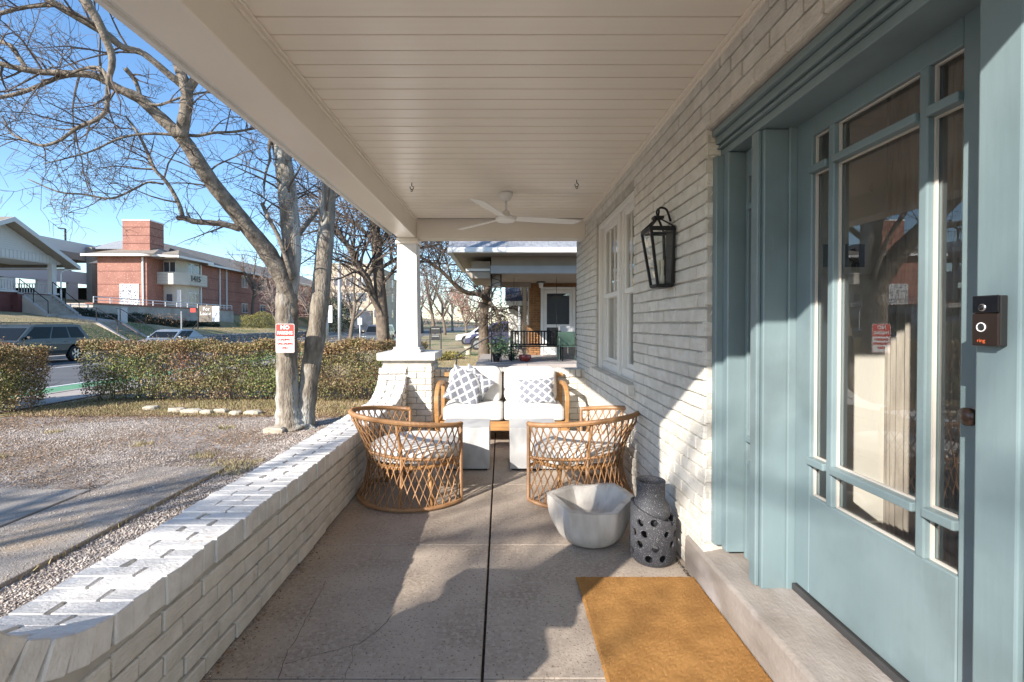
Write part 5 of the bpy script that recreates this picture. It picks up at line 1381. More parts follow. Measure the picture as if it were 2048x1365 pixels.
# ================================================================== CARS
def car(label, cx, cy, rotz, L, W, H, paint, style, cat='car', z=-.43, name='parked_car'):
    t = thing(name, (cx, cy, z), label, cat, 'parked cars')
    R = Matrix.Rotation(rotz, 3, 'Z'); O = Vector((cx, cy, z))
    # side profiles along x (front = -x), fractions of L and H
    if style == 'suv':
        low = [(-.5, .22), (-.495, .46), (-.47, .52), (-.26, .575), (.40, .60), (.485, .585), (.50, .36), (.495, .22)]
        cab = [(-.275, .57), (-.135, .93), (-.06, .985), (.28, 1.0), (.385, .975), (.475, .60)]; wr, wx = .21 * H, (-.325, .315); ins = .13
    elif style == 'wagon':
        low = [(-.5, .24), (-.49, .44), (-.46, .52), (-.24, .60), (.42, .62), (.49, .60), (.50, .36), (.495, .24)]
        cab = [(-.25, .60), (-.08, .94), (.02, 1.0), (.25, .99), (.40, .93), (.47, .62)]; wr, wx = .215 * H, (-.32, .31); ins = .14
    else:
        low = [(-.5, .22), (-.495, .42), (-.46, .50), (-.24, .60), (.36, .63), (.48, .62), (.5, .40), (.49, .22)]
        cab = [(-.245, .60), (-.10, .92), (-.02, .985), (.08, 1.0), (.20, .96), (.385, .645)]; wr, wx = .225 * H, (-.315, .30); ins = .15
    hw = W / 2
    def v(x, y, zz): return O + R @ Vector((x * L, y, zz * H))
    b = MB()
    # lower body with wheel arches, rounded plan: 5 slices across
    def arch(pts):
        out = []; zb = pts[0][1]
        for x0 in sorted(wx, reverse=True):
            out += [(x0 + (wr * 1.22 / L) * math.cos(a), zb + max(0, (wr * 1.22 / H) * math.sin(a)) + .0) for a in [math.pi * i / 8 for i in range(9)]]
        return out
    prof = low + arch(low); n = len(prof); slices = [(-1.0, .965), (-.93, 1.0), (.93, 1.0), (1.0, .965)]
    vs = []
    for yy, sc_ in slices:
        for x, zz in prof:
            endr = 1 - .10 * (abs(x) > .44) * (abs(yy) > .95); vs.append(v(x * sc_ * endr, yy * hw * (1 if zz > .3 else .97) * (1 - .03 * (zz > .5)), zz))
    fs = [(s * n + i, s * n + (i + 1) % n, (s + 1) * n + (i + 1) % n, (s + 1) * n + i) for s in range(3) for i in range(n)]
    b.add(vs, fs)
    import mathutils.geometry as mg
    flat = mg.tessellate_polygon([[Vector((x, zz, 0)) for x, zz in prof]])
    b.add([vs[i] for i in range(n)], [tuple(f) for f in flat]); b.add([vs[3 * n + i] for i in range(n)], [tuple(f)[::-1] for f in flat])
    body = b.build('body', paint, t)
    # cabin
    def cy_(zz): return hw * (1 - ins * (zz - .58) / .42) * .97
    n2 = len(cab); b = MB(); vs = []
    for s in (-1, 1):
        for x, zz in cab: vs.append(v(x, s * cy_(zz), zz))
    b.add(vs, [tuple(range(n2)), tuple(range(n2, 2 * n2))[::-1]] + [(i, n2 + i, n2 + i + 1, i + 1) for i in range(n2 - 1)]); b.build('roof', paint, t)
    # glazing: side panes, windscreen, rear
    def lerp_edge(zz, pts):
        for (xa, za), (xb, zb_) in zip(pts, pts[1:]):
            if min(za, zb_) <= zz <= max(za, zb_) and abs(zb_ - za) > 1e-6: return xa + (xb - xa) * (zz - za) / (zb_ - za)
        return pts[0][0]
    z0, z1 = .635, .925; fx0, fx1 = lerp_edge(z0, cab[:3]) + .03, lerp_edge(z1, cab[:3]) + .035
    bx0, bx1 = lerp_edge(z0, cab[-3:]) - .03, lerp_edge(z1, cab[-3:]) - .035
    cuts = [0, .40, .72, 1] if style != 'sedan' else [0, .47, 1.0]
    for s in (-1, 1):
        for a, c in zip(cuts, cuts[1:]):
            a += .012; c -= .012
            xs0, xe0 = fx0 + (bx0 - fx0) * a, fx0 + (bx0 - fx0) * c; xs1, xe1 = fx1 + (bx1 - fx1) * a, fx1 + (bx1 - fx1) * c
            e = .006; g_ = MB(); g_.add([v(xs0, s * (cy_(z0) + e), z0), v(xe0, s * (cy_(z0) + e), z0), v(xe1, s * (cy_(z1) + e), z1), v(xs1, s * (cy_(z1) + e), z1)], [(0, 1, 2, 3) if s < 0 else (3, 2, 1, 0)]); g_.build('side_window', 'car_glass', t)
    for (a, c, nm) in ((cab[0], cab[1], 'windscreen'), (cab[-1], cab[-2], 'rear_window')):
        d_ = -.004 if nm == 'windscreen' else .004; z_0, z_1 = a[1] + (c[1] - a[1]) * .12, a[1] + (c[1] - a[1]) * .92; xa, xc = a[0] + (c[0] - a[0]) * .12 + d_, a[0] + (c[0] - a[0]) * .92 + d_
        g_ = MB(); g_.add([v(xa, -cy_(z_0) * .9, z_0), v(xa, cy_(z_0) * .9, z_0), v(xc, cy_(z_1) * .9, z_1), v(xc, -cy_(z_1) * .9, z_1)], [(0, 1, 2, 3) if nm == 'rear_window' else (3, 2, 1, 0)]); g_.build(nm, 'car_glass', t)
    ax = R @ Vector((0, 1, 0))
    for x0 in wx:
        for s in (-1, 1):
            c = O + R @ Vector((x0 * L, s * (hw - .115), wr)); b = MB(); ring = []
            def circ(r, off, k=24): return [c + ax * (s * off) + R @ Vector((r * math.cos(2 * math.pi * i / k), 0, r * math.sin(2 * math.pi * i / k))) for i in range(k)]
            rings = [circ(wr * .62, .10), circ(wr * .68, .115), circ(wr * .93, .115), circ(wr, .09), circ(wr, -.09), circ(wr * .9, -.11)]
            b.add([p for r__ in rings for p in r__], [(k * 24 + i, k * 24 + (i + 1) % 24, (k + 1) * 24 + (i + 1) % 24, (k + 1) * 24 + i) for k in range(5) for i in range(24)]); wh = b.build('wheel', 'tyre', t)
            b = MB(); hub = c + ax * (s * .075)
            b.add(circ(wr * .62, .05) + [c + ax * (s * .05)], [(i, (i + 1) % 24, 24) for i in range(24)])
            for k in range(6):
                a = k * math.pi / 3; e = hub + R @ Vector((wr * .60 * math.cos(a), 0, wr * .60 * math.sin(a))) + ax * (s * .02); b.bar(hub + ax * (s * .02), e, wr * .19, .03, up=ax)
            b.m = 1 if False else 0; b.build('rim', 'alloy', wh)
    for s in (-1, 1):
        b = MB(); z_a, z_b = (.42, .56) if style == 'suv' else (.46, .57)
        b.add([v(.503, s * hw * .62, z_a), v(.498, s * hw * .93, z_a), v(.47, s * hw * 1.005, z_a), v(.47, s * hw * .985, z_b), v(.49, s * hw * .91, z_b), v(.495, s * hw * .62, z_b)], [(0, 1, 4, 5), (1, 2, 3, 4)]); b.build('taillight', 'taillight', t)
        b = MB(); b.add([v(-.50, s * hw * .55, .40), v(-.497, s * hw * .92, .41), v(-.45, s * hw * .985, .43), v(-.45, s * hw * .975, .49), v(-.485, s * hw * .88, .48), v(-.49, s * hw * .55, .47)], [(0, 1, 4, 5), (1, 2, 3, 4)]); b.build('headlight', 'headlight', t)
        c = v(fx0 + .035, s * (hw + .06), .66); b = MB(); b.obox(c, R @ Vector((.05, 0, 0)), R @ Vector((0, .09, 0)), Vector((0, 0, .06))); b.build('mirror', paint if style != 'suv' else 'black_plastic', t, bevel=.02)
        b = MB(); b.obox(v(.0, s * hw * 1.0, .235), R @ Vector((L * .19, 0, 0)), R @ Vector((0, .03, 0)), Vector((0, 0, .03))); b.build('sill_trim', 'black_plastic', t)
        for dx in (.02, .2):
            b = MB(); b.obox(v(dx, s * hw * .985, .545), R @ Vector((.08, 0, 0)), R @ Vector((0, .015, 0)), Vector((0, 0, .015))); b.build('door_handle', paint, t)
    b = MB(); b.obox(v(-.497, 0, .30), R @ Vector((.05, 0, 0)), R @ Vector((0, hw * .8, 0)), Vector((0, 0, .09))); b.obox(v(.497, 0, .28), R @ Vector((.06, 0, 0)), R @ Vector((0, hw * .86, 0)), Vector((0, 0, .08))); b.build('bumper', 'black_plastic' if style != 'suv' else paint, t, bevel=.02)
    b = MB(); b.obox(v(0, 0, .22), R @ Vector((L * .46, 0, 0)), R @ Vector((0, hw * .85, 0)), Vector((0, 0, .06))); b.build('underbody', 'black_plastic', t)
    if style == 'suv':
        b = MB()
        for s in (-1, 1): b.bar(v(-.10, s * hw * .68, 1.03), v(.34, s * hw * .68, 1.03), .03, .03); b.bar(v(-.10, s * hw * .68, .98), v(-.10, s * hw * .68, 1.03), .03, .03); b.bar(v(.34, s * hw * .68, .98), v(.34, s * hw * .68, 1.03), .03, .03)
        b.build('roof_rack', 'black_plastic', t)
    return t
car('dark grey off road car parked across the street, left of the hedge gap', -21.55, 21.75, rad(90), 4.8, 1.90, 1.80, 'car_grey', 'suv', 'car')
car('silver blue sedan parked across the street behind the long hedge', -21.5, 31.4, rad(90), 4.85, 1.83, 1.46, 'car_silver', 'sedan')
car('dark car driving up the street beside the grey bare tree', P(752, 690, 42).x, 43, rad(90), 4.8, 1.9, 1.75, 'car_dark', 'suv')
car('white car parked beyond the gnarled tree', -1.6, 41, rad(4), 4.6, 1.8, 1.6, 'car_white', 'wagon', z=-.37)
car('purple blue minivan parked behind the neighbour porch post', -.15, 33, rad(-4), 4.5, 1.9, 1.95, 'car_purple', 'wagon', z=-.40, cat='car')

# ================================================================== ACROSS THE STREET
# retaining walls of field stone
def stone_wall(label, x, y0, y1, h, zb, L=.5, seed=2):
    t = thing('stone_wall', (x, (y0 + y1) / 2, zb), label, 'wall'); b = MB(); b.box(x - .28, x - .06, y0, y1, zb - .3, zb + h - .05); b.build('wall_core', 'field_stone', t)
    r_ = random.Random(seed); ms = [brick_mesh('stone', 'field_stone', 300 + i, .03, .07, (.25, .45, .22)) for i in range(4)]; n = 0; rest = MB()
    z = zb
    while z < zb + h - .05:
        hh = .19; y = y0 - r_.random() * .2
        while y < y1:
            l_ = r_.uniform(.3, .6); me, (vs, fs) = r_.choice(ms); c = Vector((x - .1 + r_.uniform(-.03, .03), y + l_ / 2, z + hh / 2)); d = (.25, l_ - .03, hh - .02)
            if n < 280: o = bpy.data.objects.new('stone', me); COL.objects.link(o); o.parent = t; o.location = c - org(t); o.scale = d; n += 1
            else: rest.add([c + Vector((v[0] * d[0], v[1] * d[1], v[2] * d[2])) for v in vs], fs)
            y += l_
        z += hh
    if rest.v: rest.build('stonework', 'field_stone', t, kind='stuff')
stone_wall('low dark stone retaining wall behind the grey car', -24.4, 17, 31.1, .42, -.30, seed=3)
stone_wall('low dry stone retaining wall between the silver car and the tree', -24.4, 37.2, 62, .75, -.30, seed=4)
# lawn steps with handrails
ss = thing('garden_steps', (-25.5, 33, -.3), 'concrete garden steps with rusty handrails climbing the bank behind the silver car', 'steps')
for k in range(10):
    b = MB(); x = -24.4 - k * .27; b.box(x - .27, x, 32.1, 33.9, -.4, -.30 + (k + 1) * .18); b.build('step', 'old_concrete', ss, bevel=.01)
for y in (32.0, 34.0):
    b = MB(); b.prism([(-24.2, y - .12, -.4), (-24.2, y - .12, -.1), (-27.1, y - .12, 1.65), (-27.1, y - .12, -.4)], (0, .24, 0)); b.build('side_kerb', 'sidewalk', ss)
    b = MB(); b.tube([(-24.3, y, -.1), (-24.3, y, .80), (-27.0, y, 2.45), (-27.3, y, 2.45)], .028, 6); b.tube([(-25.6, y, .6), (-25.6, y, 1.6)], .025, 6); b.tube([(-27.0, y, 1.4), (-27.0, y, 2.45)], .03, 6); b.build('handrail', 'handrail_rust', ss)
b = MB(); b.box(-30.0, -27.0, 31.9, 33.6, 1.0, 1.62); b.v = [(x, y, z + (0 if x > -28 else .38)) for x, y, z in b.v]; b.build('path_to_house', 'sidewalk', kind='structure')
ub = thing('utility_box', (-27.2, 34.7, 1.4), 'small pale green utility box on the lawn by the garden steps', 'utility box'); b = MB(); b.box(-27.55, -27.2, 34.45, 34.95, 1.2, 2.55); b.build('cabinet', 'far_white', ub, bevel=.03); b = MB(); b.box(-27.58, -27.17, 34.42, 34.98, 2.551, 2.60); b.build('lid', 'galvanised', ub)

# ---- white gabled house
wh_ = thing('gabled_house', (-33, 33, 1.3), 'white clapboard house with front gable and porch on dark brick', 'house')
fx_ = -31.5; yA, yB = 26.4, 34.0; zf, zb_ = 3.45, 5.55
b = MB(); b.box(fx_ - 3, fx_, yA, yB + .1, .6, 3.42); b.box(fx_ - .05, fx_ + .4, 30.9, 31.3, .4, 3.3); b.box(fx_ - .05, fx_ + .4, 33.5, 33.9, .4, 3.2); b.build('porch_foundation', 'dark_red_brick', wh_)
b = MB(); b.box(fx_ - .35, fx_ + .08, yA - .05, 31.2, 3.421, 3.53); b.box(fx_ - .35, fx_ + .08, 33.3, yB + .15, 3.421, 3.53); b.box(fx_ - 3, fx_ - .36, yA, yB, 3.421, 3.46); b.build('porch_floor', 'far_white', wh_)
apex = (30.3, 8.0); e0, e1 = (25.4, 5.5), (35.0, 5.45)
# gable field: clapboards
for k in range(14):
    z0 = 6.15 + k * .145; z1 = z0 + .150
    def yy(z, side): 
        a = apex; e = e1 if side > 0 else e0; return a[0] + (e[0] - a[0]) * (a[1] - .18 - z) / (a[1] - e[1])
    ya, yb_ = yy(z0, -1), yy(z0, 1); yc_, yd = yy(z1, -1), yy(z1, 1)
    if yb_ - ya < .15: break
    ya, yb_ = max(ya, yA), min(yb_, yB + .35)
    yc_, yd = max(yc_, yA), min(yd, yB + .35)
    b = MB(); b.add([(fx_ + .03, ya, z0), (fx_ + .03, yb_, z0), (fx_ + .002, max(yd, yc_ + .02), z1), (fx_ + .002, yc_, z1), (fx_ - .1, ya, z0), (fx_ - .1, yb_, z0)], [(0, 1, 2, 3), (4, 5, 1, 0)]); b.build('clapboard', 'far_white', wh_)
nb = 0
for k in range(34):
    y = yA + .1 + k * .25
    if y > yB + .3: break
    b = MB(); b.box(fx_ - .02, fx_ + .035, y, y + .225, 5.62, 6.14); b.build('batten', 'far_white', wh_)
b = MB(); b.box(fx_ - .1, fx_ - .021, yA, yB + .35, 5.56, 6.2); b.box(fx_ - 3.2, fx_ - .1, yA, yB, 5.56, 5.66); b.build('porch_beam', 'far_white', wh_)
th = .16
for s, e in ((-1, e0), (1, e1)):
    a = apex; b = MB(); b.prism([(fx_ + .8, a[0], a[1]), (fx_ + .8, e[0], e[1]), (fx_ + .8, e[0], e[1] + .10), (fx_ + .8, a[0], a[1] + .12)], (-12, 0, 0)); b.build('roof', 'roof_shingle', wh_)
    b = MB(); b.prism([(fx_ + .86, a[0], a[1] - .17), (fx_ + .86, e[0], e[1] - .17), (fx_ + .86, e[0], e[1] + .11), (fx_ + .86, a[0], a[1] + .13)], (-.05, 0, 0)); b.build('barge_board', 'far_white', wh_)
    b = MB(); b.prism([(fx_ + .80, a[0], a[1] - .14), (fx_ + .80, e[0], e[1] - .14), (fx_ + .80, e[0], e[1] - .01), (fx_ + .80, a[0], a[1] - .01)], (-.85, 0, 0)); b.build('gable_soffit', 'taupe_trim', wh_)
b = MB(); b.tube([(fx_ + .8, 35.05, 5.36), (fx_ - 5, 35.05, 5.36)], .07, 6); b.tube([(fx_ + .6, 35.0, 5.35), (fx_ + .3, 34.3, 5.2), (fx_ + .1, 34.25, 5.0), (fx_ + .1, 34.25, 1.9)], .05, 6); b.build('gutter', 'window_frame', wh_)
b = MB(); b.tube([(fx_ + .06, 28.4 + .42 * math.cos(a), 7.15 + .5 * math.sin(a)) for a in [math.pi * i / 10 for i in range(20)]], .07, 6, closed=True); rw = b.build('round_vent', 'window_frame', wh_)
b = MB(); b.lathe((fx_ + .045, 28.4, 7.15), [(.42, 0), (.001, .002)], 20, 'x'); b.build('pane', 'far_glass', rw)
for y in (28.7, 33.85):
    b = MB(); b.box(fx_ - .32, fx_ + .02, y - .17, y + .17, 3.53, 5.62); b.build('porch_post', 'far_white', wh_, bevel=.02)
for y in (30.9, 32.5):
    b = MB(); b.box(fx_ - 2.9, fx_ - 2.7, y - .13, y + .13, 3.46, 5.6); b.build('porch_post', 'far_white', wh_)
def baluster_rail(parent, x0, y0, x1, y1, z0, h, n, m='far_white'):
    b = MB(); b.bar((x0, y0, z0 + h), (x1, y1, z0 + h), .09, .06); b.bar((x0, y0, z0 + .10), (x1, y1, z0 + .10), .06, .05); r_ = b.build('railing', m, parent)
    for i in range(n):
        t = (i + .5) / n; x, y = x0 + (x1 - x0) * t, y0 + (y1 - y0) * t; b = MB(); b.box(x - .022, x + .022, y - .022, y + .022, z0 + .12, z0 + h - .03); b.build('baluster', m, r_)
baluster_rail(wh_, fx_ - .1, 28.9, fx_ - .1, 31.1, 3.5, .75, 12)
baluster_rail(wh_, fx_ - 2.8, 30, fx_ - 2.8, 33.9, 3.45, .75, 22); baluster_rail(wh_, fx_ - 2.7, 33.95, fx_ - .4, 33.95, 3.45, .75, 12)
for k in range(8):
    x = fx_ + .0 + k * .24; z1 = 3.34 - k * .18; b = MB(); b.box(x, x + .26, 31.5, 33.4, z1 - .6, z1); b.build('stair_tread', 'old_concrete', wh_)
for y in (31.3, 33.6):
    b = MB(); b.prism([(fx_ + .1, y - .14, .4), (fx_ + .1, y - .14, 3.45), (fx_ + 2.0, y - .14, 2.0), (fx_ + 2.1, y - .14, .4)], (0, .28, 0)); b.build('stair_cheek', 'sidewalk', wh_)
    b = MB(); b.tube([(fx_ + .1, y, 3.4), (fx_ + .1, y, 4.3), (fx_ + 1.95, y, 2.85), (fx_ + 1.95, y, 1.9)], .028, 6); b.tube([(fx_ + 1, y, 2.6), (fx_ + 1, y, 3.6)], .024, 6); b.build('stair_handrail', 'black_metal', wh_)
b = MB(); b.box(fx_ - 11, fx_ - 6.5, 26.8, 30.3, .6, 5.5); b.build('side_wall', 'far_white', wh_)
b = MB(); b.box(fx_ - 6.5, fx_ - 6.46, 27.6, 28.4, 3.6, 5.3); wn_ = b.build('window', 'window_frame', wh_); b = MB(); b.box(fx_ - 6.46, fx_ - 6.45, 27.7, 28.3, 3.7, 5.2); b.build('pane', 'far_glass', wn_)

# ---- parking garage
pg = thing('parking_garage', (-58, 57, 2), 'tan and white open parking garage rising behind the white house', 'garage')
GX = -55
for z0, z1, m in ((10.3, 11.45, 'garage_white'),):
    b = MB(); b.box(GX - .1, GX, 40, 65.5, 10.56, 11.9); b.v = [(x, y, z - (y - 40) * .0) for x, y, z in b.v]; b.build('glass_parapet', 'far_white', pg)
for z0, th_ in ((9.65, .9), (7.7, .35), ):
    b = MB(); b.box(GX - 16, GX + .05, 40, 65.5, z0, z0 + th_); b.build('deck', 'garage_concrete', pg)
b = MB(); b.box(GX - .3, GX + .15, 40, 65.5, 6.6, 8.1); b.build('white_parapet', 'garage_white', pg)
b = MB(); b.box(GX - 16, GX - .31, 40, 65.5, 4.2, 4.6); b.build('deck', 'garage_concrete', pg)
for y in range(41, 66, 4):
    b = MB(); b.box(GX - .45, GX - .05, y, y + .55, 8.11, 9.64); b.build('pillar', 'garage_concrete', pg); b = MB(); b.box(GX - .3, GX + .1, y, y + 1.3, 1.0, 6.59); b.build('pillar', 'garage_white', pg)
b = MB(); b.box(GX - 16, GX - 15.5, 40, 65.5, 1, 9.3); b.box(GX - 16, GX, 65.51, 65.8, 1, 6.3); b.build('back_wall', 'dark_inside', pg)
b = MB(); b.box(GX + .16, GX + .9, 63.5, 64.5, 3, 11.5); b.build('stair_tower', 'garage_concrete', pg)
b = MB(); b.box(-54.5, -47.5, 64.6, 69, 3, 11.3); b.build('stair_tower', 'beige_block', pg)
b = MB(); b.add([(-55.3, 63.8, 11.31), (-46.7, 63.8, 11.31), (-46.7, 69.5, 11.31), (-55.3, 69.5, 11.31), (-52.5, 66, 12.8), (-49.5, 66, 12.8)], [(0, 1, 5, 4), (1, 2, 5), (2, 3, 4, 5), (3, 0, 4), (0, 3, 2, 1)]); b.build('tower_roof', 'roof_grey', pg)
lpz = 10.55; lp_ = thing('garage_light_pole', (GX - 1.2, 62, lpz), 'dark light pole standing on the top deck of the parking garage', 'street lamp'); b = MB(); b.tube([(GX - 1.2, 62, lpz), (GX - 1.2, 62, 13.6)], .11, 6); b.build('pole', 'black_metal', lp_); b = MB(); b.bar((GX - 1.2, 62, 13.6), (GX - 1.9, 61.75, 13.67), .3, .12); b.build('lamp_head', 'black_metal', lp_)

# ---- red brick building 1415
rb = thing('brick_office_building', (-40, 55, 3), 'long red brick two storey building numbered 1415 with a square brick tower', 'building')
zt_, ze = 3.12, 8.75
b = MB(); b.box(-43.3, -38.0, 51.5, 56, zt_ - .5, ze - .15); b.box(-44, -36.0, 57.2, 100, 1.5, ze - .35); b.box(-43, -38, 56, 57.2, zt_, ze - .3); b.build('brick_wall', 'red_brick', rb)
# soldier joints / control lines proud of the wall
for z in (4.3, 5.6, 7.0):
    b = MB(); b.box(-43.28, -38.02, 51.485, 51.499, z, z + .05); b.box(-35.999, -35.985, 57.25, 99.9, z, z + .05); b.build('brick_band', 'dark_red_brick', rb)
b = MB(); b.box(-41.75, -38.75, 53.0, 55.2, 8.6, 12.72); b.build('tower', 'red_brick', rb)
b = MB(); b.box(-41.8, -38.7, 52.95, 55.25, 12.72, 12.86); b.build('tower_cap', 'window_frame', rb)
for z in (10.2, 11.1, 12.0):
    b = MB(); b.box(-41.74, -38.735, 52.985, 52.999, z, z + .06); b.box(-38.749, -38.735, 53, 55.2, z, z + .06); b.build('brick_band', 'dark_red_brick', rb)
def mitre(pts, fs, nm, m, parent): b = MB(); b.add(pts, fs); return b.build(nm, m, parent)
mitre([(-44.2, 50.6, ze), (-36.6, 50.6, ze), (-36.6, 57, ze), (-44.2, 57, ze), (-41.5, 54, 9.95), (-38.7, 54.5, 9.95)], [(0, 1, 5, 4), (1, 2, 5), (2, 3, 4, 5), (3, 0, 4)], 'roof', 'roof_shingle', rb)
mitre([(-38.2, 51.6, ze - .03), (-34.9, 51.9, ze - .03), (-34.6, 57.6, ze - .10), (-38.4, 57.6, ze - .1), (-36.6, 54.6, 9.75)], [(0, 1, 4), (1, 2, 4), (2, 3, 4), (3, 0, 4)], 'roof', 'roof_shingle', rb)
mitre([(-35.1, 57, ze - .2), (-35.1, 101, ze - .2), (-42, 101, 11.4), (-42, 58, 11.4), (-49, 57, ze - .2), (-49, 101, ze - .2)], [(0, 1, 2, 3), (3, 2, 5, 4)], 'roof', 'roof_shingle', rb)
mitre([(-42, 58, 11.4), (-35.1, 57, ze - .2), (-49, 57, ze - .2)], [(0, 2, 1)], 'roof_hip', 'roof_dark', rb)
b = MB(); b.box(-44.25, -37.9, 50.5, 50.6, ze - .22, ze + .01); b.box(-35.1, -35.0, 57.4, 101, ze - .40, ze - .19); b.prism([(-37.9, 50.5, ze - .22), (-34.85, 51.75, ze - .22), (-34.85, 51.75, ze), (-37.9, 50.5, ze)], (0, .1, 0)); b.prism([(-34.85, 51.75, ze - .22), (-34.5, 57.5, ze - .3), (-34.5, 57.5, ze - .08), (-34.85, 51.75, ze)], (.1, 0, 0)); b.build('fascia', 'window_frame', rb)
b = MB(); b.box(-44.1, -37.0, 50.62, 51.49, ze - .20, ze - .16); b.box(-37.99, -34.9, 51.9, 57.2, ze - .22, ze - .18); b.box(-35.99, -35.1, 57.21, 100.9, ze - .33, ze - .3); b.build('eave_soffit', 'taupe_trim', rb)
# entry block with projecting panel, bay walls and windows
b = MB(); b.box(-37.99, -36.5, 54.0, 57.19, zt_, ze - .24); b.prism([(-36.5, 54.0, zt_), (-35.95, 54.9, zt_), (-35.95, 57.19, zt_), (-36.5, 57.19, zt_)], (0, 0, ze - .24 - zt_)); b.build('entry_block', 'cream_siding', rb)
bl_ = MB(); bl_.prism([(-38.1, 53.0, 5.75), (-36.2, 53.0, 5.75), (-35.2, 54.2, 5.75), (-35.2, 57.5, 5.75), (-38.1, 57.1, 5.75)], (0, 0, 1.35)); bal = bl_.build('balcony_panel', 'cream_siding', rb)
for k in range(4):
    b = MB(); z = 5.8 + k * .33; b.box(-38.09, -36.22, 52.98, 52.999, z, z + .02); b.box(-35.199, -35.18, 54.25, 57.45, z, z + .02); b.build('siding_joint', 'taupe_trim', bal)
text_part('1415', .92, 'sign_black', rb, (-35.16, 55.3, 6.5), (0, 1, 0), (0, 0, 1), 'lettering', extrude=.02, bold=.012)
def bwin(x0, x1, y0, y1, z0, z1, panes=2, parent=rb):
    """window with frame; faces +x when x0==x1 and -y when y0==y1"""
    fy = y0 == y1; b = MB()
    if fy: b.box(x0, x1, y0 - .06, y0 + .02, z0, z1)
    else: b.box(x0 - .02, x0 + .06, y0, y1, z0, z1)
    w_ = b.build('window', 'window_frame', parent); n = panes
    for i in range(n):
        b = MB(); e = .06
        if fy: w = (x1 - x0) / n; b.box(x0 + i * w + e, x0 + (i + 1) * w - e, y0 - .075, y0 - .061, z0 + e, z1 - e)
        else: w = (y1 - y0) / n; b.box(x0 + .061, x0 + .075, y0 + i * w + e, y0 + (i + 1) * w - e, z0 + e, z1 - e)
        b.build('pane', 'far_glass', w_)
bwin(-37.9, -36.55, 53.99, 53.99, 7.15, 8.35, 2); bwin(-35.94, -35.94, 55.0, 57.0, 7.15, 8.35, 3); bwin(-35.94, -35.94, 55.1, 57.0, 3.4, 5.0, 3)
b = MB(); b.box(-37.6, -37.0, 53.93, 53.985, 3.8, 4.7); b.build('notice_window', 'far_glass', rb); b = MB(); b.box(-36.45, -36.0, 53.93, 53.985, zt_, 5.2); b.build('entry_door', 'window_frame', rb)
for y in (66.5, 71.5, 76.5, 81.5, 88): bwin(-35.97, -35.97, y, y + 1.5, 6.4, 8.1, 2); bwin(-35.97, -35.97, y, y + 1.5, 2.9, 4.2, 2)
for x, y in ((-38.35, 51.4), (-35.88, 57.35), (-35.88, 61.2), (-35.88, 62.7)):
    b = MB(); b.box(x - .07, x + .07, y - .07, y + .07, 3.0, ze - .25); b.build('drain_pipe', 'window_frame', rb)
# mosaic panel
b = MB(); b.box(-40.9, -38.85, 51.44, 51.495, 3.15, 5.65); mo = b.build('mosaic_panel', 'mosaic_white', rb); r_ = random.Random(8)
for k in range(270):
    x, z = r_.uniform(-40.85, -38.9), r_.uniform(3.2, 5.6); s_ = r_.uniform(.018, .045); b = MB(); b.box(x - s_, x + s_, 51.425, 51.439, z - s_, z + s_); b.build('mosaic_tile', 'mosaic_blue' if (r_.random() < .78 or z > 4.2) else 'mosaic_orange', mo)
# terrace wall with railing
tw_ = thing('terrace_wall', (-33.6, 62, 1.5), 'long beige block terrace wall with a white pipe railing before the red brick building', 'wall')
b = MB(); b.box(-34.1, -33.6, 39.5, 60.2, .2, 3.0); b.box(-37.99, -34.1, 59.9, 60.2, .2, 3.0); b.box(-45, -34.1, 39.5, 39.8, .2, 3.0); b.build('block_wall', 'terrace_wall', tw_)
b = MB(); b.box(-34.15, -33.5, 39.4, 60.3, 3.001, 3.12); b.build('wall_coping', 'red_brick', tw_); b = MB(); b.box(-60, -34.15, 39.85, 59.85, 2.9, 3.1); b.box(-60, -38.01, 59.86, 64, 2.9, 3.1); b.build('terrace_paving', 'sidewalk', tw_)
b = MB(); b.tube([(-33.8, 39.8, 3.62), (-33.8, 60.2, 3.62)], .045, 6); b.tube([(-33.8, 39.8, 3.36), (-33.8, 60.2, 3.36)], .03, 6)
for y in np.arange(39.8, 60.3, 1.7): b.tube([(-33.8, y, 3.12), (-33.8, y, 3.62)], .04, 6)
b.build('pipe_railing', 'window_frame', tw_)
r2 = thing('white_pipe_fence', (-35, 39, 2.4), 'white horizontal rail fence between the white house and the terrace', 'fence')
for z in (2.15, 2.4, 2.65, 2.9): b = MB(); b.tube([(-38, 37.6, z), (-33.4, 38.8, z)], .035, 6); b.build('rail', 'window_frame', r2)
for t_ in (0, .25, .5, .75, 1): b = MB(); x, y = -38 + 4.6 * t_, 37.6 + 1.2 * t_; b.tube([(x, y, 1.2), (x, y, 2.98)], .05, 6); b.build('post', 'window_frame', r2)
# dark shrubs along the terrace
def bush(label, x, y, rx, ry, rz_, n, mats, group=None, lsize=.10, zb=None, name='shrub'):
    z0 = gz(x, y) if zb is None else zb
    t = thing(name, (x, y, z0), label, 'shrub', group); v = RNG.normal(size=(n, 3)); v /= np.linalg.norm(v, axis=1)[:, None]; r_ = RNG.uniform(.55, 1.0, n) ** .6
    lump = 1 + .14 * np.sin(v[:, 0] * 5 + x) * np.sin(v[:, 1] * 5) + .12 * np.sin(v[:, 2] * 6 + v[:, 0] * 4 + y)
    p = v * (r_ * lump)[:, None] * np.array([rx, ry, rz_]) + np.array([x, y, z0 + rz_ * .75]); p = p[p[:, 2] > z0]
    leaves('foliage', p, lsize, mats, t); b = MB(); rr = random.Random(int(abs(x * 7) + y))
    for _ in range(9):
        q, qr = wiggle((x, y, z0 - .1), (rr.gauss(0, .6) * rx, rr.gauss(0, .6) * ry, 1.2), rz_ * 1.5, 4, .12, .035, .01, 0, rr); b.tube(q, qr, 4, cap=False)
    b.build('stems', 'twig', t, kind='stuff'); return t
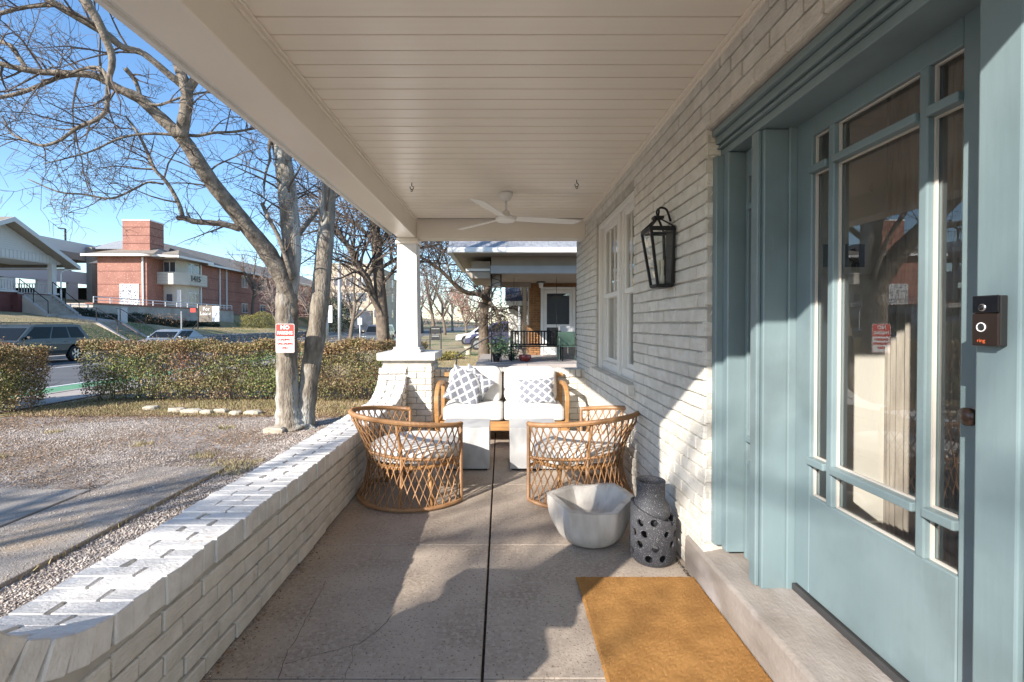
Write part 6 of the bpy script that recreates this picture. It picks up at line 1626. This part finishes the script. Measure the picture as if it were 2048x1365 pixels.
g_ = 'dark shrubs along the terrace wall'
for i, (px, Yp, rx, ry, rz_, lb) in enumerate([(150, 38, 1.3, 1.6, .5, 'dark low shrub beside the white house steps'), (190, 40, 1.4, 2.0, .5, 'dark low shrub left of the garden steps, below the terrace'), (232, 42, 1.3, 2.0, .5, 'dark shrub below the mosaic panel'),
        (276, 43.5, 1.3, 1.5, .8, 'tall round dark shrub at the middle of the terrace wall'), (315, 46, 1.2, 1.8, .5, 'dark shrub right of the tall round shrub'), (345, 48, 1.2, 2.2, .45, 'low dark shrub before the bare bushes'), (378, 50, 1.1, 2.2, .4, 'low dark shrub below the lease sign'), (412, 52, 1.0, 2.2, .35, 'low dark shrub at the right end of the bed')]):
    x = (px - 1003) / 960 * Yp; bush(lb, x, Yp, rx, ry, rz_, 5200, 'evergreen', g_, zb=None)
bush('yellow green shrub right of the terrace wall', P(520, 630, 58).x, 58, 2.0, 2.6, 1.15, 9000, 'yellow_shrub', zb=.75)
bush('dark evergreen bush beyond the light poles', P(672, 640, 60).x, 60, 2.3, 3, 2.4, 9000, 'evergreen', lsize=.16, zb=.4)
bush('pale twiggy bush in front of the terrace wall', P(335, 635, 45).x - .6, 45.5, .8, 3.6, .75, 2200, 'dry_leaf', lsize=.09)
# signs on the bank
fs_ = thing('lease_sign', P(415, 632, 44), 'brown and white for lease sign on a dark frame below the terrace', 'sign'); q = P(412, 628, 44)
b = MB(); b.box(q.x - .62, q.x + .55, q.y, q.y + .05, q.z - .75, q.z + .75); b.build('sign_panel', 'sign_brown', fs_)
b = MB(); b.box(q.x + .60, q.x + 1.25, q.y - .05, q.y, q.z - .72, q.z + .70); b.build('white_panel', 'sign_white', fs_)
b = MB(); b.bar((q.x - .75, q.y, q.z - 1.5), (q.x - .68, q.y, q.z + .9), .07, .07); b.bar((q.x - .75, q.y, q.z - .8), (q.x - 1.35, q.y, q.z - 1.5), .06, .06); b.build('frame', 'black_metal', fs_)
text_part('For', .46, 'sign_white', fs_, (q.x + .05, q.y - .01, q.z + .42), (1, 0, 0), (0, 0, 1)); text_part('Lease', .46, 'sign_white', fs_, (q.x - .02, q.y - .01, q.z + .02), (1, 0, 0), (0, 0, 1))
rs_ = thing('red_notice', P(386, 621, 47), 'small red notice board on the terrace wall left of the lease sign', 'sign'); q = P(386, 621, 47); b = MB(); b.box(q.x - .26, q.x + .26, q.y, q.y + .04, q.z - .2, q.z + .2); b.build('board', 'sign_red', rs_)
pst = MB(); q = P(363, 660, 33.5); pst.tube([(q.x, q.y, -.35), (q.x, q.y, 2.25)], .045, 8); pst.build('sign_post', 'galvanised', None, label='bare grey sign post rising behind the silver sedan', cat='post')
# poles between the two trees
for px, Y, r_, ztop, lb in ((650, 27, .19, 2.6, 'thick grey metal pole with a sign on its side, right of the two stemmed tree'), (679, 30, .10, 5.0, 'slender grey light pole left of the grey bare tree'), (720, 34, .05, 1.9, 'thin sign post before the beige block')):
    x = P(px, 0, Y).x; t = thing('metal_pole', (x, Y, -.4), lb, 'pole'); b = MB(); b.tube([(x, Y, -.45), (x, Y, ztop)], r_, 12); b.build('pole', 'galvanised', t, smooth=True)
    if px == 650: b = MB(); b.box(x + .19, x + .42, Y - .05, Y - .0, 1.45, 2.4); b.build('sign_panel', 'sign_white', t)
    if px == 720: b = MB(); b.box(x - .16, x + .16, Y - .06, Y - .05, 1.3, 1.8); b.build('sign_panel', 'galvanised', t)
    if px == 679: b = MB(); b.tube(bez([(x, Y, 5), (x + .3, Y - .5, 5.3), (x + 1.2, Y - 1.5, 5.35)], 4), .05, 6); b.build('lamp_arm', 'galvanised', t)
stone_wall('dark stone retaining wall along the far pavement beyond the poles', -20.2 - 4.2, 62.2, 90, .9, -.3, seed=6)
# ---- beige apartment block
bb = thing('apartment_block', (-23, 82, 0), 'beige four storey apartment block seen between the tree trunks', 'building')
bx0, bx1, by0 = P(655, 0, 82).x, P(772, 0, 82).x, 82; zt2 = EYE + 118 * 82 / 960
b = MB(); b.box(bx0, bx1, by0, 112, 0, zt2 - 2.2); b.box(bx0, P(742, 0, 82).x, by0 - .0, 100, zt2 - 2.2, zt2); b.build('wall', 'beige_block', bb)
b = MB(); b.box(bx0 - .1, P(742, 0, 82).x + .1, by0 - .1, 100, zt2, zt2 + .25); b.box(P(742, 0, 82).x + .1, bx1 + .1, by0 - .1, 112, zt2 - 2.19, zt2 - 1.95); b.build('parapet', 'taupe_trim', bb)
for k, z in enumerate((1.2, 4.0, 6.6)):
    for px in (668, 692, 716, 748): x = P(px, 0, 82).x; bwin(x, x + 1.5, by0 - .01, by0 - .01, z + 1.2, z + 2.7, 2, bb)
    for y in (86, 90, 94, 99, 104): bwin(bx1 + .005, bx1 + .005, y, y + 1.3, z + 1.2, z + 2.7, 1, bb)
b = MB(); b.box(P(708, 0, 82).x, P(745, 0, 82).x, by0 - .12, by0 - .02, .3, 3.6); b.build('entry_glazing', 'far_glass', bb)
# far brown leafy lawn bank right of the brick building is part of the ground

# ================================================================== NEIGHBOUR HOUSE
nb_ = thing('neighbour_house', (2, 15, 0), 'neighbouring orange brick bungalow with a deep porch roof and white fascia', 'house')
NZ = .36
def Q(px, py, Y): return P(px, py, Y)
# porch slab
b = MB(); b.box(-.60, 9, 12.2, 16.2, GZ, NZ - .012); b.build('porch_base', 'porch_slab', nb_)
for x0 in np.arange(-.66, 4.6, 1.33):
    for y0 in (12.12, 14.15): b = MB(); b.box(x0, x0 + 1.32, y0, y0 + 2.02, NZ - .09, NZ); b.build('paving_slab', 'porch_slab', nb_, bevel=.01)
# brick house body: side wall facing us at Y = 15.6, x from .92
bw0 = MB(); bw0.box(.945, 9, 15.63, 24, GZ, 3.1); bw0.build('brick_backing', 'orange_mortar', nb_)
recs = []; z = NZ; row = 0
DX0, DX1, DZ1 = 1.36, 2.30, NZ + 2.12
while z < 2.95:
    for u, v in course(.93, 3.2, z, row, .215):
        if v > DX0 - .1 and u < DX1 + .1 and z < DZ1 + .02:
            if u < DX0 - .1 < v: v = DX0 - .1
            elif u < DX1 + .1 < v: u = DX1 + .1
            else: continue
        if v - u > .03: recs.append((((u + v) / 2, 15.62, z + .035), (v - u - .008, .05, .062), 0))
    for u, v in course(15.6, 18.2, z, row + 1, .215): recs.append(((.945, (u + v) / 2 + .04, z + .035), (.05, v - u - .008, .062), 0))
    z += .075; row += 1
lay(recs, 'orange_brick', nb_, 285)
# storm door
b = MB(); b.box(DX0 - .09, DX0, 15.50, 15.60, NZ, DZ1 + .09); b.box(DX1, DX1 + .09, 15.50, 15.60, NZ, DZ1 + .09); b.box(DX0, DX1, 15.50, 15.60, DZ1, DZ1 + .09); b.build('door_casing', 'trim_white', nb_, bevel=.01)
b = MB(); a_, c_ = DX0 + .005, DX1 - .005
for x0, x1, z0, z1 in ((a_, a_ + .1, NZ + .02, DZ1 - .01), (c_ - .1, c_, NZ + .02, DZ1 - .01), (a_ + .1, c_ - .1, DZ1 - .12, DZ1 - .01), (a_ + .1, c_ - .1, NZ + .90, NZ + 1.0), (a_ + .1, c_ - .1, NZ + .02, NZ + .30)): b.box(x0, x1, 15.52, 15.56, z0, z1)
dd_ = b.build('storm_door', 'trim_white', nb_)
for z0, z1 in ((NZ + .30, NZ + .90), (NZ + 1.0, DZ1 - .12)): b = MB(); b.box(a_ + .1, c_ - .1, 15.535, 15.54, z0, z1); b.build('pane', 'clear_glass', dd_)
b = MB(); b.box(a_, c_, 15.585, 15.60, NZ, DZ1); b.build('dark_doorway', 'dark_inside', nb_)
# window strip on the return wall
b = MB(); b.box(.90, .925, 16.2, 17.1, 1.35, 2.75); wn2 = b.build('window', 'trim_white', nb_); b = MB(); b.box(.893, .899, 16.28, 17.02, 1.43, 2.67); b.build('pane', 'far_glass', wn2)
# beams, soffits, fascia and roof of the porch
HZ = lambda py, Y: EYE - (py - 648) / 960 * Y
Yf = 12.3
b = MB(); b.box(Q(981, 0, Yf).x, 9, Yf, Yf + .25, HZ(547, Yf), HZ(532, Yf)); b.build('porch_beam', 'grey_beam', nb_)
b = MB(); b.box(Q(981, 0, Yf).x + .02, 9, Yf + .03, Yf + .2, HZ(532, Yf), HZ(509, Yf)); b.build('beam_board', 'taupe_trim', nb_)
b = MB(); b.box(Q(981, 0, Yf).x, 9, Yf + .26, 15.55, HZ(547, Yf) + .02, HZ(547, Yf) + .08); b.build('porch_ceiling', 'taupe_trim', nb_)
Yr = 11.7; zr0, zr1 = HZ(507, Yr), HZ(499, Yr); xl = Q(906, 0, Yr).x
b = MB(); b.box(xl, 9, Yr - .03, Yr, zr0, zr1 + .02); b.build('fascia', 'trim_white', nb_)
b = MB(); b.box(xl, 9, Yr - .13, Yr - .031, zr1 - .10, zr1 + .03); b.box(xl - .12, xl - .001, Yr - .12, 16, zr1 - .11, zr1 + .03); b.build('gutter', 'trim_white', nb_, bevel=.02)
b = MB(); b.box(xl, 9, Yr, 15.9, zr0 + .01, zr0 + .05); b.build('eave_soffit', 'taupe_trim', nb_)
b = MB(); b.prism([(0, Yr - .05, zr1 + .03), (0, 16.5, zr1 + 2.5), (0, 20, zr1 + 2.5), (0, 20, zr1 + .03)], (9, 0, 0)); b.v = [(x + (xl - .12) * (1 - x / 9), y, z) for x, y, z in b.v]; b.build('roof', 'roof_grey', nb_)
# shingle courses proud of the roof plane
for k in range(14):
    y = Yr - .05 + k * .14; z = zr1 + .03 + (y - (Yr - .05)) * 2.47 / 4.85
    b = MB(); b.bar(((xl - .12 + 9) / 2, y, z + .012), ((xl - .12 + 9) / 2 + .001, y, z + .012), 9 - xl, .012) if False else b.obox(((xl - .12 + 9) / 2, y + .07, z + .045), ((9 - xl) / 2, 0, 0), (0, .072, .034), (0, -.003, .006)); b.build('shingle_course', 'roof_grey', nb_)
b = MB(); b.box(Q(931, 0, Yf).x, Q(980, 0, Yf).x, Yf + .1, 15, HZ(542, Yf), HZ(537, Yf)); b.build('side_fascia', 'trim_white', nb_)
b = MB(); b.prism([(Q(942, 0, Yf).x, Yf + .2, HZ(521, Yf)), (Q(980, 0, Yf).x, Yf + .2, HZ(521, Yf)), (Q(980, 0, Yf).x, Yf + .2, HZ(537, Yf)), (Q(942, 0, Yf).x, Yf + .2, HZ(537, Yf))], (0, 2.4, 0)); b.build('side_gable', 'taupe_trim', nb_)
b = MB(); b.prism([(Q(931, 0, Yf).x, Yf + .15, HZ(543, Yf)), (Q(980, 0, Yf).x, Yf + .15, HZ(543, Yf)), (Q(980, 0, Yf).x, Yf + .15, HZ(556, Yf)), (Q(942, 0, Yf).x, Yf + .15, HZ(556, Yf))], (0, 2.4, 0)); b.build('side_soffit', 'taupe_trim', nb_)
b = MB(); b.box(Q(1003, 0, 15).x, .92, 15.0, 15.15, HZ(575, 15), HZ(564, 15)); b.box(Q(1003, 0, 15).x, .92, 12.6, 15.0, HZ(566, 15) + .02, HZ(564, 15) + .05); b.build('cross_beam', 'taupe_trim', nb_)
# wrought iron trellis post
tp = MB(); Yt = 12.75; x0, x1 = Q(983, 0, Yt).x, Q(1002, 0, Yt).x; zt3 = HZ(550, Yt)
for x, y in ((x0, Yt), (x1, Yt), (x0, Yt + .24), (x1, Yt + .24)): tp.bar((x, y, NZ), (x, y, zt3), .030, .030, (0, 1, 0))
post = tp.build('trellis_post', 'iron', nb_)
tp = MB(); z = NZ + .1
while z < zt3 - .1:
    for (xa, ya, xb, yb2) in ((x0, Yt, x1, Yt), (x0, Yt, x0, Yt + .24)):
        pts = [(xa + (xb - xa) * (.5 + .42 * math.sin(t_)), ya + (yb2 - ya) * (.5 + .42 * math.sin(t_)), z + .20 * t_ / 6.28) for t_ in [i * .52 for i in range(13)]]; tp.tube(pts, .009, 4)
    z += .2
tp.build('scrollwork', 'iron', post)
b = MB(); b.box(x0 - .02, x1 + .02, Yt - .0, Yt + .26, zt3 - .33, zt3); b.build('post_head', 'taupe_trim', nb_)
# hanging porch light and chains
lt = thing('porch_light', Q(1082, 560, 15), 'green black hanging porch light in front of the orange brick', 'lamp'); q = Q(1082, 566, 15.0)
b = MB(); b.tube([(q.x, q.y, q.z + .08), (q.x, q.y, q.z + .33)], .008, 5); b.lathe((q.x, q.y, q.z), [(.16, .0), (.10, .06), (.03, .10)], 12); b.build('shade', 'green_metal', lt)
b = MB(); b.lathe((q.x, q.y, q.z), [(.06, -.16), (.075, -.01)], 8); b.build('glass_globe', 'sign_white', lt)
for px in (1028, 1113): b = MB(); q = Q(px, 548, 13.6); b.tube([q, q - Vector((0, 0, 1.75))], .006, 4); b.build('swing_chain', 'iron', None, label='thin chain hanging from the neighbour porch beam, %s' % ('left of the porch light' if px < 1100 else 'in front of the storm door'), cat='chain')
# slatted black bench / railing
bn = thing('slatted_bench', (.95, 13.6, NZ), 'black slatted porch bench in front of the orange brick wall', 'bench')
xa, xb = Q(1022, 0, 13.6).x, Q(1121, 0, 13.6).x; zb0, zb1 = HZ(688, 13.6), HZ(663, 13.6)
b = MB(); b.bar((xa, 13.6, zb1), (xb, 13.6, zb1), .05, .04); b.bar((xa, 13.6, zb0 - .02), (xb, 13.6, zb0 - .02), .05, .05); b.build('bench_rails', 'black_metal', bn)
for i in range(17): x = xa + (xb - xa) * (i + .5) / 17; b = MB(); b.box(x - .018, x + .018, 13.59, 13.61, zb0, zb1 - .02); b.build('slat', 'black_metal', bn)
b = MB()
for y in (13.15, 13.25, 13.35, 13.45): b.bar((xa, y, zb0 - .06), (xb, y, zb0 - .06), .07, .02)
b.build('seat', 'black_metal', bn)
for x in (xa, xb):
    for y in (13.15, 13.6): b = MB(); b.bar((x, y, NZ), (x, y, zb0 - .0 if y < 13.5 else zb1), .04, .04, (0, 1, 0)); b.build('leg', 'black_metal', bn)
# red glazed planter, black pot with plant, bench pot
rp = thing('red_planter', Q(1050, 710, 13.2), 'round red glazed planter on the neighbour porch', 'planter'); q = Q(1050, 711, 13.0)
b = MB(); b.lathe((q.x, q.y, NZ), [(.10, .002), (.13, .02), (.17, .09), (.175, .14), (.16, .165), (.165, .18), (.15, .18), (.15, .15), (.01, .14)], 20); b.build('bowl', 'red_glaze', rp, smooth=True)
b = MB()
for i in range(5): b.tube(bez([(q.x, q.y, NZ + .14), (q.x + random.uniform(-.1, .1), q.y, NZ + .3), (q.x + random.uniform(-.2, .2), q.y, NZ + .38)], 3), .006, 4)
b.build('dry_stem', 'twig', rp)
bp = thing('black_pot', (x0 + .13, Yt + .10, NZ), 'black pot with a leafy plant inside the iron trellis post', 'planter')
b = MB(); b.lathe((x0 + .13, Yt + .12, NZ), [(.08, .002), (.10, .1), (.115, .22), (.12, .235), (.105, .235), (.01, .22)], 18); b.build('pot', 'black_pot', bp, smooth=True)
v = RNG.normal(0, .13, (900, 3)) + np.array([x0 + .22, Yt + .12, NZ + .40]); leaves('foliage', v, .06, 'plant_leaf', bp)
pk = thing('plant_pot', (.35, 13.2, NZ), 'dark leafy pot plant standing beside the iron post', 'planter'); b = MB(); b.lathe((.28, 13.5, NZ), [(.07, .002), (.10, .16), (.09, .16), (.01, .15)], 14); b.build('pot', 'black_pot', pk); v = RNG.normal(0, .10, (700, 3)) * np.array([1.2, 1, 1.3]) + np.array([.28, 13.5, NZ + .26]); leaves('foliage', v, .05, 'plant_leaf', pk)
# green metal chair
gc = thing('green_metal_chair', Q(1135, 690, 13.0), 'dark green metal porch chair by the corner of the white wall', 'chair'); q = Q(1136, 0, 12.9).x; y = 12.9
b = MB(); b.box(q - .22, q + .25, y + .40, y + .43, NZ + .42, NZ + .80); b.build('backrest', 'green_metal', gc, bevel=.02); b = MB(); b.box(q - .22, q + .25, y, y + .42, NZ + .40, NZ + .42); b.build('seat', 'green_metal', gc)
for sx in (-.23, .26):
    b = MB(); b.tube(bez([(q + sx, y + .45, NZ), (q + sx, y + .43, NZ + .6), (q + sx, y + .2, NZ + .66), (q + sx, y - .03, NZ + .62), (q + sx, y, NZ + .3), (q + sx, y - .02, NZ)], 4), .013, 6); b.build('leg', 'green_metal', gc)
gb = thing('storage_tub', Q(1133, 660, 14), 'pale grey plastic tub standing behind the green chair', 'tub'); q = Q(1134, 0, 14.2).x; b = MB(); b.prism([(q - .2, 14.2, NZ + .55), (q + .2, 14.2, NZ + .55), (q + .23, 14.2, NZ + .95), (q - .23, 14.2, NZ + .95)], (0, .35, 0)); b.build('tub', 'far_white', gb); b = MB(); b.box(q - .25, q + .25, 14.15, 14.6, NZ, NZ + .545); b.build('stand', 'garage_concrete', gb)
# garden handrail
b = MB(); a_, c_ = Q(913, 712, 13.4), Q(983, 671, 12.9); b.tube([a_ - Vector((0, 0, .4)), a_, c_], .022, 6); b.build('garden_handrail', 'iron', None, label='dark iron handrail sloping down from the neighbour porch post', cat='handrail')
# second neighbour: white post and dark roof
n2 = thing('second_house', (2, 27, 0), 'dark roofed house with a white porch post beyond the orange brick one', 'house')
q0 = Q(1027, 0, 22).x; b = MB(); b.box(q0 - .22, q0 + .22, 22, 22.4, GZ, HZ(605, 22)); b.build('porch_post', 'trim_white', n2, bevel=.02)
b = MB(); b.prism([(Q(1012, 0, 22).x, 21.5, HZ(603, 22)), (Q(1012, 0, 22).x, 27, HZ(560, 27)), (Q(1012, 0, 22).x, 27, HZ(603, 27))], (8, 0, 0)); b.build('roof', 'roof_dark', n2)
b = MB(); b.box(Q(1012, 0, 22).x, 9, 21.4, 21.6, HZ(612, 21.6), HZ(603, 21.6)); b.build('fascia', 'trim_white', n2)
b = MB(); b.box(Q(1040, 0, 27).x, 9, 27, 30, GZ, HZ(603, 27)); b.build('wall', 'far_white', n2); b = MB(); b.box(Q(1012, 0, 22).x, 9, 21.9, 27, GZ, .2); b.build('porch_base', 'porch_slab', n2)
bw3 = MB(); x = Q(1042, 0, 27).x; bwin(x + .1, x + .8, 26.99, 26.99, .9, 2.1, 1, n2)
# black real estate style sign
bs = thing('black_yard_sign', Q(871, 670, 33), 'black yard sign on two posts at the end of the lawn', 'sign'); q = Q(871, 665, 33)
b = MB(); b.box(q.x - .38, q.x + .38, q.y, q.y + .05, q.z - .1, q.z + .32); b.prism([(q.x - .38, q.y, q.z + .32), (q.x + .38, q.y, q.z + .32), (q.x + .2, q.y, q.z + .42), (q.x - .2, q.y, q.z + .42)], (0, .05, 0)); b.build('sign_board', 'sign_black', bs)
b = MB(); b.box(q.x - .30, q.x + .30, q.y - .01, q.y + .04, q.z - .55, q.z - .14); b.build('lower_board', 'sign_black', bs)
for s in (-.38, .38): b = MB(); b.box(q.x + s - .04, q.x + s + .04, q.y, q.y + .05, GZ, q.z + .3); b.build('post', 'sign_black', bs)
b = MB(); b.box(q.x - .28, q.x + .28, q.y - .008, q.y - .001, q.z + .235, q.z + .25); b.box(q.x - .25, q.x + .25, q.y - .018, q.y - .011, q.z - .2, q.z - .185); b.box(q.x - .25, q.x + .25, q.y - .018, q.y - .011, q.z - .3, q.z - .285); b.build('print_lines', 'sign_white', bs)
# stone urn and lawn plants
un = thing('stone_urn', Q(937, 690, 27), 'pale stone urn on the lawn before the white car', 'urn'); q = Q(937, 690, 27).x; b = MB(); b.lathe((q, 27, GZ), [(.16, 0), (.18, .05), (.12, .12), (.22, .38), (.27, .42), (.27, .47), (.2, .47), (.01, .4)], 16); b.build('urn', 'limestone', un, smooth=True)
bush('yellow grass clump by the black yard sign', Q(905, 0, 24).x, 24, .55, .5, .22, 900, 'yellow_shrub', lsize=.08)
bush('yellow grass clump left of the stone urn', Q(882, 0, 23).x, 23, .5, .4, .2, 800, 'yellow_shrub', lsize=.08)
